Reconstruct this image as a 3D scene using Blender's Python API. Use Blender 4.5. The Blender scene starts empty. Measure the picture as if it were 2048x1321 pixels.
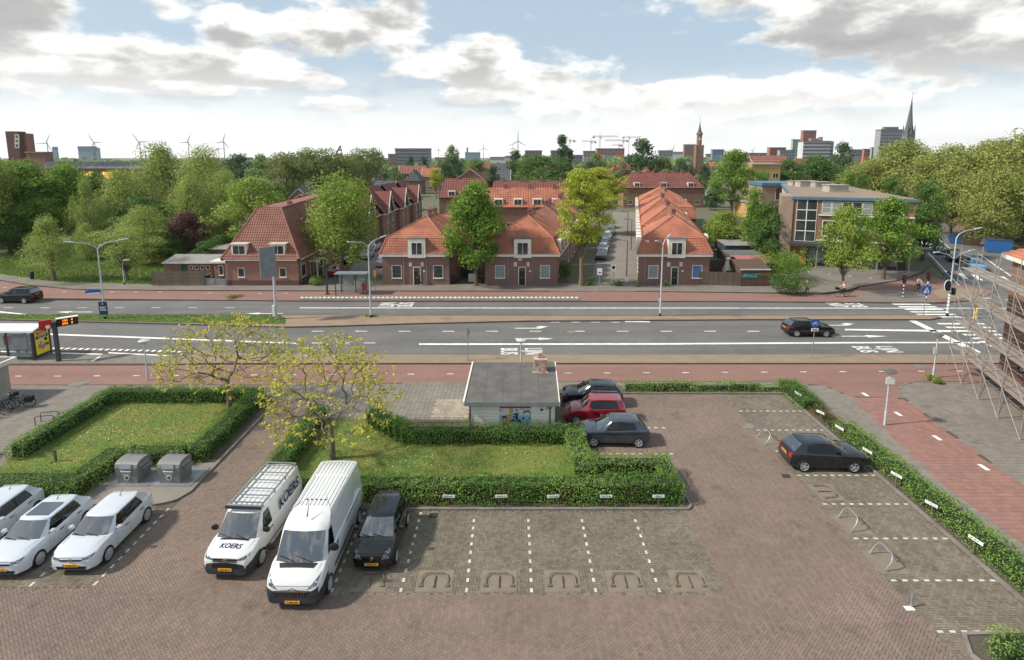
import bpy, bmesh, math, random
import numpy as np
from mathutils import Vector, Matrix
from mathutils.bvhtree import BVHTree
R = math.radians
SC = bpy.context.scene
COL = SC.collection
random.seed(7)
# ---------------------------------------------------------------- camera (eye 16 m up, slight downward pitch, shifted lens)
FPX, EYE, PIT, CYP = 1150.0, 16.0, math.atan(180 / 1150), 495.0
cam = bpy.data.cameras.new('camera')
cam_o = bpy.data.objects.new('camera', cam)
COL.objects.link(cam_o)
cam_o.location = (0, 0, EYE)
cam_o.rotation_euler = (math.pi / 2 - PIT, 0, 0)
cam.sensor_width = 36
cam.lens = 36 * FPX / 2048
cam.shift_y = -(660.5 - CYP) / 2048
cam.clip_start = 0.1
cam.clip_end = 30000
SC.camera = cam_o
SC.view_settings.view_transform = 'Standard'
SC.view_settings.look = 'None'
SC.view_settings.exposure = EXPOSURE = 0.70
SC.view_settings.gamma = 1
SC.cycles.use_denoising = True
SC.cycles.max_bounces = 4
SC.cycles.diffuse_bounces = 2
SC.cycles.glossy_bounces = 2
SC.cycles.transmission_bounces = 2
SC.cycles.transparent_max_bounces = 8
SC.cycles.sample_clamp_indirect = 6


def at(x, y, z=0.0):
	"""surveyed point: where the sight line of a photo pixel meets height z"""
	u = (x - 1024) / FPX
	v = (y - CYP) / FPX
	t = (EYE - z) / (math.sin(PIT) + v * math.cos(PIT))
	return Vector((u * t, (math.cos(PIT) - v * math.sin(PIT)) * t, z))


def far(x, y, D):
	"""point on a sight line at forward distance D"""
	u = (x - 1024) / FPX
	v = (y - CYP) / FPX
	dy = math.cos(PIT) - v * math.sin(PIT)
	t = D / dy
	return Vector((u * t, D, EYE - t * (math.sin(PIT) + v * math.cos(PIT))))


def ztop(X, Y, ytop):
	"""height of a point above (X, Y) seen in photo row ytop"""
	v = (ytop - CYP) / FPX
	dy = math.cos(PIT) - v * math.sin(PIT)
	return EYE - Y / dy * (math.sin(PIT) + v * math.cos(PIT))


class NB:
	def __init__(s, tree):
		s.t = tree
		tree.nodes.clear()

	def n(s, typ, **kw):
		nd = s.t.nodes.new(typ)
		for k, v in kw.items():
			setattr(nd, k, v)
		return nd

	def put(s, sock, v):
		if v is None:
			return
		if isinstance(v, bpy.types.NodeSocket):
			s.t.links.new(v, sock)
		elif isinstance(v, (tuple, list)) and sock.type == 'RGBA' and len(v) == 3:
			sock.default_value = (*v, 1)
		else:
			sock.default_value = v

	def m(s, op, a, b=None, c=None, clamp=False):
		nd = s.n('ShaderNodeMath', operation=op, use_clamp=clamp)
		for i, q in enumerate((a, b, c)):
			s.put(nd.inputs[i], q)
		return nd.outputs[0]

	def vm(s, op, a, b=None):
		nd = s.n('ShaderNodeVectorMath', operation=op)
		s.put(nd.inputs[0], a)
		s.put(nd.inputs[1], b)
		return nd.outputs['Value'] if op in ('DOT_PRODUCT', 'LENGTH', 'DISTANCE') else nd.outputs[0]

	def mix(s, f, a, b, blend='MIX'):
		nd = s.n('ShaderNodeMix', data_type='RGBA', blend_type=blend)
		s.put(nd.inputs[0], f)
		s.put(nd.inputs[6], a)
		s.put(nd.inputs[7], b)
		return nd.outputs[2]

	def noise(s, vec, scale, detail=4, rough=0.55, dist=0.0):
		nd = s.n('ShaderNodeTexNoise')
		s.put(nd.inputs['Vector'], vec)
		nd.inputs['Scale'].default_value = scale
		nd.inputs['Detail'].default_value = detail
		nd.inputs['Roughness'].default_value = rough
		nd.inputs['Distortion'].default_value = dist
		return nd.outputs[0]

	def ramp(s, f, lo, hi, smooth=True):
		nd = s.n('ShaderNodeMapRange', interpolation_type='SMOOTHSTEP' if smooth else 'LINEAR')
		s.put(nd.inputs[0], f)
		s.put(nd.inputs[1], lo)
		s.put(nd.inputs[2], hi)
		return nd.outputs[0]


# ---------------------------------------------------------------- sky and sun
SUN_AZ, SUN_EL = R(-100), R(42)      # azimuth from +Y towards +X: high on the left
W = bpy.data.worlds.new('World')
SC.world = W
W.use_nodes = True
b = NB(W.node_tree)
tc = b.n('ShaderNodeTexCoord').outputs['Generated']
sp = b.n('ShaderNodeSeparateXYZ')
b.put(sp.inputs[0], tc)
dx, dy, dz = sp.outputs
sky = b.n('ShaderNodeTexSky', sky_type='NISHITA', sun_disc=False, sun_elevation=SUN_EL, sun_rotation=SUN_AZ)
sky.air_density = 1.0
sky.dust_density = 1.2
sky.ozone_density = 1.5
az = b.m('ARCTAN2', dx, dy)
# clouds: (pixel x, y of centre, half width, half height, amount, darkness of the base)
CL = [(25, 40, 85, 60, .62, 1.7), (100, 90, 50, 26, .34, .1), (90, 185, 200, 30, .52, .5), (60, 145, 90, 16, .5, .9), (240, 135, 90, 22, .5, .7), (190, 178, 90, 14, .45, .9), (400, 45, 60, 26, .44, .1), (560, 85, 90, 30, .6, .9),
	  (470, 150, 130, 24, .55, .9), (590, 172, 90, 12, .5, .8), (420, 197, 90, 10, .42, .8), (720, 50, 95, 45, .52, .05), (830, 40, 50, 20, .4, .05), (960, 150, 120, 26, .6, 1.0), (930, 115, 120, 28, .46, .1), (930, 196, 90, 12, .46, .9),
	  (1110, 165, 90, 30, .46, .2), (680, 212, 90, 10, .46, .8), (1250, 210, 220, 30, .54, .5), (1480, 200, 150, 30, .5, .6), (1700, 205, 140, 26, .48, .6), (1420, 14, 90, 26, .5, .4), (1680, 60, 130, 50, .6, .6), (1880, 70, 190, 60, .66, 1.0),
	  (1990, 150, 140, 34, .6, .9), (230, 6, 100, 12, .42, .1)]
cov = 0.0
shade = 0.0
cxy = b.n('ShaderNodeCombineXYZ')
b.put(cxy.inputs[0], az)
b.put(cxy.inputs[1], dz)
for (cx, cy, hw, hh, amt, dk) in CL:
	a0 = math.atan((cx - 1024) / 1165)
	e0 = math.sin(math.atan((CYP - cy) / FPX) - PIT)
	ra, re = hw / 1165 * .98, hh / 1175 * 1.15
	nd = b.n('ShaderNodeVectorMath', operation='MULTIPLY_ADD')
	b.put(nd.inputs[0], cxy.outputs[0])
	b.put(nd.inputs[1], (1 / ra, 1 / re, 0))
	b.put(nd.inputs[2], (-a0 / ra, -e0 / re, 0))
	g = b.m('MULTIPLY_ADD', b.vm('DOT_PRODUCT', nd.outputs[0], nd.outputs[0]), -0.42, 1.0, clamp=True)
	cov = b.m('MULTIPLY_ADD', g, amt * 1.14, cov)
	shade = b.m('MULTIPLY_ADD', g, b.vm('DOT_PRODUCT', nd.outputs[0], (0, -dk, 0)), shade)
sc1 = b.vm('MULTIPLY', tc, (13.0, 13.0, 30.0))
n1 = b.noise(sc1, 1.0, 7, 0.57)
n2 = b.noise(b.vm('ADD', sc1, (0.3, 0, 0.9)), 1.0, 4, 0.55)
n3 = b.noise(b.vm('MULTIPLY', tc, (3, 3, 8)), 1.0, 3, 0.5)
infr = b.ramp(dz, 0.26, 0.36)                      # above the clouds seen from here the cover goes on by itself
base = b.m('ADD', b.m('MULTIPLY', infr, 0.14), b.m('MULTIPLY', b.m('SUBTRACT', n3, 0.5), b.m('MULTIPLY_ADD', infr, 0.7, 0.25)))
dens = b.m('ADD', b.m('ADD', b.m('MULTIPLY', b.m('SUBTRACT', n1, 0.5), 2.1), base), b.m('MINIMUM', cov, 0.75))
mask = b.ramp(dens, 0.12, 0.60)
thick = b.ramp(dens, 0.30, 0.95)
gr = b.m('ADD', b.m('MULTIPLY', b.m('SUBTRACT', n2, 0.44), 2.2), b.m('ADD', b.m('MULTIPLY', shade, 0.72), b.m('MULTIPLY', thick, 0.35)))
grey = b.ramp(gr, -0.05, 0.75)
deep = b.ramp(gr, 0.75, 1.9)
ccol = b.mix(deep, b.mix(grey, (0.76, 0.745, 0.71), (0.33, 0.33, 0.325)), (0.19, 0.193, 0.195))
hz = b.ramp(dz, 0.17, 0.0)
ccol = b.mix(b.m('MULTIPLY', hz, 0.95, clamp=True), ccol, (0.86, 0.855, 0.825))
bg1 = b.n('ShaderNodeBackground')
b.put(bg1.inputs[0], b.mix(0.75, sky.outputs[0], (3.1, 3.8, 4.4)))
bg1.inputs[1].default_value = 0.105
bg2 = b.n('ShaderNodeBackground')
b.put(bg2.inputs[0], ccol)
bg2.inputs[1].default_value = 1.0
hmask = b.m('MAXIMUM', mask, b.m('MULTIPLY', hz, 0.92))
ms = b.n('ShaderNodeMixShader')
b.put(ms.inputs[0], hmask)
b.t.links.new(bg1.outputs[0], ms.inputs[1])
b.t.links.new(bg2.outputs[0], ms.inputs[2])
wo = b.n('ShaderNodeOutputWorld')
b.t.links.new(ms.outputs[0], wo.inputs[0])
W.cycles.sampling_method = 'MANUAL'
W.cycles.sample_map_resolution = 512
sun = bpy.data.lights.new('sun', 'SUN')
sun.energy = 3.2
sun.angle = R(4)
sun.color = (1.0, 0.93, 0.82)
sun_o = bpy.data.objects.new('sun', sun)
COL.objects.link(sun_o)
sd = Vector((math.sin(SUN_AZ) * math.cos(SUN_EL), math.cos(SUN_AZ) * math.cos(SUN_EL), math.sin(SUN_EL)))
sun_o.rotation_euler = sd.to_track_quat('Z', 'Y').to_euler()
sun_o.location = (-60, 30, 80)


# ---------------------------------------------------------------- materials
def S(r, g, b_):
	return tuple((c / 255 / 12.92) if c < 10.31 else ((c / 255 + 0.055) / 1.055) ** 2.4 for c in (r, g, b_))


def mat(name, col, rough=0.6, metal=0.0, var=0.0, vscale=2.0, col2=None, bump=0.0, bscale=40.0, spec=0.4, coat=0.0, emit=0.0, world=False, isl=0.0, detail=5, fine=0.0, trans=0.0, stain=0.0, streak=0.0):
	"""principled material; var = noise variation between col and col2, isl = variation from piece to piece"""
	m = bpy.data.materials.new(name)
	m.use_nodes = True
	b = NB(m.node_tree)
	pr = b.n('ShaderNodeBsdfPrincipled')
	out = b.n('ShaderNodeOutputMaterial')
	b.t.links.new(pr.outputs[0], out.inputs[0])
	g = b.n('ShaderNodeNewGeometry')
	vec = g.outputs['Position'] if world else b.n('ShaderNodeTexCoord').outputs['Object']
	c = col
	if var:
		nz = b.noise(vec, vscale, detail, 0.62)
		c = b.mix(b.m('MULTIPLY', b.ramp(nz, 0.32, 0.70), var), col, col2 or tuple(x * 0.55 for x in col))
	if fine:
		nf = b.noise(vec, bscale * 1.7, 2, 0.7)
		c = b.mix(b.m('MULTIPLY', nf, fine), c, (1.0, 1.0, 1.0), 'OVERLAY')
		c = b.mix(fine, c, b.mix(nf, tuple(x * 0.55 for x in col), tuple(min(1, x * 1.4) for x in col)))
	if streak:
		sk = b.ramp(b.noise(b.vm('MULTIPLY', vec, (.035, .55, 0)), 1.0, 4, .6), .40, .62)
		c = b.mix(b.m('MULTIPLY', sk, streak), c, tuple(x * .62 for x in col))
		cr = b.ramp(b.m('ABSOLUTE', b.m('SUBTRACT', b.noise(b.vm('MULTIPLY', vec, (.5, .8, 0)), .6, 3, .6), .5)), .004, .0)
		c = b.mix(b.m('MULTIPLY', cr, .55), c, tuple(x * .4 for x in col))
	if stain:
		s1 = b.ramp(b.noise(vec, .55, 4, .7), .56, .72)
		s2 = b.ramp(b.noise(b.vm('ADD', vec, (31, 7, 0)), 1.5, 3, .7), .58, .74)
		s3 = b.ramp(b.noise(b.vm('ADD', vec, (3, 57, 0)), .23, 3, .65), .50, .70)
		c = b.mix(b.m('MULTIPLY', s1, stain), c, tuple(x * .45 for x in col))
		c = b.mix(b.m('MULTIPLY', s2, stain * .8), c, tuple(x * .35 for x in col))
		c = b.mix(b.m('MULTIPLY', s3, stain * .6), c, tuple(min(1, x * 1.35) for x in col))
	if isl:
		rnd = b.m('FRACT', b.m('ADD', g.outputs['Random Per Island'], b.n('ShaderNodeObjectInfo').outputs['Random']))
		hs = b.n('ShaderNodeHueSaturation')
		b.put(hs.inputs['Value'], b.m('MULTIPLY_ADD', rnd, isl * 2, 1 - isl))
		r2 = b.m('FRACT', b.m('MULTIPLY', rnd, 17.3))
		b.put(hs.inputs['Hue'], b.m('MULTIPLY_ADD', r2, isl * 0.06, 0.5 - isl * 0.03))
		b.put(hs.inputs['Color'], c)
		c = hs.outputs[0]
	b.put(pr.inputs['Base Color'], c)
	pr.inputs['Roughness'].default_value = rough
	pr.inputs['Metallic'].default_value = metal
	pr.inputs['Specular IOR Level'].default_value = spec
	pr.inputs['Coat Weight'].default_value = coat
	pr.inputs['Coat Roughness'].default_value = 0.04
	if bump:
		bp = b.n('ShaderNodeBump')
		bp.inputs['Strength'].default_value = bump
		bp.inputs['Distance'].default_value = 0.02
		b.put(bp.inputs['Height'], b.noise(vec, bscale, 3, 0.6))
		b.t.links.new(bp.outputs[0], pr.inputs['Normal'])
	if emit:
		b.put(pr.inputs['Emission Color'], col)
		pr.inputs['Emission Strength'].default_value = emit
	if trans:
		tr = b.n('ShaderNodeBsdfTranslucent')
		b.put(tr.inputs[0], c)
		mx = b.n('ShaderNodeMixShader')
		mx.inputs[0].default_value = trans
		b.t.links.new(pr.outputs[0], mx.inputs[1])
		b.t.links.new(tr.outputs[0], mx.inputs[2])
		b.t.links.new(mx.outputs[0], out.inputs[0])
	return m


def brick_mat(name, col, col2, mortar, bw=0.22, bh=0.065, weather=0.35):
	"""brickwork on walls standing any way round"""
	m = bpy.data.materials.new(name)
	m.use_nodes = True
	b = NB(m.node_tree)
	pr = b.n('ShaderNodeBsdfPrincipled')
	out = b.n('ShaderNodeOutputMaterial')
	b.t.links.new(pr.outputs[0], out.inputs[0])
	g = b.n('ShaderNodeNewGeometry')
	tan = b.vm('NORMALIZE', b.vm('CROSS_PRODUCT', g.outputs['True Normal'], (0, 0, 1)))
	u = b.vm('DOT_PRODUCT', g.outputs['Position'], tan)
	s3 = b.n('ShaderNodeSeparateXYZ')
	b.put(s3.inputs[0], g.outputs['Position'])
	cv = b.n('ShaderNodeCombineXYZ')
	b.put(cv.inputs[0], u)
	b.put(cv.inputs[1], s3.outputs[2])
	bt = b.n('ShaderNodeTexBrick')
	b.put(bt.inputs['Vector'], cv.outputs[0])
	b.put(bt.inputs['Color1'], col)
	b.put(bt.inputs['Color2'], col2)
	b.put(bt.inputs['Mortar'], mortar)
	bt.inputs['Scale'].default_value = 1
	bt.inputs['Mortar Size'].default_value = 0.012
	bt.inputs['Brick Width'].default_value = bw
	bt.inputs['Row Height'].default_value = bh
	nz = b.noise(g.outputs['Position'], 0.8, 5, 0.65)
	c = b.mix(b.m('MULTIPLY', b.ramp(nz, 0.35, 0.75), weather), bt.outputs[0], tuple(x * 0.5 for x in col))
	nz2 = b.noise(g.outputs['Position'], 7, 3, 0.65)
	c = b.mix(b.m('MULTIPLY', b.ramp(nz2, 0.4, 0.8), weather * 0.6), c, tuple(min(1, x * 1.35) for x in col2))
	b.put(pr.inputs['Base Color'], c)
	pr.inputs['Roughness'].default_value = 0.85
	bp = b.n('ShaderNodeBump')
	bp.inputs['Strength'].default_value = 0.4
	bp.inputs['Distance'].default_value = 0.01
	b.put(bp.inputs['Height'], b.m('SUBTRACT', 1.0, bt.outputs['Fac']))
	b.t.links.new(bp.outputs[0], pr.inputs['Normal'])
	return m


def clear_glass(name, tint=(0.8, 0.88, 0.86), amount=0.75):
	m = bpy.data.materials.new(name)
	m.use_nodes = True
	b = NB(m.node_tree)
	tr = b.n('ShaderNodeBsdfTransparent')
	b.put(tr.inputs[0], tint)
	gl = b.n('ShaderNodeBsdfPrincipled')
	b.put(gl.inputs['Base Color'], (0.5, 0.55, 0.55))
	gl.inputs['Roughness'].default_value = 0.05
	mx = b.n('ShaderNodeMixShader')
	mx.inputs[0].default_value = 1 - amount
	out = b.n('ShaderNodeOutputMaterial')
	b.t.links.new(tr.outputs[0], mx.inputs[1])
	b.t.links.new(gl.outputs[0], mx.inputs[2])
	b.t.links.new(mx.outputs[0], out.inputs[0])
	return m


MT = {}
MT['paver_red'] = mat('paver_red', S(128, 110, 99), 0.9, var=0.55, vscale=0.35, col2=S(108, 95, 87), isl=0.11, stain=.5, world=True, bump=0.3, bscale=90)
MT['paver_bay'] = mat('paver_bay', S(122, 112, 97), 0.9, var=0.7, vscale=0.5, col2=S(98, 92, 80), isl=0.20, stain=.6, world=True, bump=0.3, bscale=90)
MT['tile_grey'] = mat('tile_grey', S(128, 121, 112), 0.9, var=0.5, vscale=0.5, stain=.35, col2=S(112, 107, 98), isl=0.10, world=True, bump=0.25, bscale=70)
MT['tile_pale'] = mat('tile_pale', S(158, 147, 131), 0.9, isl=0.16, var=0.5, vscale=0.8, world=True, bump=0.25, bscale=70)
MT['tile_red'] = mat('tile_red', S(142, 106, 95), 0.9, var=0.45, vscale=0.5, col2=S(134, 106, 99), isl=0.10, world=True, bump=0.25, bscale=70)
MT['joint'] = mat('joint_sand', S(92, 84, 74), 0.95, var=0.6, vscale=2.0, col2=S(70, 66, 56), world=True)
MT['asphalt'] = mat('asphalt', S(108, 106, 103), 0.85, streak=.5, var=0.55, vscale=0.16, col2=S(92, 91, 89), stain=.4, world=True, bump=0.3, bscale=120, fine=0.10)
MT['asphalt_red'] = mat('asphalt_red', S(136, 103, 93), 0.85, streak=.3, var=0.5, vscale=0.25, col2=S(124, 97, 89), stain=.3, world=True, bump=0.3, bscale=120, fine=0.08)
MT['strip_tan'] = mat('strip_tan', S(138, 121, 101), 0.9, var=0.6, vscale=0.7, col2=S(118, 104, 86), world=True, bump=0.5, bscale=14, fine=0.15)
MT['median'] = mat('median_paving', S(142, 122, 104), 0.9, var=0.6, vscale=0.5, col2=S(116, 98, 84), world=True, bump=0.5, bscale=12, fine=0.15)
MT['kerb'] = mat('kerb_concrete', S(132, 126, 118), 0.85, var=0.6, vscale=1.2, col2=S(92, 88, 80), world=True, bump=0.3)
MT['kerb_dark'] = mat('kerb_dark', S(96, 84, 78), 0.85, var=0.6, vscale=1.2, world=True)
MT['white_line'] = mat('road_paint', S(240, 240, 234), 0.6, var=0.6, vscale=1.6, col2=S(170, 170, 166), world=True, detail=8)
MT['line_stone'] = mat('line_stone', S(208, 206, 200), 0.7, var=0.8, vscale=3, col2=S(160, 156, 148), world=True)
MT['ground'] = mat('ground_earth', S(92, 98, 70), 0.95, var=0.8, vscale=0.02, col2=S(104, 94, 84), world=True)
MT['slab'] = mat('hoop_slab', S(128, 117, 101), 0.9, var=0.6, vscale=2, col2=S(108, 100, 88))
MT['grass'] = mat('lawn_grass', S(92, 114, 48), 0.9, var=0.9, vscale=0.45, col2=S(128, 120, 62), world=True, bump=0.6, bscale=60, fine=0.2)
MT['park_grass'] = mat('park_grass', S(82, 108, 46), 0.9, var=0.9, vscale=0.3, col2=S(96, 114, 54), world=True, bump=0.6, bscale=30, fine=0.15)
MT['grass_blade'] = mat('grass_blade', S(98, 124, 50), 0.7, isl=0.2, var=0.7, vscale=0.5, col2=S(118, 124, 58), world=True, trans=0.3)
MT['daisy'] = mat('daisy_petal', S(240, 240, 225), 0.6)
MT['white'] = mat('white_trim', S(226, 222, 212), 0.55, var=0.5, vscale=1.2, col2=S(190, 184, 170))
MT['cream'] = mat('cream_trim', S(214, 204, 184), 0.6, var=0.5, vscale=1.0, col2=S(176, 166, 146))
MT['glass'] = mat('window_glass', S(38, 44, 48), 0.06, spec=0.9, var=0.6, vscale=0.8, col2=S(70, 78, 80))
MT['glass_car'] = mat('car_glass', S(12, 14, 16), 0.03, spec=1.0, coat=1.0)
MT['glass_car'].node_tree.nodes['Principled BSDF'].inputs['IOR'].default_value = 1.95
MT['glass_side'] = mat('car_side_glass', S(14, 16, 18), 0.03, spec=.6)
MT['curtain'] = mat('net_curtain', S(150, 156, 156), 0.5, var=0.8, vscale=6, col2=S(100, 110, 112))
MT['blue_blind'] = mat('blue_blind', S(72, 112, 158), 0.6)
MT['black'] = mat('black_plastic', S(26, 26, 28), 0.5)
MT['rubber'] = mat('tyre_rubber', S(28, 28, 29), 0.8)
MT['dark_plastic'] = mat('dark_bumper_plastic', S(52, 54, 58), 0.6)
MT['chrome'] = mat('chrome', S(210, 212, 214), 0.18, metal=1.0)
MT['alloy'] = mat('alloy_rim', S(196, 198, 202), 0.35, metal=0.5)
MT['alloy_dark'] = mat('alloy_dark', S(84, 84, 88), 0.4, metal=0.8)
MT['lamp_glass'] = mat('headlight_glass', S(120, 128, 136), 0.08, metal=0.2, var=1.0, vscale=11, col2=S(34, 37, 42), spec=0.8)
MT['tail_red'] = mat('tail_light', S(170, 22, 20), 0.15, spec=0.8)
MT['plate'] = mat('number_plate', S(232, 164, 40), 0.5)
MT['plate_blue'] = mat('plate_blue_band', S(30, 60, 160), 0.5)
MT['ink'] = mat('black_ink', S(22, 22, 24), 0.6)
MT['navy'] = mat('navy_lettering', S(30, 38, 82), 0.5)
MT['galv'] = mat('galvanised_steel', S(168, 172, 174), 0.4, metal=0.6, var=0.5, vscale=3, col2=S(130, 134, 138))
MT['scaf'] = mat('scaffold_tube', S(176, 174, 170), 0.4, metal=0.55, var=0.5, vscale=2, col2=S(140, 136, 130))
MT['lamp_pale'] = mat('lamp_post_paint', S(184, 192, 196), 0.45, var=0.4, vscale=2, col2=S(150, 158, 160))
MT['lamp_dark'] = mat('lamp_post_dark', S(70, 70, 68), 0.5)
MT['lamp_cap'] = mat('lamp_cap', S(92, 90, 88), 0.4)
MT['diffuser'] = mat('lamp_diffuser', S(206, 196, 170), 0.3)
MT['blue_sign'] = mat('blue_sign', S(28, 92, 172), 0.45)
MT['red_sign'] = mat('red_sign', S(178, 34, 34), 0.45)
MT['white_sign'] = mat('white_sign', S(226, 228, 226), 0.5)
MT['grey_sign'] = mat('grey_sign_back', S(128, 134, 138), 0.5, var=0.5, vscale=2)
MT['wood'] = mat('weathered_wood', S(108, 96, 84), 0.85, var=0.7, vscale=3, col2=S(78, 68, 60), isl=0.15)
MT['wood_brown'] = mat('brown_wood', S(96, 76, 66), 0.85, var=0.6, vscale=2, col2=S(70, 56, 50), isl=0.12)
MT['felt'] = mat('roofing_felt', S(104, 100, 96), 0.9, var=0.7, vscale=0.9, col2=S(78, 76, 74), bump=0.3, bscale=60)
MT['felt_light'] = mat('roofing_felt_light', S(140, 138, 134), 0.9, var=0.6, vscale=0.6, col2=S(112, 110, 108))
MT['tile_dark'] = mat('tile_dark', S(122, 114, 105), 0.9, var=0.6, vscale=0.5, col2=S(98, 92, 86), world=True, stain=.4, bump=.4, bscale=12, fine=.1)
MT['gravel_roof'] = mat('gravel_roof', S(142, 124, 106), 0.95, var=0.6, vscale=0.3, col2=S(122, 110, 98), bump=0.5, bscale=20)
MT['brick_orange'] = brick_mat('brick_orange_red', S(158, 108, 90), S(138, 90, 76), S(150, 120, 104))
MT['brick_dark'] = brick_mat('brick_dark_purple', S(138, 99, 89), S(116, 85, 79), S(132, 110, 102))
MT['brick_brown'] = brick_mat('brick_brown', S(146, 106, 83), S(122, 89, 72), S(134, 110, 94))
MT['brick_pale'] = brick_mat('brick_pale', S(160, 136, 116), S(140, 118, 102), S(150, 134, 118))
MT['brick_yellow'] = brick_mat('brick_yellow', S(196, 158, 92), S(180, 142, 82), S(170, 148, 108))
MT['brick_base'] = brick_mat('brick_base', S(104, 66, 64), S(88, 58, 58), S(104, 82, 78))
MT['tile_brown'] = mat('roof_tile_brown', S(134, 92, 78), 0.8, stain=.35, var=0.75, vscale=0.8, col2=S(104, 64, 56), world=True, fine=0.34, bscale=2.6)
MT['tile_orange'] = mat('roof_tile_orange', S(168, 106, 82), 0.8, var=1.0, vscale=0.5, col2=S(116, 76, 62), stain=.35, world=True, fine=0.34, bscale=2.6)
MT['tile_darkred'] = mat('roof_tile_darkred', S(126, 78, 70), 0.8, var=0.6, vscale=0.5, col2=S(98, 58, 54), world=True, fine=0.12, bscale=4)
MT['slate'] = mat('slate_grey', S(94, 96, 100), 0.7, var=0.5, vscale=0.4, world=True)
MT['green_board'] = mat('green_boards', S(22, 74, 66), 0.6, var=0.3, vscale=2)
MT['concrete'] = mat('concrete', S(168, 162, 152), 0.85, var=0.5, vscale=0.8, col2=S(138, 132, 122))
MT['door_black'] = mat('dark_door', S(32, 36, 38), 0.35)
MT['yellow_awning'] = mat('yellow_awning', S(238, 186, 48), 0.6)
MT['blue_fascia'] = mat('blue_fascia', S(72, 108, 130), 0.55, var=0.4, vscale=0.5, col2=S(90, 126, 146))
MT['plywood'] = mat('plywood', S(206, 142, 84), 0.8, var=0.5, vscale=2)
MT['purple_wall'] = mat('pink_panel', S(168, 96, 96), 0.7)
MT['steel_dark'] = mat('dark_steel', S(62, 66, 70), 0.5)
MT['shelter_glass'] = clear_glass('shelter_glass')
MT['yellow'] = mat('yellow_paint', S(240, 196, 24), 0.5)
MT['orange_led'] = mat('orange_led', S(255, 120, 20), 0.5, emit=1.2)
MT['bark'] = mat('bark', S(104, 90, 74), 0.9, var=0.7, vscale=6, col2=S(72, 62, 52), bump=0.6, bscale=20)
MT['bark_pale'] = mat('bark_pale', S(128, 114, 94), 0.9, var=0.7, vscale=6, col2=S(92, 82, 66), bump=0.6, bscale=20)
# ---------------------------------------------------------------- mesh helpers
def wm(o):
	m = Matrix.LocRotScale(o.location, o.rotation_euler, o.scale)
	return wm(o.parent) @ m if o.parent else m


def link(name, me, parent=None, loc=None):
	o = bpy.data.objects.new(name, me)
	COL.objects.link(o)
	if parent:
		o.parent = parent
	if loc is not None:
		o.location = loc
	return o


def tag(o, label=None, cat=None, group=None, kind=None):
	for k, v in (('label', label), ('category', cat), ('group', group), ('kind', kind)):
		if v:
			o[k] = v
	return o


def thing(name, label, cat, loc=(0, 0, 0), rz=0.0, group=None):
	o = link(name, None)
	o.location = loc
	o.rotation_euler = (0, 0, rz)
	o.empty_display_size = 0.3
	return tag(o, label, cat, group)


def copy_tree(o, parent=None):
	c = o.copy()
	COL.objects.link(c)
	c.parent = parent
	for ch in list(o.children):
		copy_tree(ch, c)
	return c


TMP = bpy.data.scenes.new('workbench')


def evaluated(o, *others):
	"""mesh of an object with its modifiers applied"""
	for q in (o, *others):
		TMP.collection.objects.link(q)
	vl = TMP.view_layers[0]
	vl.update()
	me = bpy.data.meshes.new_from_object(o.evaluated_get(vl.depsgraph))
	for q in (o, *others):
		TMP.collection.objects.unlink(q)
	return me


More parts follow.
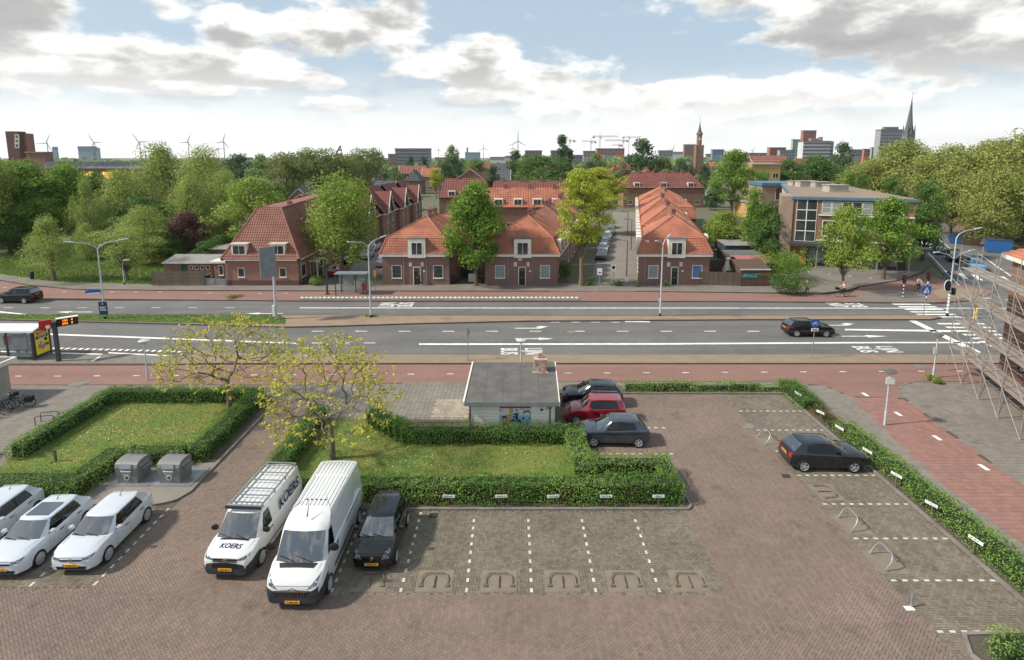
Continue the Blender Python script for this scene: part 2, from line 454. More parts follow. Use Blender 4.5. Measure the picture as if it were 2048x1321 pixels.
class MB:
	def __init__(s):
		s.v = []
		s.f = []
		s.mi = []

	def add(s, vs, fs, mi=0):
		k = len(s.v)
		s.v += [tuple(p) for p in vs]
		for f in fs:
			s.f.append([i + k for i in f])
			s.mi.append(mi)
		return s

	def box(s, c, d, rz=0.0, mi=0):
		"""c centre, d full sizes"""
		hx, hy, hz = d[0] / 2, d[1] / 2, d[2] / 2
		ca, sa = math.cos(rz), math.sin(rz)
		vs = [(c[0] + ca * x - sa * y, c[1] + sa * x + ca * y, c[2] + z) for z in (-hz, hz) for x, y in ((-hx, -hy), (hx, -hy), (hx, hy), (-hx, hy))]
		return s.add(vs, [(3, 2, 1, 0), (4, 5, 6, 7), (0, 1, 5, 4), (1, 2, 6, 5), (2, 3, 7, 6), (3, 0, 4, 7)], mi)

	def bb(s, x0, x1, y0, y1, z0, z1, mi=0):
		return s.box(((x0 + x1) / 2, (y0 + y1) / 2, (z0 + z1) / 2), (x1 - x0, y1 - y0, z1 - z0), 0, mi)

	def obox(s, o, u, v, n, a, mi=0):
		"""box in a frame: origin o, axes u v n, extents a = (u0,u1,v0,v1,n0,n1)"""
		o, u, v, n = Vector(o), Vector(u), Vector(v), Vector(n)
		vs = [o + u * a[i] + v * a[2 + j] + n * a[4 + k] for k in (0, 1) for i, j in ((0, 0), (1, 0), (1, 1), (0, 1))]
		return s.add(vs, [(3, 2, 1, 0), (4, 5, 6, 7), (0, 1, 5, 4), (1, 2, 6, 5), (2, 3, 7, 6), (3, 0, 4, 7)], mi)

	def poly(s, pts, mi=0):
		return s.add(pts, [list(range(len(pts)))], mi)

	def prism(s, pts, z0, z1, mi=0, cap=True):
		n = len(pts)
		vs = [(p[0], p[1], z0) for p in pts] + [(p[0], p[1], z1) for p in pts]
		fs = [(i, (i + 1) % n, n + (i + 1) % n, n + i) for i in range(n)]
		if cap:
			fs += [list(range(n))[::-1], list(range(n, 2 * n))]
		return s.add(vs, fs, mi)

	def sweep(s, pts, vec, mi=0):
		"""polygon of 3-D points pushed along vec"""
		n = len(pts)
		vec = Vector(vec)
		vs = [Vector(p) for p in pts] + [Vector(p) + vec for p in pts]
		return s.add(vs, [(i, (i + 1) % n, n + (i + 1) % n, n + i) for i in range(n)] + [list(range(n))[::-1], list(range(n, 2 * n))], mi)

	def tube(s, pts, r, n=8, mi=0, cap=True):
		pts = [Vector(p) for p in pts]
		rs = list(r) if isinstance(r, (list, tuple)) else [r] * len(pts)
		vs = []
		ref = None
		for i, p in enumerate(pts):
			d = (pts[min(i + 1, len(pts) - 1)] - pts[max(i - 1, 0)])
			d = d.normalized() if d.length > 1e-9 else Vector((0, 0, 1))
			if ref is None:
				ref = d.orthogonal().normalized()
			a = (ref - d * ref.dot(d))
			a = a.normalized() if a.length > 1e-6 else d.orthogonal().normalized()
			ref = a
			c = d.cross(a)
			vs += [p + (a * math.cos(t) + c * math.sin(t)) * rs[i] for t in (2 * math.pi * k / n for k in range(n))]
		m = len(pts)
		fs = [(i * n + k, i * n + (k + 1) % n, (i + 1) * n + (k + 1) % n, (i + 1) * n + k) for i in range(m - 1) for k in range(n)]
		if cap:
			fs += [list(range(n))[::-1], list(range((m - 1) * n, m * n))]
		return s.add(vs, fs, mi)

	def lathe(s, prof, n=16, c=(0, 0, 0), mi=0, axis='z'):
		vs = []
		for (r, z) in prof:
			for k in range(n):
				t = 2 * math.pi * k / n
				p = (r * math.cos(t), r * math.sin(t), z)
				if axis == 'y':
					p = (p[0], p[2], p[1])
				elif axis == 'x':
					p = (p[2], p[0], p[1])
				vs.append((c[0] + p[0], c[1] + p[1], c[2] + p[2]))
		m = len(prof)
		fs = [(i * n + k, i * n + (k + 1) % n, (i + 1) * n + (k + 1) % n, (i + 1) * n + k) for i in range(m - 1) for k in range(n)]
		fs += [list(range(n))[::-1], list(range((m - 1) * n, m * n))]
		return s.add(vs, fs, mi)

	def mesh(s, name, mats, smooth=None, M=None):
		me = bpy.data.meshes.new(name)
		vs = [tuple(M @ Vector(v)) for v in s.v] if M is not None else s.v
		me.from_pydata(vs, [], s.f)
		mats = mats if isinstance(mats, (list, tuple)) else [mats]
		for q in mats:
			me.materials.append(MT[q] if isinstance(q, str) else q)
		if len(mats) > 1:
			me.polygons.foreach_set('material_index', s.mi)
		me.update()
		bm = bmesh.new()
		bm.from_mesh(me)
		bmesh.ops.recalc_face_normals(bm, faces=bm.faces)
		bm.to_mesh(me)
		bm.free()
		if smooth is not None:
			me.polygons.foreach_set('use_smooth', [True] * len(me.polygons))
			me.set_sharp_from_angle(angle=R(smooth))
		return me

	def build(s, name, mats, parent=None, smooth=None, world=False):
		"""world=True: vertices are scene coordinates and get moved into the parent's frame"""
		M = wm(parent).inverted() if (world and parent) else None
		return link(name, s.mesh(name, mats, smooth, M), parent)


def np_mesh(name, V, Q, mats, smooth=False):
	"""mesh from numpy arrays: V (n,3), Q (m,k)"""
	me = bpy.data.meshes.new(name)
	V = np.asarray(V, np.float32)
	Q = np.asarray(Q, np.int32)
	k = Q.shape[1]
	me.vertices.add(len(V))
	me.vertices.foreach_set('co', V.ravel())
	me.loops.add(Q.size)
	me.loops.foreach_set('vertex_index', Q.ravel())
	me.polygons.add(len(Q))
	me.polygons.foreach_set('loop_start', np.arange(0, Q.size, k, dtype=np.int32))
	me.polygons.foreach_set('use_smooth', np.full(len(Q), smooth))
	for q in (mats if isinstance(mats, (list, tuple)) else [mats]):
		me.materials.append(MT[q] if isinstance(q, str) else q)
	me.update(calc_edges=True)
	return me


def in_poly(P, poly):
	x, y = P[:, 0], P[:, 1]
	ins = np.zeros(len(P), bool)
	n = len(poly)
	for i in range(n):
		x0, y0 = poly[i][0], poly[i][1]
		x1, y1 = poly[(i + 1) % n][0], poly[(i + 1) % n][1]
		if y0 == y1:
			continue
		c = ((y0 > y) != (y1 > y)) & (x < (x1 - x0) * (y - y0) / (y1 - y0) + x0)
		ins ^= c
	return ins


def to_px(P):
	z = EYE - (P[:, 2] if P.shape[1] > 2 else 0)
	dep = P[:, 1] * math.cos(PIT) + z * math.sin(PIT)
	return 1024 + FPX * P[:, 0] / dep, CYP + FPX * (z * math.cos(PIT) - P[:, 1] * math.sin(PIT)) / dep


def pavers(parent, name, polys, lay, cell, matname, z=0.012, exclude=(), rot=0.0, gap=0.006, singles=300, seed=1, h=0.05, sizes=(2, 1)):
	"""real paving bricks or tiles inside polys; the largest in view are parts of their own, the rest one part"""
	rng = np.random.default_rng(seed)
	allp = np.array([p[:2] for q in polys for p in q])
	c, s = math.cos(rot), math.sin(rot)
	rp = np.c_[allp[:, 0] * c + allp[:, 1] * s, -allp[:, 0] * s + allp[:, 1] * c] / cell
	i0, j0 = np.floor(rp.min(0)).astype(int) - 2
	i1, j1 = np.ceil(rp.max(0)).astype(int) + 2
	if lay == 'herring':
		I, J = np.meshgrid(np.arange(i0, i1), np.arange(j0, j1))
		I, J = I.ravel(), J.ravel()
		q = (I - J) % 4
		hz, vt = q == 0, q == 2
		C = np.r_[np.c_[I[hz] + 1.0, J[hz] + 0.5], np.c_[I[vt] + 0.5, J[vt] + 0.0]]
		A = np.r_[np.zeros(hz.sum()), np.full(vt.sum(), math.pi / 2)]
		sx, sy = 2.0, 1.0
	else:
		sx, sy = sizes
		I, J = np.meshgrid(np.arange(i0 / sx - 1, i1 / sx + 1).round(), np.arange(j0 / sy - 1, j1 / sy + 1).round())
		I, J = I.ravel(), J.ravel()
		C = np.c_[(I + 0.5 + (0.5 * (J % 2) if lay == 'stretcher' else 0)) * sx, (J + 0.5) * sy]
		A = np.zeros(len(C))
	C = C * cell
	P = np.c_[C[:, 0] * c - C[:, 1] * s, C[:, 0] * s + C[:, 1] * c]
	A = A + rot
	ok = np.zeros(len(P), bool)
	for q in polys:
		ok |= in_poly(P, q)
	for q in exclude:
		ok &= ~in_poly(P, q)
	P, A = P[ok], A[ok]
	px, py = to_px(np.c_[P, np.zeros(len(P))])
	ok = (px > -260) & (px < 2320) & (py < 1440)
	P, A, px, py = P[ok], A[ok], px[ok], py[ok]
	n = len(P)
	zz = z + rng.normal(0, 0.0018, n)
	hx, hy = (sx * cell - gap) / 2, (sy * cell - gap) / 2
	base = np.array([(-hx, -hy, -h), (hx, -hy, -h), (hx, hy, -h), (-hx, hy, -h), (-hx + .004, -hy + .004, 0), (hx - .004, -hy + .004, 0), (hx - .004, hy - .004, 0), (-hx + .004, hy - .004, 0)])
	fq = np.array([(4, 5, 6, 7), (0, 1, 5, 4), (1, 2, 6, 5), (2, 3, 7, 6), (3, 0, 4, 7)])
	vis = (px > 5) & (px < 2043) & (py < 1318)
	order = np.argsort(np.where(vis, P[:, 1], 1e6))
	one = order[:singles]
	rest = order[singles:]
	me = np_mesh(name, base, fq, matname)
	for k in one:
		o = link(name, me, parent, (P[k, 0], P[k, 1], zz[k]))
		o.rotation_euler = (rng.normal(0, .004), rng.normal(0, .004), A[k] + rng.normal(0, .006))
	a = A[rest] + rng.normal(0, .006, len(rest))
	ca, sa = np.cos(a)[:, None], np.sin(a)[:, None]
	V = np.stack([base[None, :, 0] * ca - base[None, :, 1] * sa + P[rest, 0][:, None], base[None, :, 0] * sa + base[None, :, 1] * ca + P[rest, 1][:, None], base[None, :, 2] + zz[rest][:, None]], -1).reshape(-1, 3)
	Q = (fq[None] + (np.arange(len(rest)) * 8)[:, None, None]).reshape(-1, 4)
	o = link(name + '_paving', np_mesh(name + '_paving', V, Q, matname), parent)
	o['kind'] = 'stuff'
	return n


def leaf_mesh(name, P, N, size, mats, rng, jitter=0.8, aspect=0.6, verts=4):
	"""one small face for each leaf, at P facing roughly N"""
	n = len(P)
	N = N + rng.normal(0, jitter, (n, 3))
	N /= np.linalg.norm(N, axis=1)[:, None] + 1e-9
	T = np.cross(N, rng.normal(0, 1, (n, 3)))
	T /= np.linalg.norm(T, axis=1)[:, None] + 1e-9
	B = np.cross(N, T)
	sz = size * rng.uniform(0.65, 1.35, n)[:, None]
	V = np.stack([P - T * sz * .5, P + B * sz * aspect * .5 + N * sz * .08, P + T * sz * .5, P - B * sz * aspect * .5 + N * sz * .08], 1).reshape(-1, 3)
	Q = np.arange(n * 4).reshape(-1, 4)
	return np_mesh(name, V, Q, mats)


def sheet(name, pts, z, matname, kind='structure', label=None, parent=None, thick=None):
	m = MB()
	if thick:
		m.prism([(p[0], p[1]) for p in pts], z - thick, z)
	else:
		m.poly([(p[0], p[1], z) for p in pts])
	o = m.build(name, matname, parent)
	if kind and not parent:
		o['kind'] = kind
	if label:
		o['label'] = label
	return o


def rect(x0, x1, y0, y1):
	return [(x0, y0), (x1, y0), (x1, y1), (x0, y1)]


# foliage colours (real leaf reflectances)
def fol(name, rgb, isl=0.35, rgb2=None, trans=0.42, rough=0.55):
	rgb, rgb2 = [tuple(min(235, c * 1.2 + 6) for c in q) if q else None for q in (rgb, rgb2)]
	MT[name] = mat(name, S(*rgb), rough, isl=isl, var=0.6, vscale=0.5, col2=S(*(rgb2 or tuple(int(c * .75) for c in rgb))), trans=trans, spec=0.3)


fol('leaf_hedge', (74, 106, 40), rgb2=(94, 124, 54))
fol('leaf_hedge_pale', (112, 136, 66), rgb2=(88, 116, 48))
fol('leaf_hedge_brown', (120, 92, 50), rgb2=(92, 90, 44))
fol('leaf_maple', (96, 122, 42), rgb2=(74, 102, 34))
fol('leaf_deep', (76, 102, 44), rgb2=(58, 84, 36))
fol('leaf_willow', (128, 140, 70), rgb2=(106, 118, 58))
fol('leaf_bright', (116, 132, 54), rgb2=(94, 114, 44))
fol('leaf_lime', (140, 146, 48), rgb2=(118, 128, 42))
fol('leaf_plane', (124, 130, 66), rgb2=(98, 106, 52))
fol('leaf_olive', (104, 114, 58), rgb2=(84, 96, 50))
fol('leaf_purple', (84, 50, 54), rgb2=(64, 40, 46))
fol('leaf_young', (160, 156, 64), rgb2=(138, 138, 52))
fol('leaf_far', (98, 116, 62), rgb2=(80, 98, 54))
fol('leaf_fardark', (66, 88, 54), rgb2=(56, 74, 48))
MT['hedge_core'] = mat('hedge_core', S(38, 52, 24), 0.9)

# ---------------------------------------------------------------- ground, roads, pavements
KER = 0.11
gsz = 9000
sheet('ground', rect(-gsz, gsz, -200, gsz * 1.6), -0.09, 'ground')
sheet('road', rect(-170, 170, 45.0, 63.2), 0.0, 'asphalt')
D2 = Vector((0.49, 0.872))          # the side road beyond the crossing runs this way
N2 = Vector((0.872, -0.49))


def q2(a, c):
	"""a metres along the right-hand side road, c metres across, from the junction"""
	p = Vector((53.0, 63.0)) + D2 * a + N2 * c
	return (p.x, p.y)


sheet('side_road', [q2(-2, -1.5), q2(130, -1.5), q2(130, 13), q2(-14, 13)], 0.004, 'asphalt')
lot = sheet('parking_lot', [(-45, 9), (21, 9), (21, 38.2), (-13, 38.2), (-16, 38.2), (-45, 25)], 0.0, 'joint')
FRONT_BAY = rect(-9.2, 8.05, 19.05, 24.15)
RIGHT_BAY = rect(14.3, 18.5, 10, 37.2)
LEFT_BAY = [(-40, 19.4), (-15.9, 19.4), (-15.7, 23.6), (-16.6, 24.5), (-40, 24.5)]
BLOCK = rect(-12.4, 8.05, 24.15, 27.7)
pavers(lot, 'brick', [[(-40, 11), (14.3, 11), (14.3, 37.3), (7.8, 37.3), (2.6, 37.3), (2.6, 24), (-12.3, 24), (-12.3, 36.3), (-16.1, 36.3), (-15.6, 24.3), (-40, 24.3)]], 'herring', 0.105, 'paver_red',
	   rot=R(45), exclude=[FRONT_BAY, LEFT_BAY, BLOCK, rect(2.6, 4.3, 24, 32)], seed=3)
pavers(lot, 'bay_brick', [FRONT_BAY, RIGHT_BAY, LEFT_BAY], 'herring', 0.105, 'paver_bay', seed=4)
# near footpaths and cycle path
tp = sheet('footpath', [(-60, 24.5), (-26.8, 24.5), (-26.8, 36.9), (-16, 36.9), (-12.2, 36.0), (-12.2, 33.0), (2.6, 33.0), (2.6, 37.9), (19.5, 37.9), (21.8, 35), (21.4, 10), (20.0, 10), (20.0, 9), (45, 9), (45, 39.4), (27, 39.4), (23, 39.9), (-60, 38.9)], 0.035, 'joint')
pavers(tp, 'grey_tile', [[(-60, 24.6), (-26.8, 24.6), (-26.8, 36.9), (-16.2, 36.9), (-16.2, 38.7), (-60, 38.7)], [(-16.2, 36.4), (-12.2, 36.0), (-12.2, 33.4), (-2.8, 33.4), (-2.8, 39.3), (-16.2, 38.9)],
						[(2.7, 37.9), (19.5, 37.9), (20.2, 37.0), (20.0, 10), (21.3, 10), (21.4, 27), (22.8, 36.8), (22.2, 38.6), (19, 39.3), (2.7, 39.3)],
						[(25.2, 10), (25.2, 27), (26.3, 36.5), (27.2, 38.6), (29, 39.3), (44, 39.3), (44, 10)]], 'grid', 0.3, 'tile_grey', z=0.05, sizes=(1, 1), seed=5)
pavers(tp, 'pale_tile', [rect(-5.0, -2.75, 33.45, 36.4)], 'stretcher', 0.3, 'tile_pale', z=0.062, sizes=(1, 1), seed=9)
tr = sheet('cycle_branch', [(21.3, 10), (25.2, 10), (25.2, 27), (26.3, 36.5), (22.8, 36.8), (21.4, 27)], 0.036, 'joint')
pavers(tr, 'red_tile', [[(21.3, 10), (25.1, 10), (25.1, 27), (26.2, 36.4), (22.8, 36.8), (21.4, 27)]], 'grid', 0.3, 'tile_red', z=0.052, sizes=(1, 1), seed=6)
sheet('cycle_path', [(-80, 38.8), (-16, 38.85), (-2, 39.4), (19, 39.4), (22.2, 38.7), (22.8, 36.85), (26.3, 36.5), (27.2, 38.7), (29, 39.4), (80, 39.4), (80, 43.0), (-80, 42.7)], 0.048, 'asphalt_red')
# bus platform and brick verge between the road and the cycle path
st = sheet('verge', [(-80, 42.75), (-26.5, 42.75), (-26.5, 42.75), (-25, 43.0), (80, 43.05), (80, 44.95), (-9, 44.95), (-23, 45.3), (-27, 46.3), (-80, 46.9)], KER, 'strip_tan', thick=0.2)
plf = sheet('bus_platform', [(-80, 42.8), (-26.6, 42.8), (-26.0, 45.0), (-27.2, 46.2), (-80, 46.8)], KER + 0.004, 'joint')
pavers(plf, 'platform_tile', [[(-70, 42.8), (-26.6, 42.8), (-26.0, 45.0), (-80, 45.6)]], 'stretcher', 0.3, 'tile_grey', z=KER + 0.016, sizes=(1, 1), seed=8, singles=120)


def kerb(path, w=0.12, h=KER, z=0.0, parent=None, m='kerb', L=1.0, name='kerb'):
	"""a line of kerb stones, each a piece of its own"""
	root = parent
	k = 0
	for a, c in zip(path[:-1], path[1:]):
		a, c = Vector(a[:2]), Vector(c[:2])
		d = c - a
		n = max(1, round(d.length / L))
		for i in range(n):
			p = a + d * (i + .5) / n
			px, py = to_px(np.array([[p.x, p.y, 0.0]]))
			if px[0] < -40 or px[0] > 2090 or py[0] > 1340:
				continue
			mb = MB()
			mb.box((0, 0, 0), (d.length / n - 0.012, w, h + 0.1))
			o = mb.build('kerb_stone', m, root)
			o.location = (p.x, p.y, z + h / 2 - 0.05 + random.uniform(-.004, .004))
			o.rotation_euler[2] = math.atan2(d.y, d.x) + random.uniform(-.003, .003)
			k += 1


kn = link('kerb', None)
kn['kind'] = 'structure'
kerb([(-60, 42.68), (-26, 42.72), (-25, 42.98), (60, 43.0)], h=KER + .012, parent=kn, m='kerb_dark', L=2.0)
kerb([(18.6, 10), (18.62, 37.25)], h=0.12, parent=kn)
kerb([(18.62, 37.28), (3.0, 37.3)], h=0.12, parent=kn)
kerb([(-11.6, 24.22), (8.1, 24.22), (8.3, 24.5), (8.3, 27.7)], h=0.1, parent=kn)
kerb([(25.3, 10), (25.35, 27), (26.45, 36.5), (27.3, 38.6), (29.1, 39.45)], h=0.07, parent=kn)
kerb([(-15.6, 36), (-15.55, 25.6), (-15.9, 24.9), (-16.5, 24.62), (-20.4, 24.6)], h=0.1, parent=kn, w=0.15)
kerb([(15.2, 15.4), (14.9, 16.4), (15.3, 17.2), (18.3, 17.3)], h=0.1, parent=kn)
# median
MED = [at(-200, 631), at(560, 632.5), at(1300, 634), at(1850, 632.5), at(1882, 637), at(1860, 641), at(1500, 641), at(1050, 644), at(800, 650), at(660, 654.5), at(575, 656), at(360, 650), at(0, 641), at(-200, 638)]
md = sheet('median', MED, KER, 'median', thick=0.3)
gm = [at(-200, 631.5), at(560, 633.2), at(572, 640), at(570, 651), at(360, 648.5), at(0, 640), at(-200, 637.5)]
sheet('median_grass', gm, KER + 0.02, 'park_grass')
for seg in (MED[0:5], MED[4:]):
	kerb([(p.x, p.y) for p in seg], h=KER + .01, parent=kn, m='kerb_dark', L=3.0, w=0.14)
# far side: cycle path, footpath, kerb band
sheet('far_cycle_path', [at(-300, 545), at(0, 563), at(60, 573), at(150, 581), at(330, 583), at(600, 584), at(1300, 585), at(1640, 590), at(1760, 590), at(1850, 597), at(1850, 605), at(1500, 604), at(600, 602.5), at(250, 599.5), at(100, 598), at(-300, 596)], 0.05, 'asphalt_red')
sheet('far_footpath', [(p.x, p.y) for p in (at(-300, 532), at(0, 551), at(120, 567), at(300, 571), at(450, 572), at(1100, 568), at(1560, 566), at(1600, 560), at(1640, 525), at(1790, 540), at(1845, 545), at(1800, 562), at(1720, 575), at(1690, 583), at(1640, 589), at(1300, 584.5), at(600, 583.5), at(330, 582.5), at(150, 580.5), at(60, 572), at(0, 562), at(-300, 544))], 0.10, 'tile_dark', thick=0.2)
sheet('corner_paving', [at(1700, 590), at(1720, 576), at(1800, 563), at(1850, 548), at(1905, 570), at(1990, 583), at(1960, 600), at(1860, 607), at(1740, 607), at(1680, 605)], 0.062, 'tile_red')
sheet('traffic_island', [at(1735, 585), at(1800, 580), at(1850, 592), at(1880, 606), at(1800, 607), at(1700, 604)], 0.10, 'tile_dark', thick=0.1)
sheet('traffic_island', [at(1858, 583), at(1905, 578), at(1972, 580), at(1962, 592), at(1910, 602), at(1880, 598)], 0.12, 'strip_tan', thick=0.12)
kerb([at(-50, 598), at(100, 599), at(250, 600.5), at(600, 603.5), at(1500, 605), at(1880, 608), at(1965, 600)], h=0.12, parent=kn, m='kerb_dark', L=3.0)
kerb([at(-50, 557), at(0, 562), at(60, 572), at(150, 580.5), at(330, 582.5), at(600, 583.5), at(1100, 584.4)], h=0.14, parent=kn, m='kerb_dark', L=3.0)
kerb([at(1270, 584.5), at(1640, 589), at(1690, 583), at(1720, 575), at(1800, 562), at(1842, 547), at(1862, 530)], h=0.14, parent=kn, m='kerb_dark', L=3.0)
# side streets between the houses
sheet('side_street', [(-25.5, 66), (-15.5, 66), (-13, 150), (-24.5, 150)], 0.02, 'tile_dark')
sheet('side_street', [(8.7, 66), (15.6, 66), (37, 170), (30, 170)], 0.025, 'tile_grey')
sheet('side_square', [at(1380, 415), at(1440, 415), at(1425, 372), at(1385, 372)], 0.02, 'tile_grey')
# park on the left, lawns near the lot
sheet('park_lawn', [at(-400, 470), at(-400, 530), at(0, 550), at(120, 566), at(300, 570.5), at(330, 540), at(420, 500), at(420, 470)], 0.03, 'park_grass')
sheet('park_path', [at(-60, 490), at(60, 488), at(40, 498), at(0, 507), at(-60, 508)], 0.05, 'tile_grey')
LAWN_A = [(-27.0, 25.2), (-20.2, 24.7), (-20.2, 27.6), (-16.4, 28.0), (-16.4, 36.4), (-26.6, 36.4)]
LAWN_B = [(-11.8, 25.3), (3.2, 25.3), (3.2, 31.2), (-6.0, 31.6), (-8.0, 33.2), (-11.8, 33.6)]
lawn_a = sheet('lawn', LAWN_A, 0.05, 'grass')
lawn_b = sheet('lawn', LAWN_B, 0.05, 'grass')
sheet('container_paving', [(-20.4, 24.6), (-16.6, 24.6), (-15.9, 24.95), (-15.6, 25.6), (-15.6, 28.3), (-20.4, 27.6)], 0.07, 'tile_grey', thick=0.1)
sheet('planting_bed', rect(18.7, 20.1, 9, 37.5), 0.06, 'joint')
sheet('planting_bed', rect(3.0, 18.6, 37.35, 38.0), 0.06, 'joint')
sheet('planting_bed', rect(-12.4, 8.2, 24.3, 27.7), 0.04, 'joint')
sheet('planting_bed', [(15.0, 9), (20, 9), (20, 17.2), (15.3, 17.2), (14.9, 16.4)], 0.04, 'joint')


def grass_stuff(name, poly, z, n, size, seed, label, daisies=0):
	rng = np.random.default_rng(seed)
	poly = [(p[0], p[1]) for p in poly]
	A = np.array([p[:2] for p in poly])
	P = rng.uniform(A.min(0), A.max(0), (int(n), 2))
	P = P[in_poly(P, poly)]
	k = len(P)
	a = rng.uniform(0, 2 * math.pi, k)
	hh = size * rng.uniform(.5, 1.4, k)
	w = 0.012 if size < .1 else size * .2
	t = np.c_[np.cos(a), np.sin(a)] * w
	lean = rng.normal(0, .35, (k, 2)) * hh[:, None]
	V = np.stack([np.c_[P - t, np.full(k, z)], np.c_[P + t, np.full(k, z)], np.c_[P + lean, z + hh]], 1).reshape(-1, 3)
	o = link(name, np_mesh(name, V, np.arange(3 * k).reshape(-1, 3), 'grass_blade'))
	tag(o, label, 'grass', kind='stuff')
	if daisies:
		# flowers grow in drifts
		c = rng.uniform(A.min(0), A.max(0), (14, 2))
		D = (c[rng.integers(0, 14, daisies)] + rng.normal(0, 1.1, (daisies, 2)))
		D = D[in_poly(D, poly)]
		k = len(D)
		ang = np.arange(6) * math.pi / 3
		ring = np.c_[np.cos(ang), np.sin(ang), np.zeros(6)] * (0.022 if size < .1 else .05)
		V = (np.c_[D, np.full(k, z + size * 1.3)][:, None, :] + ring[None] * rng.uniform(.6, 1.3, (k, 1, 1)) + rng.normal(0, .003, (k, 6, 3))).reshape(-1, 3)
		o = link('daisies', np_mesh('daisies', V, np.arange(6 * k).reshape(-1, 6), 'daisy'))
		tag(o, 'white daisies scattered over ' + label.split(' on ')[-1], 'flowers', kind='stuff')


grass_stuff('grass', LAWN_A, 0.05, 26000, 0.07, 1, 'short mown grass on the lawn beside the two containers', 420)
grass_stuff('grass', LAWN_B, 0.05, 26000, 0.07, 2, 'short yellowing grass on the lawn behind the vans', 200)


grass_stuff('grass', [at(-30, 500), at(-30, 546), at(0, 549), at(120, 565), at(300, 569), at(330, 540), at(420, 500), at(300, 496)], 0.03, 60000, 0.22, 3, 'rough park grass on the far side of the road', 900)
grass_stuff('grass', gm, KER + .02, 14000, 0.12, 4, 'rough grass on the road median')


# ---------------------------------------------------------------- painted markings (children of the surface they lie on)
def paint(pts, z=0.006, parent=None, name='marking', m='white_line'):
	return sheet(name, pts, z, m, parent=parent)


road = bpy.data.objects['road']


def dash(parent, x0, x1, y, w, z, name='lane_dash', m='white_line'):
	return paint(rect(x0, x1, y - w / 2, y + w / 2), z, parent, name, m)


for i in range(-3, 12):                                        # lane dashes, near carriageway
	p = at(635 + 87.2 * i, 663)
	if -20 < p.x < 24:
		dash(road, p.x - .55, p.x + .55, p.y, .17, .006)
for i in range(3):
	p = at(635 + 52 * i, 686.5)
	dash(road, p.x - .5, p.x + .5, p.y, .15, .006)
paint([at(838, 687.4), at(1300, 687), at(1760, 684.3), at(1960, 684.5), at(1960, 687), at(1760, 687), at(1300, 690), at(838, 690.4)], .006, road, 'lane_line')
paint([at(-20, 663), at(87, 667), at(360, 677), at(592, 686), at(592, 688.4), at(360, 680), at(87, 670), at(-20, 666)], .006, road, 'lane_line')
paint([at(1690, 658.3), at(1905, 661), at(1905, 664.5), at(1690, 661.2)], .006, road, 'lane_line')
paint([at(1300, 643.2), at(1250, 642.6), at(1250, 644.4), at(1300, 645)], .006, road, 'lane_dash')
for i in range(4):
	p = at(1110 + 40 * i, 643.5)
	dash(road, p.x - .4, p.x + .4, p.y - .25, .12, .006)
paint([at(600, 615.6), at(2030, 616.4), at(2030, 617.6), at(600, 617)], .006, road, 'lane_line')
for i in range(-1, 6):
	p = at(90 + 74 * i, 616)
	dash(road, p.x - .5, p.x + .5, p.y, .12, .006)
paint([at(-20, 623), at(0, 623), at(52, 628.5), at(48, 630), at(0, 625.5), at(-20, 625)], .006, road, 'lane_line')
paint([at(1818, 642), at(1832, 642), at(1965, 706), at(1950, 707)], .006, road, 'stop_line')


def arrow(x0, x1, y, parent, turn=0, flip=1):
	"""lane arrow pointing along +x (flip 1) or -x (flip -1); turn bends the head away from the camera"""
	L = x1 - x0
	pts = [(0, -.09), (L * .62, -.09), (L * .62, -.34), (L, 0), (L * .62, .34), (L * .62, .09), (0, .09)]
	if turn:
		pts = [(0, -.09), (L * .78, -.09), (L * .96, .42), (L * 1.05, .50), (L * .80, .75), (L * .62, .36), (L * .74, .38), (L * .66, .09), (0, .09)]
	pts = [((x0 + a) if flip > 0 else (x1 - a), y + c * flip) for a, c in pts]
	paint(pts, .006, parent, 'lane_arrow')


for (a, c, yy, t, fl) in ((1030, 1095, 657, 1, 1), (1030, 1107, 678, 0, 1), (1640, 1712, 651, 1, 1), (1665, 1775, 673, 0, 1), (490, 566, 627.5, 0, -1), (112, 186, 624.5, 0, -1)):
	p, q = at(a, yy), at(c, yy)
	arrow(p.x, q.x, p.y, road, t, fl)


def text_mesh(txt, size=1.0, bold=0.0, align='CENTER', shear=0.0, space=1.0):
	cu = bpy.data.curves.new('t', 'FONT')
	cu.body = txt
	cu.size = size
	cu.align_x = align
	cu.align_y = 'CENTER'
	cu.offset = bold
	cu.shear = shear
	cu.space_character = space
	cu.resolution_u = 3
	o = bpy.data.objects.new('t', cu)
	me = evaluated(o)
	bpy.data.objects.remove(o)
	bpy.data.curves.remove(cu)
	return me


def lettering(txt, o, u, v, size, matname, parent, name='lettering', bold=0.0, sx=1.0, shear=0.0, space=1.0):
	"""flat letters centred on o with baseline along u and upright along v (scene coordinates)"""
	me = text_mesh(txt, size, bold, 'CENTER', shear, space)
	o, u, v = Vector(o), Vector(u), Vector(v)
	for k in me.vertices:
		k.co = o + u * (k.co.x * sx) + v * k.co.y
	if parent:
		me.transform(wm(parent).inverted())
	me.materials.clear()
	me.materials.append(MT[matname])
	return link(name, me, parent)


def road_text(words, px, py, up, size=1.3, stretch=1.55):
	"""stretched road lettering; up = +1 read by traffic going right, -1 going left"""
	p = at(px, py)
	for k, w_ in enumerate(words):
		lettering(w_, (p.x + up * (k - .5) * 2.05, p.y, .007), (0, -up, 0), (up * stretch, 0, 0), size, 'white_line', road, 'road_lettering', 0.02, 0.72)


road_text(['BUS', 'LIJN'], 1041, 703, 1)
road_text(['BUS', 'LIJN'], 1752, 699, 1)
road_text(['BUS', 'LIJN'], 795, 609.5, -1, 1.5)
road_text(['BUS', 'LIJN'], 1695, 610.5, -1, 1.5)
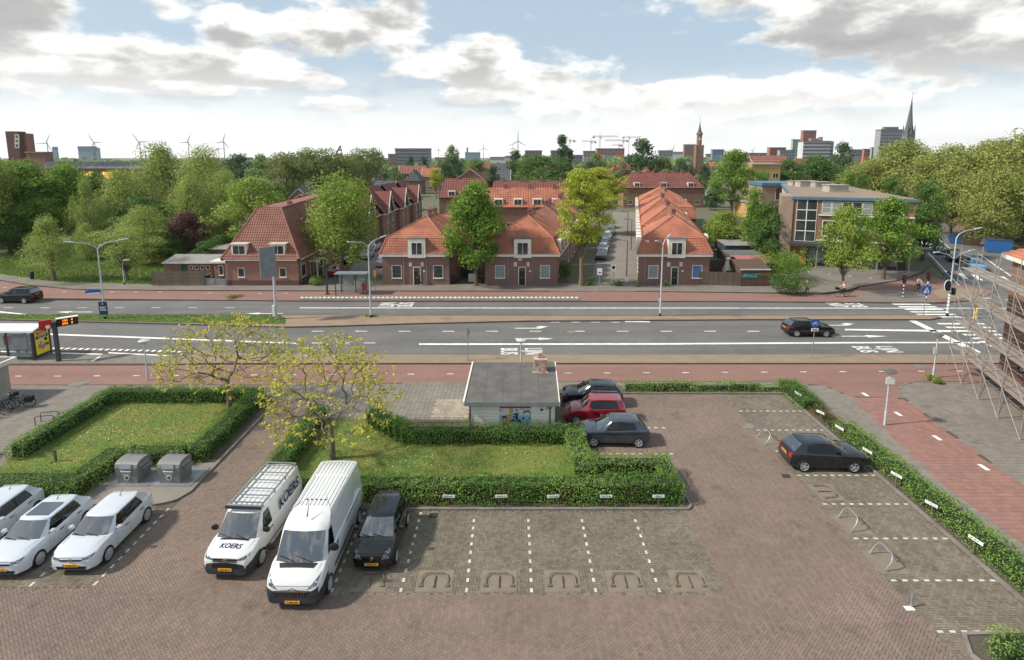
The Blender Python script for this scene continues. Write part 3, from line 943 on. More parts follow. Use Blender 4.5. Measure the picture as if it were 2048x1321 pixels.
# zebra crossings: long bars laid along the road, one behind the other
for i in range(6):
	f = i / 5
	a, c = at(1786 + 59 * f, 609 + 25.5 * f), at(1862 + 62 * f, 609.6 + 25.4 * f)
	dash(road, a.x, c.x, a.y, .5 - .08 * f, .006, 'zebra_bar')
for i in range(8):
	f = i / 7
	a, c = at(1876 + 118 * f, 648 + 51 * f), at(1968 + 80 * f, 648 + 51 * f)
	dash(road, a.x, c.x, a.y, .48, .006, 'zebra_bar')
sr = bpy.data.objects['side_road']
for i in range(7):
	a = 14.0
	c = 0.3 + i * 1.5
	paint([q2(a, c), q2(a + 4.4, c), q2(a + 4.4, c + .6), q2(a, c + .6)], .012, sr, 'zebra_bar')
paint([q2(4, 6.2), q2(40, 6.2), q2(40, 6.4), q2(4, 6.4)], .012, sr, 'lane_line')
paint([q2(20, 3.0), q2(60, 3.0), q2(60, 3.14), q2(20, 3.14)], .012, sr, 'lane_line')
paint([q2(6, -1.0), q2(80, -1.0), q2(80, -.84), q2(6, -.84)], .012, sr, 'lane_line')
for i in range(5):
	paint([q2(-4 + i * .2, i * 2.4), q2(-3.7 + i * .2, i * 2.4), q2(-3.7 + i * .2, i * 2.4 + 1), q2(-4 + i * .2, i * 2.4 + 1)], .012, sr, 'lane_dash')
	paint([q2(1.8 + i * .2, i * 2.4), q2(2.1 + i * .2, i * 2.4), q2(2.1 + i * .2, i * 2.4 + 1), q2(1.8 + i * .2, i * 2.4 + 1)], .012, sr, 'lane_dash')
paint([q2(26, 1.2), q2(29.4, 1.2), q2(29.4, .7), q2(31, 1.5), q2(29.4, 2.2), q2(29.4, 1.5), q2(26, 1.5)], .012, sr, 'lane_arrow')
# cycle path dashes
cp = bpy.data.objects['cycle_path']
for i in range(26):
	p = at(37 + 78.5 * i, 754 - 1.6 * abs(i - 1) * (i > 1) * .28)
	dash(cp, p.x - .24, p.x + .24, p.y, .1, .053, 'path_dash')
for (x, y) in ((1730, 791), (1796, 830), (1874, 878), (1967, 937)):
	p = at(x, y)
	paint(rect(p.x - .12, p.x + .12, p.y - .3, p.y + .3), .062, tr, 'path_dash')
fp = bpy.data.objects['far_cycle_path']
for i in range(5):
	p = at(128 + 48 * i, 585.4)
	dash(fp, p.x - .25, p.x + .25, p.y, .12, .056, 'path_dash')
for (x, y) in ((10, 576), (38, 581), (420, 587), (520, 588), (572, 588)):
	p = at(x, y)
	dash(fp, p.x - .25, p.x + .25, p.y, .12, .056, 'path_dash')
# chequered kerb band at the bus stops
vg = bpy.data.objects['verge']
for i in range(21):
	p = at(96 + 13.2 * i, 699.5 + .36 * i)
	dash(vg, p.x - .16, p.x + .16, p.y, .4, KER + .022, 'kerb_block')
for k, (a, c) in enumerate(((-.2, 205), (217, 335))):
	paint([at(a, 703 + .012 * a, .1), at(c, 704.3 + .022 * c, .1), at(c, 706.4 + .022 * c, .1), at(a, 705.5 + .012 * a, .1)], KER + .03, vg, 'guide_strip')
paint([at(180, 724, .1), at(198, 714.5, .1), at(202, 714.5, .1), at(187, 724.5, .1)], KER + .03, vg, 'guide_strip')
for i in range(62):
	p = at(604 + 9 * i, 597.5)
	dash(fp, p.x - .13, p.x + .13, p.y, .5, .13, 'kerb_block')
sheet('band', [at(600, 594.4), at(1160, 595.2), at(1160, 602), at(600, 601)], .124, 'kerb', parent=fp, thick=.1)
# bay lines: single white stones
for X in (-6.72, -4.15, -1.70, 0.73, 3.12, 5.5):
	for i in range(9 if X > -4 else 10):
		y = 19.25 + i * .52
		if X < 3.5 or y < 24.1:
			dash(lot, X - .05, X + .05, y, .2, .0185, 'line_stone', 'line_stone')
for Y in (17.35, 19.75, 22.2, 24.65, 27.1, 29.55, 32.0, 34.6):
	for i in range(10):
		x = 14.6 + i * .42
		dash(lot, x - .1, x + .1, Y, .1, .0185, 'line_stone', 'line_stone')
for i in range(11):
	dash(lot, -15.86, -15.76, 19.6 + i * .46, .22, .0185, 'line_stone', 'line_stone')
for i in range(4):
	dash(lot, -18.24, -18.14, 19.55 + i * .52, .22, .0185, 'line_stone', 'line_stone')
for i in range(11):
	x = 4.5 + i * .42
	for Y in (29.25,):
		dash(lot, x - .1, x + .1, Y, .1, .0185, 'line_stone', 'line_stone')
for i in range(4):
	dash(lot, 7.6 + i * .45, 7.82 + i * .45, 32.3, .1, .0185, 'line_stone', 'line_stone')
# ---------------------------------------------------------------- hedges
def hedge(name, label, boxes, matname='leaf_hedge', dens=300, size=0.075, seed=1, pale=None, group=None, rough=0.07):
	"""boxes: (x0, x1, y0, y1, h) that together make one clipped hedge"""
	rng = np.random.default_rng(seed)
	bx = sum((q[0] + q[1]) / 2 for q in boxes) / len(boxes)
	by = sum((q[2] + q[3]) / 2 for q in boxes) / len(boxes)
	root = thing(name, label, 'hedge', (bx, by, 0), 0, group)
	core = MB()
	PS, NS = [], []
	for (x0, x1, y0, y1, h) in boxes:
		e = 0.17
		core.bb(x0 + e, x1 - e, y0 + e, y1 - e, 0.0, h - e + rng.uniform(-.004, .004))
		L, D = x1 - x0, y1 - y0
		faces = [(L * D, 't'), (L * h, 'f'), (L * h, 'b'), (D * h, 'l'), (D * h, 'r')]
		for area, k in faces:
			n = int(area * dens * (1.0 if k in 'tf' else .75))
			a, c = rng.uniform(0, 1, n), rng.uniform(0, 1, n)
			off = np.abs(rng.normal(0, rough, n)) - 0.05
			if k == 't':
				P = np.c_[x0 + a * L, y0 + c * D, h + off]
				N = np.tile((0, 0, 1.), (n, 1))
			elif k in 'fb':
				P = np.c_[x0 + a * L, (y0 - off) if k == 'f' else (y1 + off), c * h]
				N = np.tile((0, -1. if k == 'f' else 1., .35), (n, 1))
			else:
				P = np.c_[(x0 - off) if k == 'l' else (x1 + off), y0 + a * D, c * h]
				N = np.tile((-1. if k == 'l' else 1., 0, .35), (n, 1))
			# uneven clipping and a few gaps
			wob = 0.07 * np.sin(P[:, 0] * 1.7 + seed) + 0.07 * np.sin(P[:, 1] * 2.3 + seed * 2) + 0.05 * np.sin(P[:, 0] * 5.1 + P[:, 1] * 4.3) + 0.04 * np.sin(P[:, 0] * 9.7 - P[:, 1] * 8.1)
			P[:, 2] = np.maximum(P[:, 2] + wob * np.clip(P[:, 2] / h * 2 - 1, 0, 1), 0.02)
			if k == 't':                        # rounded shoulders
				ed = np.minimum(np.minimum(a, 1 - a) * L, np.minimum(c, 1 - c) * D)
				P[:, 2] -= .13 * np.exp(-ed / .09)
			else:
				P[:, :2] -= N[:, :2] * (.13 * (P[:, 2] / h) ** 5)[:, None]
			if k != 't':
				q = .06 * np.sin(P[:, 2] * 5 + P[:, 0] * 3 + P[:, 1] * 3) + .05 * np.sin(P[:, 0] * 1.3 + P[:, 1] * 1.7 + seed)
				P[:, :2] += N[:, :2] * q[:, None]
			# drop leaves that end inside another box of the hedge
			keep = np.ones(n, bool)
			for (u0, u1, w0, w1, g) in boxes:
				if (u0, u1, w0, w1) != (x0, x1, y0, y1):
					keep &= ~((P[:, 0] > u0 + .1) & (P[:, 0] < u1 - .1) & (P[:, 1] > w0 + .1) & (P[:, 1] < w1 - .1) & (P[:, 2] < g - .1))
			PS.append(P[keep])
			NS.append(N[keep])
	P, N = np.concatenate(PS), np.concatenate(NS)
	if pale:
		w = np.sin(P[:, 0] * .9 + seed) + np.sin(P[:, 1] * 1.3 + 1) + rng.normal(0, .6, len(P)) > 1.15
	else:
		w = np.zeros(len(P), bool)
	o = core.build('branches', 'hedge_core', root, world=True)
	dead = (np.sin(P[:, 0] * 2.1 + seed * 3) + np.sin(P[:, 1] * 2.7 + seed) + rng.normal(0, .5, len(P)) > 1.7) & (rng.uniform(0, 1, len(P)) < .55)
	if matname != 'leaf_hedge_brown':
		link('dead_leaves', leaf_mesh('dead_leaves', P[dead] - np.array([bx, by, 0]), N[dead], size, 'leaf_hedge_brown', rng, .75), root)
		P, N, w = P[~dead], N[~dead], w[~dead]
	off = np.array([bx, by, 0])
	link('foliage', leaf_mesh('foliage', P[~w] - off, N[~w], size, matname, rng, .75), root)
	if w.any():
		link('young_leaves', leaf_mesh('young_leaves', P[w] - off, N[w] + np.array([0, 0, .4]), size * 1.1, pale, rng, .7), root)
	return root


hedge('hedge', 'clipped green hedge around the lawn left of the access lane', [(-26.9, -16.4, 35.6, 36.6, .95), (-27.0, -26.0, 28.6, 35.7, .95), (-17.3, -16.2, 28.4, 35.7, .95), (-20.4, -17.2, 27.7, 28.9, .95)], pale='leaf_hedge_pale', seed=1)
hedge('hedge', 'broad tangled hedge behind the white cars beside the containers', [(-40, -20.4, 24.75, 26.2, .95), (-21.6, -20.3, 26.1, 28.6, .95)], 'leaf_hedge_pale', pale='leaf_hedge', seed=2, rough=.12)
hedge('hedge', 'short hedge end at the edge of the tiled square, beyond the lawn gap', [(-34, -28.2, 28.2, 29.2, .9)], seed=3)
hedge('hedge', 'hedge along the right of the access lane behind the van with ladder rack', [(-12.4, -11.3, 25.6, 33.6, .95)], pale='leaf_hedge_pale', seed=4)
hedge('hedge', 'long front hedge behind the parking bays with number signs', [(-12.3, 8.0, 24.5, 25.6, 1.1)], pale='leaf_hedge_pale', seed=5, dens=340)
hedge('hedge', 'dark hedge across the lawn in front of the small kiosk', [(-6.3, 4.1, 30.1, 31.1, .95)] + [(-6.75 - .42 * k, -5.9 - .42 * k, 30.35 + .4 * k, 31.5 + .4 * k, .95) for k in range(6)], seed=6)
hedge('hedge', 'pale hedge beside the parked cars closing the lawn on the right', [(2.95, 4.1, 26.2, 30.2, .95), (3.0, 8.0, 26.7, 27.6, .95), (7.1, 8.0, 25.5, 27.3, 1.0)], 'leaf_hedge_pale', pale='leaf_hedge', seed=7)
hedge('hedge', 'low row of hedge shrubs along the back of the parking lot', [(7.7, 9.7, 37.5, 38.2, .6), (9.3, 12.7, 37.45, 38.2, .65), (12.3, 15.4, 37.5, 38.15, .55), (15.0, 17.2, 37.5, 38.15, .6), (16.8, 18.7, 37.55, 38.1, .4)], 'leaf_hedge_pale', seed=8, rough=.12)
hedge('hedge', 'rounded corner hedge where the parking lot meets the cycle path', [(18.5, 19.9, 34.6, 38.4, .75)], 'leaf_hedge', seed=9, rough=.1)
hedge('hedge', 'thin brown withered stretch of the boundary hedge', [(18.9, 19.8, 31.9, 34.6, .5)], 'leaf_hedge_brown', dens=170, seed=10, rough=.14)
hedge('hedge', 'long boundary hedge between the bays and the grey footpath', [(18.9, 20.0, 18.0, 31.8, .75)], 'leaf_hedge_pale', pale='leaf_hedge', dens=330, seed=11, rough=.1)
hedge('hedge', 'near corner hedge at the bottom end of the boundary bays', [(15.5, 19.8, 15.7, 16.7, .8)], 'leaf_hedge_pale', pale='leaf_hedge', seed=12, rough=.13)


def bush(name, label, x, y, w, h, matname, n=1800, size=.1, seed=1, cat='bush', d=None, group=None):
	rng = np.random.default_rng(seed)
	root = thing(name, label, cat, (x, y, 0.03), 0, group)
	k = max(4, int(w * 3))
	cen = np.c_[rng.normal(0, w * .2, k), rng.normal(0, (d or w) * .2, k), rng.uniform(.25, .72, k) * h]
	d_ = rng.normal(0, 1, (n, 3))
	d_ /= np.linalg.norm(d_, axis=1)[:, None]
	c = cen[rng.integers(0, k, n)]
	P = c + d_ * np.array([w * .3, (d or w) * .3, h * .32]) * rng.uniform(.6, 1, (n, 1))
	P[:, 2] = np.maximum(P[:, 2], .02)
	link('foliage', leaf_mesh('foliage', P, d_ + np.array([0, 0, .4]), size, matname, rng), root)
	s = MB()
	for i in range(5):
		q = cen[i % k]
		s.tube([(q[0] * .2, q[1] * .2, -.03), (q[0] * .6, q[1] * .6, q[2] * .6), tuple(q)], [.03, .02, .01], 5)
	s.build('stems', 'bark', root)
	return root


# ---------------------------------------------------------------- trees
def crown_r(shape, t):
	if shape == 'round':
		return math.sin(math.pi * min(1, max(0, (t * .92 + .08)))) ** .55
	if shape == 'egg':
		return (math.sin(math.pi * (t ** .7 * .9 + .1))) ** .7
	if shape == 'cone':
		return max(.08, (1 - t) ** .75) * min(1, t * 6 + .35)
	if shape == 'column':
		return min(1, t * 5 + .3) * (1 - t ** 3) ** .6
	if shape == 'spread':
		return min(1, .35 + t * 1.3) * (1 - max(0, t - .35) ** 1.6 * 1.35) ** .5
	return 1 - abs(t - .5)


PROTO = {}


def tree_proto(kind, seed, H=10.0, Wd=7.0, th=.25, shape='round', n=9000, leaf=.28, clumps=70, cr=.15, tr=.022, leafmat='leaf_maple', multi=1, flat=.7, droop=0.0, barkm='bark', lean=0.0, tight=.55, inner=.15):
	"""one tree of a kind: trunk with limbs that reach the leaf clumps, crown of many small leaves; unit size H by Wd metres"""
	rng = np.random.default_rng(seed)
	rnd = random.Random(seed)
	z0 = th * H
	cen = []
	for i in range(clumps):
		t = rng.uniform(0, 1) ** .9
		a = i * 2.39996 + rng.normal(0, .35)
		rr = crown_r(shape, t) * Wd / 2 * (1 + .16 * math.sin(2 * a + seed) + .13 * math.sin(3 * a + 7 * t + seed * 2) + .10 * math.sin(5 * a - 9 * t))
		q = rng.uniform(0, 1) ** tight
		q = max(inner, q) * rng.uniform(.84, 1.16)
		cen.append((math.cos(a) * rr * q * .86, math.sin(a) * rr * q * .86, z0 + t * (H - z0) * .95))
	cen = np.array(cen)
	crs = cr * Wd * rng.uniform(.45, 1.0, clumps) ** 1.5 * 1.55
	cnt = (crs ** 2 / (crs ** 2).sum() * n).astype(int) + 3
	idx = np.repeat(np.arange(clumps), cnt)
	d = rng.normal(0, 1, (len(idx), 3))
	d /= np.linalg.norm(d, axis=1)[:, None]
	rad = crs[idx][:, None] * rng.uniform(.35, 1.05, (len(idx), 1)) ** .6
	P = cen[idx] + d * rad * np.array([1, 1, flat])
	if droop:
		out = np.hypot(P[:, 0], P[:, 1]) / (Wd / 2)
		P[:, 2] -= droop * H * out ** 2 * rng.uniform(.2, 1, len(P))
	P[:, 2] = np.maximum(P[:, 2], .4)
	up = d * np.array([1, 1, .8]) + np.array([0, 0, .45]) + np.c_[P[:, 0], P[:, 1], np.zeros(len(P))] / Wd * .8
	crown = leaf_mesh('crown_' + kind, P, up, leaf, leafmat, rng, .65)
	t = MB()
	r0 = tr * H
	ends = sorted(range(clumps), key=lambda i: -crs[i])[:int(clumps * .55)]
	stems = []
	for s in range(multi):
		a = s * 2 * math.pi / max(1, multi) + .6
		sp = 0.0 if multi == 1 else .09 * Wd
		top = Vector((math.cos(a) * sp * 2.2 + lean, math.sin(a) * sp * 2.2, H * (.80 if shape != 'spread' else .5)))
		base = Vector((math.cos(a) * sp * .25, math.sin(a) * sp * .25, -.05))
		pts, rs = [], []
		for k in range(8):
			f = k / 7
			p = base.lerp(top, f) + Vector((rnd.uniform(-1, 1), rnd.uniform(-1, 1), 0)) * .015 * H * f
			pts.append(p)
			rs.append(r0 / math.sqrt(multi) * (1.35 if k == 0 else 1) * (1 - .82 * f) + .01)
		t.tube(pts, rs, 8)
		stems.append((pts, rs))
	for i in ends:
		c = Vector(cen[i])
		pts, rs = stems[i % multi]
		f = min(.95, max(.12 if shape != 'spread' else .3, (c.z / H - .12) * .9))
		k = f * 7
		k0 = int(k)
		a = pts[k0].lerp(pts[min(7, k0 + 1)], k - k0)
		b_ = a.lerp(c, .5) + Vector((0, 0, .04 * H))
		t.tube([a, b_, c], [max(.012, rs[k0] * .42), max(.01, rs[k0] * .25), .008], 5)
	trunk = t.mesh('trunk_' + kind, barkm, 40)
	PROTO.setdefault(kind, []).append((trunk, crown, H, Wd))


tree_proto('maple', 11, 10, 8, .28, 'egg', 12000, .30, 80, .14, leafmat='leaf_maple', tight=.45)
tree_proto('maple', 12, 10, 8, .25, 'round', 12000, .30, 80, .14, leafmat='leaf_maple', tight=.45)
tree_proto('deep', 13, 10, 8, .16, 'round', 12000, .30, 80, .15, leafmat='leaf_deep', tight=.4)
tree_proto('deep', 14, 10, 8, .18, 'egg', 12000, .30, 80, .15, leafmat='leaf_deep', tight=.4)
tree_proto('willow', 15, 10, 9, .12, 'round', 15000, .20, 120, .12, leafmat='leaf_willow', multi=3, droop=.05, flat=1.2, tight=.6)
tree_proto('willow', 16, 10, 9, .15, 'egg', 15000, .20, 120, .12, leafmat='leaf_willow', multi=2, droop=.05, flat=1.2, tight=.6)
tree_proto('street_willow', 17, 10, 8, .26, 'round', 13000, .22, 90, .125, leafmat='leaf_bright', multi=4, droop=.06, flat=1.15, tight=.5, barkm='bark_pale', tr=.035)
tree_proto('bright', 18, 10, 8, .22, 'round', 9000, .28, 70, .15, leafmat='leaf_bright', tight=.45)
tree_proto('lime', 19, 10, 7, .38, 'round', 12000, .2, 120, .115, leafmat='leaf_lime', flat=.38, tight=.6, barkm='bark_pale')
tree_proto('plane', 20, 10, 9, .2, 'round', 12000, .26, 90, .14, leafmat='leaf_plane', tight=.4)
tree_proto('plane', 21, 10, 9, .2, 'round', 12000, .26, 100, .135, leafmat='leaf_plane', tight=.4)
tree_proto('olive', 22, 10, 8, .15, 'round', 7000, .32, 60, .16, leafmat='leaf_olive', tight=.45)
tree_proto('purple', 23, 10, 9, .12, 'round', 7000, .34, 70, .14, leafmat='leaf_purple', tight=.6)
tree_proto('cone', 24, 10, 5, .1, 'column', 6000, .3, 60, .2, leafmat='leaf_deep', tight=.4)
tree_proto('cone', 25, 10, 5, .08, 'cone', 6000, .3, 60, .2, leafmat='leaf_maple', tight=.4)
tree_proto('poplar', 26, 10, 2.6, .06, 'column', 3500, .34, 50, .26, leafmat='leaf_fardark', tight=.4)
tree_proto('farround', 27, 10, 10, .12, 'round', 3000, .55, 45, .16, leafmat='leaf_far', tight=.4)
tree_proto('farround', 28, 10, 10, .12, 'egg', 3000, .55, 45, .16, leafmat='leaf_far', tight=.4)
tree_proto('fardark', 29, 10, 9, .15, 'round', 3500, .5, 50, .15, leafmat='leaf_fardark', tight=.4)
tree_proto('fardark', 30, 10, 9, .15, 'egg', 3500, .5, 50, .15, leafmat='leaf_fardark', tight=.4)
tree_proto('birch', 31, 10, 7, .2, 'egg', 9000, .2, 80, .13, leafmat='leaf_willow', droop=.22, flat=1.3, tight=.6, barkm='bark_pale')
tree_proto('pale', 32, 10, 11, .3, 'spread', 5000, .24, 80, .09, leafmat='leaf_willow', flat=.5, tight=.7, lean=-.6)
tree_proto('street', 33, 10, 8, .32, 'egg', 9000, .26, 80, .13, leafmat='leaf_bright', flat=.6, tight=.55)
tree_proto('street', 34, 10, 8, .3, 'egg', 9000, .26, 80, .13, leafmat='leaf_maple', flat=.6, tight=.55)


def tree(kind, px, ybase, ytop, wpx, label, name='tree', var=None, group=None, D=None, cat='tree'):
	"""tree standing where the photo's (px, ybase) meets the ground, as tall as row ytop says, wpx photo pixels wide"""
	if D is None:
		p = at(px, ybase)
	else:
		p = far(px, 330, D)
	X, Y = p.x, p.y
	h = ztop(X, Y, ytop)
	dep = Y * math.cos(PIT) + (EYE - h * .6) * math.sin(PIT)
	w = wpx * dep / FPX
	vs = PROTO[kind]
	tk, cr, H0, W0 = vs[var if var is not None else hash((int(px), int(ytop))) % len(vs)]
	root = thing(name, label, cat, (X, Y, 0), random.Random(int(px) * 7 + int(ytop)).uniform(0, 6.28), group)
	if kind == 'pale':
		root.rotation_euler[2] = 0
	root.scale = (w / W0, w / W0, h / H0)
	link('trunk', tk, root)
	link('crown', cr, root)
	return root


# park on the left
tree('maple', 40, 498, 326, 190, 'large dense green maple at the far left edge of the park', 'maple_tree', 1)
tree('maple', 148, 490, 336, 120, 'dark green maple behind the grey van with a bright rounded crown', 'maple_tree', 0)
tree('deep', 205, 488, 350, 90, 'dark round tree half hidden behind the slim birch', 'park_tree')
tree('plane', -30, 512, 292, 130, 'pale olive tree cut off by the photo edge above the parked car', 'park_tree')
tree('birch', 108, 562, 440, 110, 'small weeping birch standing alone on the park grass', 'weeping_birch')
tree('pale', 256, 562, 452, 150, 'small spreading tree with yellowish leaves and a leaning trunk', 'spreading_tree')
tree('birch', 183, 508, 362, 70, 'slim tall birch with a pale trunk in the park', 'birch_tree')
tree('willow', 258, 492, 348, 140, 'grey-green willow nearest the school in the park', 'willow_tree', 0)
tree('willow', 335, 478, 296, 170, 'tallest feathery willow in the middle of the park', 'willow_tree', 1)
tree('willow', 425, 482, 306, 150, 'feathery willow behind the purple tree', 'willow_tree', 0)
tree('willow', 290, 530, 420, 130, 'low shaggy willow shrub in the middle of the park', 'willow_shrub', 0)
tree('purple', 380, 520, 428, 95, 'small purple-leaved plum tree beside the sheds', 'plum_tree')
tree('bright', 508, 512, 358, 160, 'rounded light green tree behind the big brick house', 'garden_tree')
tree('deep', 445, 520, 470, 70, 'dark shrub tree squeezed between the sheds and the house', 'garden_tree')
tree('deep', 330, 512, 440, 110, 'dark undergrowth tree below the willows', 'park_tree')
for (k_, x, yb, yt, w, lab) in (('willow', 225, 500, 396, 110, 'shaggy willow left of the middle of the park'), ('deep', 250, 515, 432, 90, 'dark shrub tree behind the yellowish spreading tree'), ('willow', 390, 500, 360, 120, 'willow behind and above the purple plum tree'),
								('deep', 300, 500, 392, 110, 'dark tree under the tallest willow'), ('willow', 460, 496, 350, 100, 'willow beside the rounded light green tree'), ('maple', 90, 505, 400, 110, 'low maple behind the weeping birch'), ('deep', 20, 508, 420, 90, 'dark low tree behind the park path'),
								('olive', 140, 470, 318, 110, 'olive tree in front of the school roof'), ('deep', 350, 525, 470, 80, 'dark bush tree left of the plum tree'), ('olive', 60, 465, 312, 100, 'olive tree in front of the dark red tower block'), ('willow', 178, 520, 450, 70, 'small grey willow between birch and spreading tree'),
								('deep', 415, 528, 482, 60, 'dark bush behind the long grey-roofed shed'), ('deep', 555, 490, 372, 80, 'dark tree right behind the steep brown roof')):
	tree(k_, x, yb, yt, w, lab, 'park_tree')
# street trees
tree('street_willow', 692, 556, 354, 176, 'street tree with several stems and yellow-green crown beside the bus shelter', 'street_tree')
tree('maple', 952, 573, 372, 136, 'vivid green maple standing between the two mansard houses', 'maple_tree', 0)
tree('lime', 1162, 573, 336, 128, 'tall lime-yellow tree at the corner of the side street', 'acacia_tree')
tree('lime', 1196, 470, 334, 120, 'second lime-yellow tree further up the side street', 'acacia_tree')
tree('street', 1684, 583, 402, 112, 'bright green street tree by the cyclist in front of the shops', 'street_tree', 0)
tree('street', 1766, 560, 398, 138, 'bright green street tree standing close to the shop canopy', 'street_tree', 1)
tree('cone', 1845, 520, 362, 62, 'dark upright oak at the right end of the office block', 'oak_tree', 0)
tree('cone', 1776, 470, 352, 44, 'upright oak behind the office roof near its right end', 'oak_tree', 0)
tree('cone', 1712, 440, 350, 34, 'small upright oak behind the roof chimneys', 'oak_tree', 0)
tree('cone', 1692, 445, 346, 40, 'upright oak left of its smaller twin behind the roof', 'oak_tree', 1)
tree('cone', 1502, 515, 378, 56, 'pale upright tree left of the office side wall', 'garden_tree', 1)
tree('cone', 1530, 525, 404, 64, 'darker upright tree touching the office side wall', 'garden_tree', 0)
tree('bright', 1452, 505, 424, 100, 'yellow-green garden tree behind the sheds', 'garden_tree')
tree('deep', 1432, 495, 440, 60, 'dark garden shrub tree beside the end of the brick row', 'garden_tree')
tree('street', 1462, 432, 302, 108, 'tall green tree in front of the yellow building', 'square_tree', 1)
tree('fardark', 1420, 420, 380, 40, 'small dark tree beside the little square', 'square_tree')
# plane trees along the right-hand road
for i, (x, yb, yt, w, lab) in enumerate([
		(1735, 425, 318, 120, 'pale plane tree nearest the office roof chimneys'), (1800, 430, 284, 150, 'tall plane tree straight below the church spire'),
		(1880, 445, 292, 150, 'plane tree behind the dark upright oak'), (1960, 468, 286, 190, 'broad plane tree above the blue container'),
		(2050, 490, 262, 230, 'largest plane tree at the right edge above the tiled roof'), (1900, 470, 340, 110, 'low plane tree above the black waiting cars'),
		(1985, 500, 330, 130, 'low hanging plane tree close to the scaffolding'), (2120, 470, 280, 220, 'plane tree half outside the right edge')]):
	tree('plane', x, yb, yt, w, lab, 'plane_tree', i % 2, 'plane trees along the right-hand road')
for i, (x, yb, yt, w, lab) in enumerate([
		(1570, 405, 318, 70, 'round dark tree right of the yellow building'), (1628, 402, 314, 100, 'wide green tree right of its round neighbour behind the office block'),
		(1672, 392, 330, 60, 'small tree between the office block and the plane trees')]):
	tree('deep', x, yb, yt, w, lab, 'square_tree', i % 2, 'trees behind the office block')
# middle distance trees between the roofs: x, base row, top row, width, kind, what singles it out
MID = [(575, 405, 300, 90, 'olive', 'olive tree left of the tallest one behind the brick house'), (640, 402, 291, 110, 'olive', 'tallest olive-green tree behind the brick house'), (735, 395, 292, 95, 'olive', 'round olive tree left of the long flats'),
	   (690, 400, 318, 70, 'olive', 'low tree between two bigger olive trees'), (525, 392, 312, 70, 'farround', 'hazy tree behind the light green garden tree'), (478, 388, 312, 80, 'fardark', 'dark tree right of the willows'),
	   (790, 380, 335, 40, 'farround', 'small tree in front of the long flats'), (848, 372, 312, 26, 'fardark', 'small dark tree below the right end of the flats'), (822, 376, 316, 26, 'fardark', 'small dark tree below the middle of the flats'),
	   (905, 372, 294, 48, 'farround', 'loose tall tree right of the long flats'), (905, 388, 316, 56, 'fardark', 'green tree below the loose tall one'), (952, 385, 322, 60, 'farround', 'low wide tree among the roofs'),
	   (985, 400, 330, 36, 'fardark', 'dark round tree at the end of the gabled terrace'), (872, 398, 338, 38, 'lime', 'small yellow tree among the roofs'), (1032, 378, 300, 44, 'fardark', 'dark tree below the single tall turbine'),
	   (1050, 388, 312, 40, 'farround', 'lighter tree left of the big chestnut'), (1083, 408, 310, 118, 'deep', 'big round chestnut tree behind the orange terrace'), (1124, 385, 270, 26, 'poplar', 'tall narrow poplar beside the cranes'),
	   (1138, 380, 298, 22, 'poplar', 'shorter poplar against the tall narrow one'), (1283, 392, 276, 76, 'fardark', 'big airy dark tree right of the red building'), (1190, 372, 308, 60, 'farround', 'pale tree in front of the red building'),
	   (1222, 385, 330, 50, 'bright', 'bright tree at the end of the side street'), (1325, 392, 318, 60, 'farround', 'round tree left of the church tower'), (1362, 394, 322, 50, 'fardark', 'dark tree at the foot of the church tower'),
	   (1330, 400, 340, 44, 'bright', 'small bright tree among the dark red roofs'), (1405, 396, 332, 32, 'fardark', 'small dark tree right of the church tower'), (1682, 372, 284, 58, 'fardark', 'dark airy tree left of the grey tower block'),
	   (1392, 402, 352, 40, 'farround', 'pale tree on the little square behind the row'), (1300, 405, 352, 36, 'fardark', 'dark tree between the dark red roofs'), (1345, 412, 366, 34, 'bright', 'small bright tree behind the last row house'), (1430, 415, 362, 44, 'fardark', 'dark tree at the edge of the little square'),
	   (1232, 408, 345, 44, 'farround', 'tree at the bend of the side street'), (770, 400, 345, 50, 'fardark', 'dark tree left of the gabled terrace'), (1015, 395, 345, 44, 'farround', 'pale tree above the dark red terrace'), (880, 372, 322, 40, 'farround', 'hazy tree above the gabled terrace'), (1520, 420, 345, 50, 'farround', 'pale tree against the yellow building'), (600, 395, 322, 60, 'farround', 'hazy tree above the grey roofed house'),
	   (1178, 392, 326, 40, 'fardark', 'dark little tree behind the lime-yellow crown')]
for (x, yb, yt, w, k, lab) in MID:
	tree(k, x, yb, yt, w, lab, 'distant_tree', None, 'trees between the roofs')
# far belt of woods along the horizon: one mass
rng = np.random.default_rng(5)
PS, NS = [], []
for k in range(900):
	D = rng.uniform(420, 1500)
	x = rng.uniform(-1.05, 1.05) * D
	h = rng.uniform(6, 13) * (1 + .25 * math.sin(x * .01))
	w = rng.uniform(8, 22)
	n = int(26 + 22 * 420 / D)
	d = rng.normal(0, 1, (n, 3))
	d /= np.linalg.norm(d, axis=1)[:, None]
	PS.append(np.array([x, D, h * .5]) + d * np.array([w, w * .6, h * .55]))
	NS.append(d + np.array([0, -.2, .4]))
P, N = np.concatenate(PS), np.concatenate(NS)
P[:, 2] = np.maximum(P[:, 2], .3)
o = link('treeline', leaf_mesh('treeline', P, N, 5.0, 'leaf_far', rng, .5, .8))
tag(o, 'distant belts of green trees filling the plain up to the horizon', 'woods', kind='stuff')


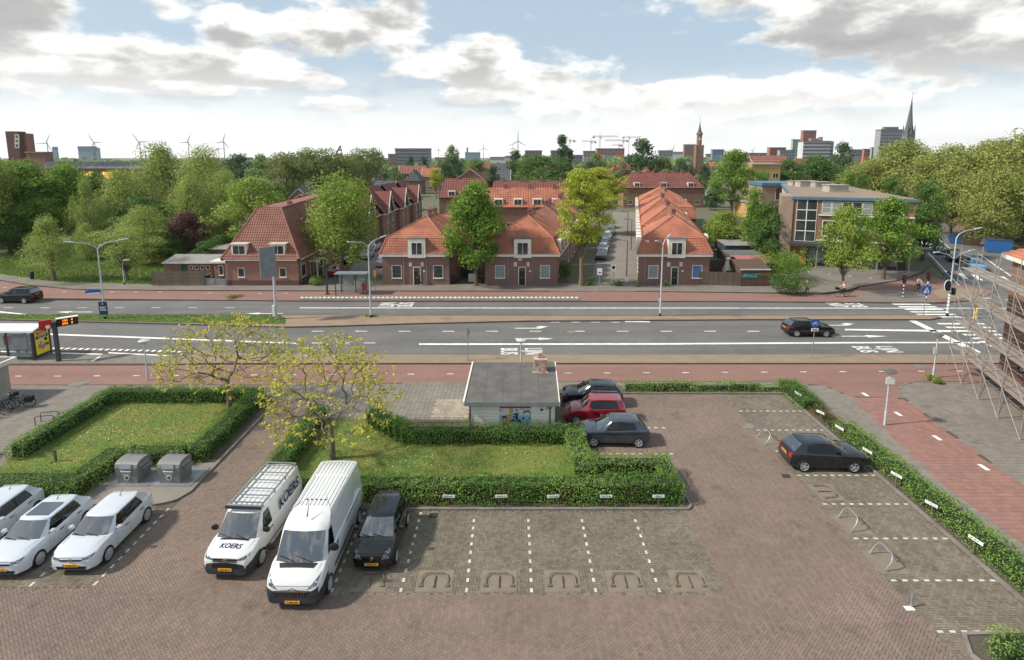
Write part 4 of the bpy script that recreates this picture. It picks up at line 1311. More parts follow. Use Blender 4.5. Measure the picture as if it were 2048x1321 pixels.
# ---------------------------------------------------------------- the two young trees in front
def young_tree(label, X, Y, H, Wd, th, seed):
	rnd = random.Random(seed)
	rng = np.random.default_rng(seed)
	root = thing('young_tree', label, 'tree', (X, Y, 0.04), 0, 'sparse young trees on the lawns')
	t = MB()
	top = Vector((0, 0, th))
	nodes, par, cum, kids = [Vector((0, 0, th * .8)), top], [-1, 0], [0, .3], [1, 0]
	zc = th + (H - th) * .28
	tips = []

	def target(lo, hi):
		a = rnd.uniform(0, 6.283)
		el = math.asin(rnd.uniform(-.35, 1))
		q = rnd.uniform(lo, hi) ** .5
		wob = 1 + .14 * math.sin(2 * a + seed) + .10 * math.sin(5 * a)
		return Vector((math.cos(a) * math.cos(el) * Wd / 2 * q * wob, math.sin(a) * math.cos(el) * Wd / 2 * q * wob, zc + math.sin(el) * (H - zc if el > 0 else (zc - th) * 2.0) * q))

	for lo, hi, num in ((.10, .30, 14), (.3, .6, 60), (.55, 1.0, 230), (.45, 1.05, 330)):
		for p in sorted((target(lo, hi) for _ in range(num)), key=lambda v: (v - top).length):
			j = min(range(len(nodes)), key=lambda i: (nodes[i] - p).length + .30 * cum[i] + (9 if nodes[i].z > p.z + .8 else 0))
			a, prev = nodes[j], j
			for k in (1, 2, 3):
				q = a.lerp(p, k / 3) + Vector((rnd.uniform(-1, 1), rnd.uniform(-1, 1), rnd.uniform(-.6, 1.0))) * (.09 * (p - a).length if k < 3 else 0)
				nodes.append(q)
				par.append(prev)
				cum.append(cum[prev] + (q - nodes[prev]).length)
				prev = len(nodes) - 1
			tips.append(p)
	cnt = [1] * len(nodes)
	for i in range(len(nodes) - 1, 0, -1):
		cnt[par[i]] += cnt[i]
	rad = [.0042 * c ** .44 for c in cnt]
	for i in range(2, len(nodes)):
		j = par[i]
		t.tube([nodes[j], nodes[i]], [min(rad[j], rad[i] * 1.25), rad[i]], 6 if rad[i] > .02 else 4, cap=False)
	t.tube([(0, 0, -.06), (.02, 0, th * .5), top], [.19, .14, .13], 10)
	t.build('trunk', 'bark_pale', root, 50)
	P, N = [], []
	for p in tips:
		for k in range(rnd.choice((5, 7, 9))):
			a = rnd.uniform(0, 6.28)
			r = rnd.uniform(.02, .17)
			P.append((p.x + math.cos(a) * r, p.y + math.sin(a) * r, p.z + rnd.uniform(-.08, .08)))
			N.append((math.cos(a) * .5, math.sin(a) * .5, .8))
	link('crown', leaf_mesh('crown', np.array(P), np.array(N), .17, 'leaf_young', rng, .4, .5), root)
	return root


p = at(460, 825)
young_tree('sparse young tree with yellow-green leaf tufts on the lawn beside the containers', p.x, p.y, ztop(p.x, p.y, 632), 8.1, 2.1, 21)
p = at(665, 920)
young_tree('sparse young tree with yellow-green leaf tufts behind the tall white van', p.x, p.y, ztop(p.x, p.y, 668), 7.8, 1.9, 35)
bush('bush', 'dark shrub beside the graffiti shed and the walker', *at(1580, 590)[:2], 3.4, 2.6, 'leaf_deep', 3500, .16, 3)
bush('bush', 'tall spreading shrub behind the graffiti shed', *at(1560, 560)[:2], 6.0, 4.6, 'leaf_maple', 5000, .2, 4)
bush('bush', 'round clipped planter shrub on the left of the side street mouth', *at(1182, 572)[:2], 1.9, 1.1, 'leaf_deep', 1200, .1, 5)
bush('bush', 'round clipped planter shrub on the right of the side street mouth', *at(1233, 574)[:2], 1.7, 1.0, 'leaf_deep', 1200, .1, 6)
bush('bush', 'white flowering bush at the right corner of the big brick house', *at(636, 572)[:2], 2.2, 1.3, 'leaf_hedge_pale', 1500, .12, 7)
bush('bush', 'dark front garden bush along the right wall of the mansard house', *at(1137, 566)[:2], 2.4, 3.0, 'leaf_deep', 2600, .14, 8)
bush('bush', 'weedy shrub behind the bus shelter', *at(745, 571)[:2], 3.4, 1.0, 'leaf_deep', 1600, .12, 9)
bush('bush', 'leafy plant at the left corner of the house with the blue blind', *at(1278, 575)[:2], .9, .8, 'leaf_hedge_pale', 500, .1, 10)
bush('bush', 'leafy plant beside the lamp post and the front door', *at(1330, 574)[:2], 1.0, .9, 'leaf_bright', 500, .1, 11)
bush('weed', 'clump of weeds around the foot of the lamp post by the path bend', *at(1864, 766)[:2], 1.0, .5, 'leaf_bright', 600, .12, 12, cat='weed')
bush('weed', 'clump of weeds at the lamp foot on the paved median', *at(742, 636)[:2], .9, .35, 'leaf_bright', 350, .12, 13, cat='weed')
bush('weed', 'clump of weeds at the scaffold foot by the brick wall', *at(1990, 760)[:2], .9, .6, 'leaf_bright', 400, .12, 14, cat='weed')
bush('fallen_branch', 'fallen leafy branch lying on the far pavement by the big sign', *at(470, 597)[:2], 1.7, .35, 'leaf_olive', 400, .14, 15, cat='branch')
bush('bush', 'small garden shrub right of the roofed sheds', *at(1500, 545)[:2], 2.2, 1.6, 'leaf_olive', 1200, .14, 16)
bush('bush', 'climbing plant on the front wall beside the left window', *at(1300, 570)[:2], .7, 2.3, 'leaf_maple', 500, .12, 17)
# ---------------------------------------------------------------- buildings
V3 = Vector
Z = V3((0, 0, 1))


def tile_roof(pts, tw=.27, th=.34, amp=.035):
	"""pantiled roof plane over a convex outline: waves across, steps up the slope; returns verts, faces in scene coordinates"""
	pts = [V3(p) for p in pts]
	nrm = (pts[1] - pts[0]).cross(pts[2] - pts[0])
	if nrm.length < 1e-6:
		nrm = (pts[2] - pts[1]).cross(pts[3] - pts[1])
	nrm.normalize()
	if nrm.z < 0:
		nrm = -nrm
	u = Z.cross(nrm)
	u = u.normalized() if u.length > 1e-4 else V3((1, 0, 0))
	v = nrm.cross(u).normalized()
	if v.z < 0:
		v, u = -v, -u
	o = pts[0]
	S2 = [((p - o).dot(u), (p - o).dot(v)) for p in pts]
	s0, s1 = min(a for a, _ in S2), max(a for a, _ in S2)
	t0, t1 = min(c for _, c in S2), max(c for _, c in S2)
	ns = int((s1 - s0) / tw * 4) + 2
	nt = int((t1 - t0) / th) + 2
	ss = s0 + np.arange(ns) * tw / 4
	prof = np.tile([0, .75, 1, .25], ns // 4 + 1)[:ns] * amp
	ts = []
	for k in range(nt):
		ts += [(t0 + k * th, amp * .9), (t0 + (k + .97) * th, 0)]
	ts = np.array(ts)
	Vv = np.array([(s, t[0], h + t[1]) for t in ts for s, h in zip(ss, prof)])
	idx = np.arange(len(ts) * ns).reshape(len(ts), ns)
	Q = np.stack([idx[:-1, :-1], idx[:-1, 1:], idx[1:, 1:], idx[1:, :-1]], -1).reshape(-1, 4)
	bm = bmesh.new()
	bv = [bm.verts.new(p) for p in Vv]
	for q in Q:
		bm.faces.new([bv[i] for i in q])
	area = sum(S2[i][0] * S2[(i + 1) % len(S2)][1] - S2[(i + 1) % len(S2)][0] * S2[i][1] for i in range(len(S2)))
	sg = 1 if area > 0 else -1
	for i in range(len(S2)):
		a, c = S2[i], S2[(i + 1) % len(S2)]
		d = (c[0] - a[0], c[1] - a[1])
		if math.hypot(*d) < 1e-4:
			continue
		no = V3((d[1] * sg, -d[0] * sg, 0))
		bmesh.ops.bisect_plane(bm, geom=bm.verts[:] + bm.edges[:] + bm.faces[:], plane_co=(a[0], a[1], 0), plane_no=no, clear_outer=True)
	bm.verts.index_update()
	vs = [o + u * p.co.x + v * p.co.y + nrm * p.co.z for p in bm.verts]
	fs = [[q.index for q in f.verts] for f in bm.faces]
	bm.free()
	return vs, fs


def roof_plane(root, pts, matname, name='roof_slope', tw=.27, th=.34, amp=.035, parent=None):
	m = MB()
	vs, fs = tile_roof(pts, tw, th, amp)
	m.add(vs, fs)
	# the boards under the tiles close the roof from below
	n = (V3(pts[1]) - V3(pts[0])).cross(V3(pts[2]) - V3(pts[0])).normalized()
	n = n if n.z > 0 else -n
	m.poly([V3(p) - n * .03 for p in pts])
	return m.build(name, matname, parent or root, 30, True)


def ridge(root, path, matname, r=.11, name='ridge_tiles'):
	m = MB()
	m.tube([V3(p) + V3((0, 0, .02)) for p in path], r, 6)
	return m.build(name, matname, root, 40, True)


def window(root, o, u, w, h, n=None, bars=1, rows=0, frame='white', glass='glass', fr=.07, sill=True, name='window', out=.03, curtain=None):
	"""window on a wall: o lower left corner, u along the wall, n outward"""
	o, u = V3(o), V3(u).normalized()
	n = V3(n).normalized() if n is not None else V3((u.y, -u.x, 0))
	m = MB()
	for a in ((0, w, 0, fr), (0, w, h - fr, h), (0, fr, fr, h - fr), (w - fr, w, fr, h - fr)):
		m.obox(o, u, Z, n, (*a, -.06, out))
	for k in range(bars):
		c = w * (k + 1) / (bars + 1)
		m.obox(o, u, Z, n, (c - fr * .4, c + fr * .4, fr, h - fr, -.06, out - .008))
	for k in range(rows):
		c = h * (k + 1) / (rows + 1)
		m.obox(o, u, Z, n, (fr, w - fr, c - fr * .35, c + fr * .35, -.06, out - .012))
	if sill:
		m.obox(o, u, Z, n, (-.06, w + .06, -.07, -.005, -.04, out + .05))
	fo = m.build(name, frame, root, None, True)
	p = MB()
	p.obox(o, u, Z, n, (fr * .7, w - fr * .7, fr * .7, h - fr * .7, -.05, .006))
	p.build('pane', curtain or glass, fo, None, True)
	return fo


def slab(root, name, pts, vec, matname, parent=None):
	m = MB()
	m.sweep(pts, vec)
	return m.build(name, matname, parent or root, None, True)


def walls(root, base, z0, z1, matname, name='wall', base_band=None):
	"""one wall object per side of the plan"""
	n = len(base)
	c = sum((V3((p[0], p[1], 0)) for p in base), V3()) / n
	for i in range(n):
		a, d = V3((base[i][0], base[i][1], 0)), V3((base[(i + 1) % n][0], base[(i + 1) % n][1], 0))
		inn = (c - (a + d) / 2)
		e = (d - a).normalized()
		inn = (inn - e * inn.dot(e)).normalized() * .25
		m = MB()
		m.sweep([a + Z * z0, d + Z * z0, d + inn - e * .25 + Z * z0, a + inn + e * .25 + Z * z0], Z * (z1 - z0))
		w_ = m.build(name, matname, root, None, True)
		if base_band:
			m = MB()
			m.sweep([a - inn * .1 + Z * z0, d - inn * .1 + Z * z0, d + inn * .3 + Z * z0, a + inn * .3 + Z * z0], Z * base_band[1])
			m.build('plinth', base_band[0], root, None, True)


def chimney(root, p, w=.55, h=.9, matname='brick_dark', pots=2):
	p = V3(p)
	m = MB()
	m.box(p + Z * h / 2, (w, w, h))
	m.box(p + Z * (h + .04), (w + .1, w + .1, .08))
	o = m.build('chimney', matname, root, None, True)
	q = MB()
	for k in range(pots):
		q.lathe([(.09, 0), (.07, .3)], 8, p + V3(((k - (pots - 1) / 2) * .26, 0, h + .08)))
	q.build('chimney_pot', 'tile_orange', o, 40, True)
	return o


def drain(root, a, b_, r=.045):
	m = MB()
	m.tube([a, b_], r, 6)
	return m.build('drain_pipe', 'galv', root, 40, True)


def door(root, o, u, n, w, h, matname='door_black'):
	o, u, n = V3(o), V3(u), V3(n)
	m = MB()
	for a in ((0, .09, 0, h), (w - .09, w, 0, h), (.09, w - .09, h - .09, h)):
		m.obox(o, u, Z, n, (*a, -.05, .05))
	fo = m.build('door_frame', 'white', root, None, True)
	m = MB()
	m.obox(o, u, Z, n, (.09, w - .09, 0, h * .76, -.04, .02))
	m.build('door', matname, fo, None, True)
	m = MB()
	m.obox(o, u, Z, n, (.09, w - .09, h * .79, h - .1, -.04, .015))
	m.build('fanlight', 'glass', fo, None, True)
	m = MB()
	m.obox(o, u, Z, n, (w * .38, w * .62, h * .40, h * .43, .02, .04))
	m.build('letter_box', 'galv', fo, None, True)
	return fo


SDIR = V3((.21, 1.0, 0))


def mansard_house(label, x0, x1, y0, length, front=True, group=None, ze=4.05, zb=5.95, zr=8.4, dorm_l=0, dorm_r=0, win=('glass', 'glass'), tiles='tile_orange', chim=True, hip_back=True, sc=1.0):
	"""brick house with a two-pitched hipped roof; runs back along the side street"""
	F0, F1 = V3((x0, y0, 0)), V3((x1, y0, 0))
	d = SDIR * length
	root = thing('brick_house', label, 'house', ((x0 + x1) / 2, y0, 0), 0, group)
	walls(root, [F0, F1, F1 + d, F0 + d], 0, ze, 'brick_dark')
	ov = .28
	E = [F0 + V3((-ov, -ov, ze)), F1 + V3((ov, -ov, ze)), F1 + d + V3((ov, 0, ze)), F0 + d + V3((-ov, 0, ze))]
	i = .55
	B = [F0 + V3((i, i, zb)), F1 + V3((-i, i, zb)), F1 + d + V3((-i, -i * .5, zb)), F0 + d + V3((i, -i * .5, zb))]
	cxm = (x1 - x0) / 2
	R0 = (F0 + F1) / 2 + SDIR * (cxm * 1.02) + Z * zr
	R1 = (F0 + F1) / 2 + d - SDIR * (cxm * .9 if hip_back else 0) + Z * zr
	# cornice board under the eaves
	for a, c in ((0, 1), (1, 2), (3, 0)):
		p, q = E[a], E[c]
		e = (q - p).normalized()
		inn = V3((-e.y, e.x, 0)) * .5
		slab(root, 'cornice', [p - Z * .32, q - Z * .32, q + inn - e * .4 - Z * .32, p + inn + e * .4 - Z * .32], Z * .30, 'white')
	tw, th, am = .27 * sc, .34 * sc, .035 * sc
	roof_plane(root, [E[0], E[1], B[1], B[0]], tiles, tw=tw, th=th, amp=am)
	roof_plane(root, [E[1], E[2], B[2], B[1]], tiles, tw=tw, th=th, amp=am)
	roof_plane(root, [E[3], E[0], B[0], B[3]], tiles, tw=tw, th=th, amp=am)
	roof_plane(root, [B[0], B[1], R0], tiles, tw=tw, th=th, amp=am)
	roof_plane(root, [B[1], B[2], R1, R0], tiles, tw=tw, th=th, amp=am)
	roof_plane(root, [B[3], B[0], R0, R1], tiles, tw=tw, th=th, amp=am)
	roof_plane(root, [B[2], B[3], R1], tiles, tw=tw, th=th, amp=am)
	ridge(root, [B[0], R0, R1], tiles)
	ridge(root, [B[1], R0], tiles)
	ridge(root, [E[0], B[0]], tiles)
	ridge(root, [E[1], B[1]], tiles)
	if chim:
		chimney(root, R0 + SDIR * 1.2 - Z * .25)
		chimney(root, R0.lerp(R1, .8) - Z * .25)
	if front:
		u, n = V3((1, 0, 0)), V3((0, -1, 0))
		wd = x1 - x0
		window(root, (x0 + wd * .14, y0, .95), u, 1.25, 1.65, n, 0, curtain=win[0])
		window(root, (x0 + wd * .76, y0, .95), u, 1.25, 1.65, n, 0, curtain=win[1])
		door(root, (x0 + wd * .46, y0, .05), u, n, .95, 2.35)
		# stone blocks beside the door
		for k in (.40, .575):
			slab(root, 'stone_block', [V3((x0 + wd * k, y0 - .06, 2.45)), V3((x0 + wd * k + .38, y0 - .06, 2.45)), V3((x0 + wd * k + .38, y0 - .06, 3.0)), V3((x0 + wd * k, y0 - .06, 3.0))], V3((0, .1, 0)), 'cream')
		# dormer with wide frame, cut through the cornice
		dx = x0 + wd * .40
		m = MB()
		m.bb(dx, dx + 2.15, y0 - .34, y0 + 1.2, ze - .45, zb + .02)
		dm = m.build('dormer', 'white', root, None, True)
		m = MB()
		m.bb(dx - .08, dx + 2.23, y0 - .42, y0 + 1.3, zb + .022, zb + .10)
		m.build('dormer_roof', 'slate', dm, None, True)
		window(root, (dx + .38, y0 - .345, ze - .1), u, 1.4, 1.6, n, 1, sill=False, name='dormer_window')
		for k in (.32, .66) if x0 < 10 else (.09,):
			drain(root, (x0 + wd * k, y0 - .07, 0), (x0 + wd * k, y0 - .07, ze - .3))
		m = MB()
		m.bb(x0 + wd * .61, x0 + wd * .61 + .22, y0 - .05, y0, 1.75, 1.97)
		m.build('house_number_plate', 'white', root, None, True)
	# side dormers and windows along the street
	e = SDIR.normalized()
	for cnt, base, sgn in ((dorm_l, F0, -1), (dorm_r, F1, 1)):
		for k in range(cnt):
			p = base + SDIR * (length * (k + .5) / cnt)
			nn = V3((e.y, -e.x, 0)) * sgn
			m = MB()
			m.obox(p + Z * (ze - .1), e, Z, nn, (-1.0, 1.0, 0, 1.75, -1.2, .32))
			dm = m.build('dormer', 'white', root, None, True)
			if sgn > 0:
				window(root, p + Z * (ze + .15) - e * .7 + nn * .325, e, 1.4, 1.35, nn, 1, sill=False, name='dormer_window')
			else:
				window(root, p + Z * (ze + .15) + e * .7 + nn * .325, -e, 1.4, 1.35, nn, 1, sill=False, name='dormer_window')
			uu = e if sgn > 0 else -e
			window(root, p + Z * .9 - uu * .6, uu, 1.2, 1.6, nn, 0)
	return root


G1 = 'brick mansard houses along the main road'
mansard_house('brick mansard house with dark windows left of the vivid green maple', -16.3, -7.9, 71.0, 12, True, G1, dorm_l=2, dorm_r=0)
hb = mansard_house('brick mansard house with curtained windows right of the vivid green maple', -3.4, 5.7, 71.0, 14, True, G1, dorm_r=4, win=('curtain', 'curtain'))
m = MB()
m.bb(.75, 1.25, 70.93, 71, 3.2, 3.55)
m.build('stone_plaque', 'cream', hb, None, True)
hc = mansard_house('brick mansard house with a blue blind beside the fence', 15.9, 24.8, 71.0, 12, True, G1, dorm_l=4, win=('curtain', 'blue_blind'), dorm_r=1)
G2 = 'row houses behind the mansard house with the blue blind'
for k, (t0, ln, lab) in enumerate(((13, 15, 'second brick house of the row behind the blue blind house'), (29, 15, 'third brick house of the row, hipped orange roof'), (45, 16, 'fourth brick house of the row, hipped orange roof'), (62, 18, 'last brick house of the row near the little square'))):
	o = SDIR * t0
	mansard_house(lab, 15.9 + o.x, 24.8 + o.x + (3 if k > 1 else 0), 71 + o.y, ln, False, G2, dorm_l=4, dorm_r=1 if k % 2 else 0, sc=1.5, zr=8.5 + .1 * k)
G3 = 'row houses behind the curtained mansard house'
for k, (t0, ln, lab) in enumerate(((15, 15, 'second brick house behind the curtained one, brown-orange roof'), (31, 16, 'third brick house behind the curtained one, up the side street'))):
	o = SDIR * t0
	mansard_house(lab, -3.4 + o.x, 5.7 + o.x, 71 + o.y, ln, False, G3, dorm_r=4, sc=1.5, tiles='tile_brown' if k == 0 else 'tile_orange')
o = SDIR * 13.5
mansard_house('small brick house directly behind the house left of the maple', -16.3 + o.x, -8.2 + o.x, 71 + o.y, 14, False, G3, sc=1.5)


def box_house(label, x0, x1, y0, y1, ze, zr, matw='brick_brown', matr='tile_darkred', axis='x', hip=0.0, name='house', group=None, wins=3, chims=1, dorm=0, sc=2.0, cat='house', storey=1, over=.3):
	"""plain house with a ridge along axis x or y; hip = how far the ridge is pulled in at its ends"""
	root = thing(name, label, cat, ((x0 + x1) / 2, (y0 + y1) / 2, 0), 0, group)
	m = MB()
	pl = [(x0, y0), (x1, y0), (x1, y1), (x0, y1)]
	xm, ym = (x0 + x1) / 2, (y0 + y1) / 2
	walls(root, pl, 0, ze, matw)
	v = over
	E = [V3((x0 - v, y0 - v, ze - .05)), V3((x1 + v, y0 - v, ze - .05)), V3((x1 + v, y1 + v, ze - .05)), V3((x0 - v, y1 + v, ze - .05))]
	if axis == 'x':
		A, B = V3((x0 - v + hip, ym, zr)), V3((x1 + v - hip, ym, zr))
		pls = [[E[0], E[1], B, A], [E[2], E[3], A, B]]
		ends = [[E[3], E[0], A], [E[1], E[2], B]]
	else:
		A, B = V3((xm, y0 - v + hip, zr)), V3((xm, y1 + v - hip, zr))
		pls = [[E[3], E[0], A, B], [E[1], E[2], B, A]]
		ends = [[E[0], E[1], A], [E[2], E[3], B]]
	for q in pls + (ends if hip else []):
		roof_plane(root, q, matr, tw=.27 * sc, th=.34 * sc, amp=.04 * sc)
	if not hip:
		for q in ends:
			c = sum(q, V3()) / 3
			g = [p + (c - p).normalized() * .02 for p in q]
			dr = V3((0, .24, 0)) if axis == 'y' and q[0].y < ym else V3((0, -.24, 0)) if axis == 'y' else V3((.24, 0, 0)) if q[0].x < xm else V3((-.24, 0, 0))
			slab(root, 'gable', [p + dr * (over / .24 * .98) - Z * .06 for p in q], dr, matw)
			for s in (0, 1):
				mm = MB()
				mm.tube([q[s] , q[2]], .11, 4)
				mm.build('barge_board', 'white', root, None, True)
	ridge(root, [A, B], matr, .13)
	for k in range(chims):
		t = (k + .5) / chims if chims > 1 else .3
		chimney(root, A.lerp(B, t) - Z * .3, .7, 1.0)
	for k in range(wins):
		t = (k + .5) / wins
		for f in range(storey):
			z = .9 + f * 2.9
			if z + 1.4 < ze:
				window(root, (x0 + (x1 - x0) * t - .7, y0, z), (1, 0, 0), 1.4, 1.4, (0, -1, 0), 1)
	for k in range(dorm):
		t = (k + .5) / dorm
		xx = x0 + (x1 - x0) * t
		m = MB()
		m.bb(xx - 1.0, xx + 1.0, y0 + .2, y0 + 2.6, ze + .25, ze + 1.75)
		dmm = m.build('dormer', 'white', root, None, True)
		window(root, (xx - .8, y0 + .195, ze + .4), (1, 0, 0), 1.6, 1.2, (0, -1, 0), 1, sill=False, name='dormer_window')
	return root


# the big brick house on the left with its steep brown roof
X0, X1, Y0, ze, zt = -35.8, -26.7, 70.6, 3.5, 9.5
root = thing('brick_house', 'red brick house with steep brown tiled roof and two white dormers', 'house', (-31.2, Y0, 0))
walls(root, [(X0, Y0), (X1, Y0), (X1, Y0 + 26), (X0, Y0 + 26)], 0, ze, 'brick_orange', base_band=('brick_base', .75))
E = [V3((X0 - .35, Y0 - .35, ze)), V3((X1 + .35, Y0 - .35, ze)), V3((X1 + .35, Y0 + 26, ze)), V3((X0 - .35, Y0 + 26, ze))]
T = [V3((-33.1, Y0 + 4.1, zt)), V3((-30.0, Y0 + 4.1, zt)), V3((-30.4, Y0 + 25, zt + .5)), V3((-32.6, Y0 + 25, zt + .5))]
roof_plane(root, [E[0], E[1], T[1], T[0]], 'tile_brown', tw=.30, th=.38, amp=.05)
roof_plane(root, [E[1], E[2], T[2], T[1]], 'tile_brown', tw=.30, th=.38, amp=.05)
roof_plane(root, [E[3], E[0], T[0], T[3]], 'tile_brown', tw=.30, th=.38, amp=.05)
m = MB()
m.poly(T)
m.build('roof_top', 'tile_brown', root, None, True)
for pth in ([E[0], T[0]], [E[1], T[1]], [T[0], T[1], T[2]]):
	ridge(root, pth, 'tile_brown', .13)
for a, c in ((0, 1), (1, 2), (3, 0)):
	p, q = E[a], E[c]
	e = (q - p).normalized()
	inn = V3((-e.y, e.x, 0)) * .35
	slab(root, 'gutter', [p - Z * .2, q - Z * .2, q + inn - Z * .2, p + inn - Z * .2], Z * .17, 'white')
for dx in (-34.9, -30.1):
	m = MB()
	yf = Y0 + .0
	m.bb(dx, dx + 1.85, yf, yf + 2.2, 3.95, 5.3)
	dmm = m.build('dormer', 'white', root, None, True)
	m = MB()
	m.bb(dx - .15, dx + 2.0, yf - .15, yf + 2.5, 5.3, 5.42)
	m.build('dormer_roof', 'cream', dmm, None, True)
	window(root, (dx + .12, yf - .005, 4.02), (1, 0, 0), 1.6, 1.15, (0, -1, 0), 1, sill=False, name='dormer_window')
for dx in (-34.3, -29.1):
	window(root, (dx, Y0, 1.15), (1, 0, 0), .85, 1.2, (0, -1, 0), 0)
window(root, (X1, Y0 + 1.0, .95), (0, 1, 0), 1.5, 1.7, (1, 0, 0), 0)
for k in range(3):
	window(root, (X1, Y0 + 8.0 + k * 6, .95), (0, 1, 0), 1.5, 1.7, (1, 0, 0), 0)
door(root, (X1, Y0 + 4.2, 0), (0, 1, 0), (1, 0, 0), 1.0, 2.3)
m = MB()
m.bb(X1 + .02, X1 + 1.2, Y0 + 3.6, Y0 + 6.2, 2.45, 2.6)
for yy in (3.7, 6.1):
	m.box((X1 + 1.1, Y0 + yy, 1.22), (.14, .14, 2.44))
m.build('porch', 'white', root, None, True)
chimney(root, (-30.4, Y0 + 8, zt - .4), .5, .9)
drain(root, (X0 + .1, Y0 - .08, 0), (X0 + .1, Y0 - .08, ze - .2))
drain(root, (X1 + .08, Y0 + .5, 0), (X1 + .08, Y0 + .5, ze - .2))
# annex on its left
m = MB()
an = thing('annex', 'low brick annex with white trim left of the red brick house', 'annex', (-37.0, 72.5, 0))
walls(an, [(-38.0, 72.0), (-35.85, 72.0), (-35.85, 78), (-38.0, 78)], 0, 2.7, 'brick_brown')
slab(an, 'roof', [V3((-38.4, 71.7, 2.7)), V3((-35.86, 71.7, 2.7)), V3((-35.86, 78, 2.7)), V3((-38.4, 78, 2.7))], Z * .25, 'white')
window(an, (-37.4, 72.0, 1.1), (1, 0, 0), .6, 1.3, (0, -1, 0), 0)
# terrace with green gables: houses in a row facing the left side street
G4 = 'green-gabled terrace up the left side street'
for k, lab in enumerate(('first house of the green-gabled terrace, behind the street tree', 'second house of the green-gabled terrace', 'third house of the green-gabled terrace', 'fourth house of the green-gabled terrace, furthest up the street')):
	ya = 96 + k * 13.0
	xf = -25.3 + k * .7
	r_ = thing('gabled_house', lab, 'house', (xf - 3, ya + 6, 0), 0, G4)
	walls(r_, [(xf - 7, ya), (xf, ya), (xf, ya + 12.95), (xf - 7, ya + 12.95)], 0, 5.4, 'brick_brown')
	roof_plane(r_, [V3((xf + .4, ya, 5.3)), V3((xf + .4, ya + 12.95, 5.3)), V3((xf - 3.6, ya + 12.95, 10.2)), V3((xf - 3.6, ya, 10.2))], 'tile_darkred', tw=.45, th=.5, amp=.05)
	roof_plane(r_, [V3((xf - 7.4, ya, 5.3)), V3((xf - 7.4, ya + 12.95, 5.3)), V3((xf - 3.6, ya + 12.95, 10.2)), V3((xf - 3.6, ya, 10.2))], 'tile_darkred', tw=.9, th=1, amp=.05)
	slab(r_, 'gutter', [V3((xf + .02, ya, 5.1)), V3((xf + .5, ya, 5.1)), V3((xf + .5, ya + 12.95, 5.1)), V3((xf + .02, ya + 12.95, 5.1))], Z * .18, 'white')
	ridge(r_, [(xf - 3.6, ya, 10.2), (xf - 3.6, ya + 12.95, 10.2)], 'tile_darkred', .13)
	if k == 0:
		slab(r_, 'gable', [V3((xf + .2, ya - .02, 5.3)), V3((xf - 7.2, ya - .02, 5.3)), V3((xf - 3.6, ya - .02, 10.1))], V3((0, .2, 0)), 'brick_brown')
	for gy in (4.4,):
		yc = ya + gy
		slab(r_, 'green_gable', [V3((xf + .46, yc - 2.6, 5.3)), V3((xf + .46, yc + 2.6, 5.3)), V3((xf + .46, yc, 9.3))], V3((-.12, 0, 0)), 'green_board')
		roof_plane(r_, [V3((xf + .75, yc - 2.8, 5.25)), V3((xf + .75, yc, 9.45)), V3((xf - 3.0, yc, 9.45)), V3((xf - .2, yc - 2.8, 5.25))], 'tile_darkred', tw=.45, th=.5, amp=.05)
		roof_plane(r_, [V3((xf + .75, yc + 2.8, 5.25)), V3((xf + .75, yc, 9.45)), V3((xf - 3.0, yc, 9.45)), V3((xf - .2, yc + 2.8, 5.25))], 'tile_darkred', tw=.45, th=.5, amp=.05)
		for s in (-1, 1):
			mm = MB()
			mm.tube([(xf + .78, yc + s * 2.85, 5.2), (xf + .78, yc, 9.5)], .1, 4)
			mm.build('barge_board', 'white', r_, None, True)
		window(r_, (xf + .47, yc - .5, 5.5), (0, 1, 0), 1.0, 1.3, (1, 0, 0), 1)
		window(r_, (xf, yc - .6, 3.2), (0, 1, 0), 1.2, 1.6, (1, 0, 0), 1)
		window(r_, (xf, yc - .6, .8), (0, 1, 0), 1.2, 1.6, (1, 0, 0), 1)
		m = MB()
		m.bb(xf - 1.6, xf + .05, yc + 4.0, yc + 6.0, 5.7, 7.0)
		m.build('dormer', 'white', r_, None, True)
		window(r_, (xf + .055, yc + 4.15, 5.85), (0, 1, 0), 1.7, 1.0, (1, 0, 0), 1, sill=False, name='dormer_window')
		window(r_, (xf, yc + 4.4, 3.2), (0, 1, 0), 1.0, 1.6, (1, 0, 0), 1)
		door(r_, (xf, yc + 4.5, 0), (0, 1, 0), (1, 0, 0), .95, 2.2)
# orange terrace across, dark roofs beyond
bh = box_house('long orange-roofed terrace with white dormers behind the maple', -9, 11.5, 121, 130, 5.6, 9.4, 'brick_brown', 'tile_orange', 'x', 0, 'terrace', None, 6, 4, 5, 2.0, 'terrace')
box_house('long dark red roof behind the orange terrace', -6, 17, 152, 161, 5.6, 9.6, 'brick_brown', 'tile_darkred', 'x', 1.5, 'terrace', None, 4, 4, 0, 2.5, 'terrace')
box_house('slanting dark red terrace end right of the gabled houses', -19, -6, 150, 160, 5.6, 10.3, 'brick_brown', 'tile_darkred', 'x', 1.5, 'terrace', None, 3, 1, 2, 2.5, 'terrace')
box_house('dark red roofed corner house at the end of the side street', 36, 62, 186, 196, 6.2, 11.0, 'brick_brown', 'tile_darkred', 'x', 4, 'terrace', None, 6, 4, 3, 2.5, 'terrace')
box_house('white-gabled grey roofed house behind the big brick house', -49, -36, 116, 128, 4.5, 8.6, 'brick_brown', 'slate', 'y', 0, 'house', None, 2, 1, 0, 3)
box_house('brown roofed low house behind the big brick house', -41, -33, 106, 114, 3.5, 6.6, 'brick_brown', 'tile_brown', 'x', 1.5, 'house', None, 2, 1, 0, 2)
G5 = 'dark red roofs beyond the row houses'
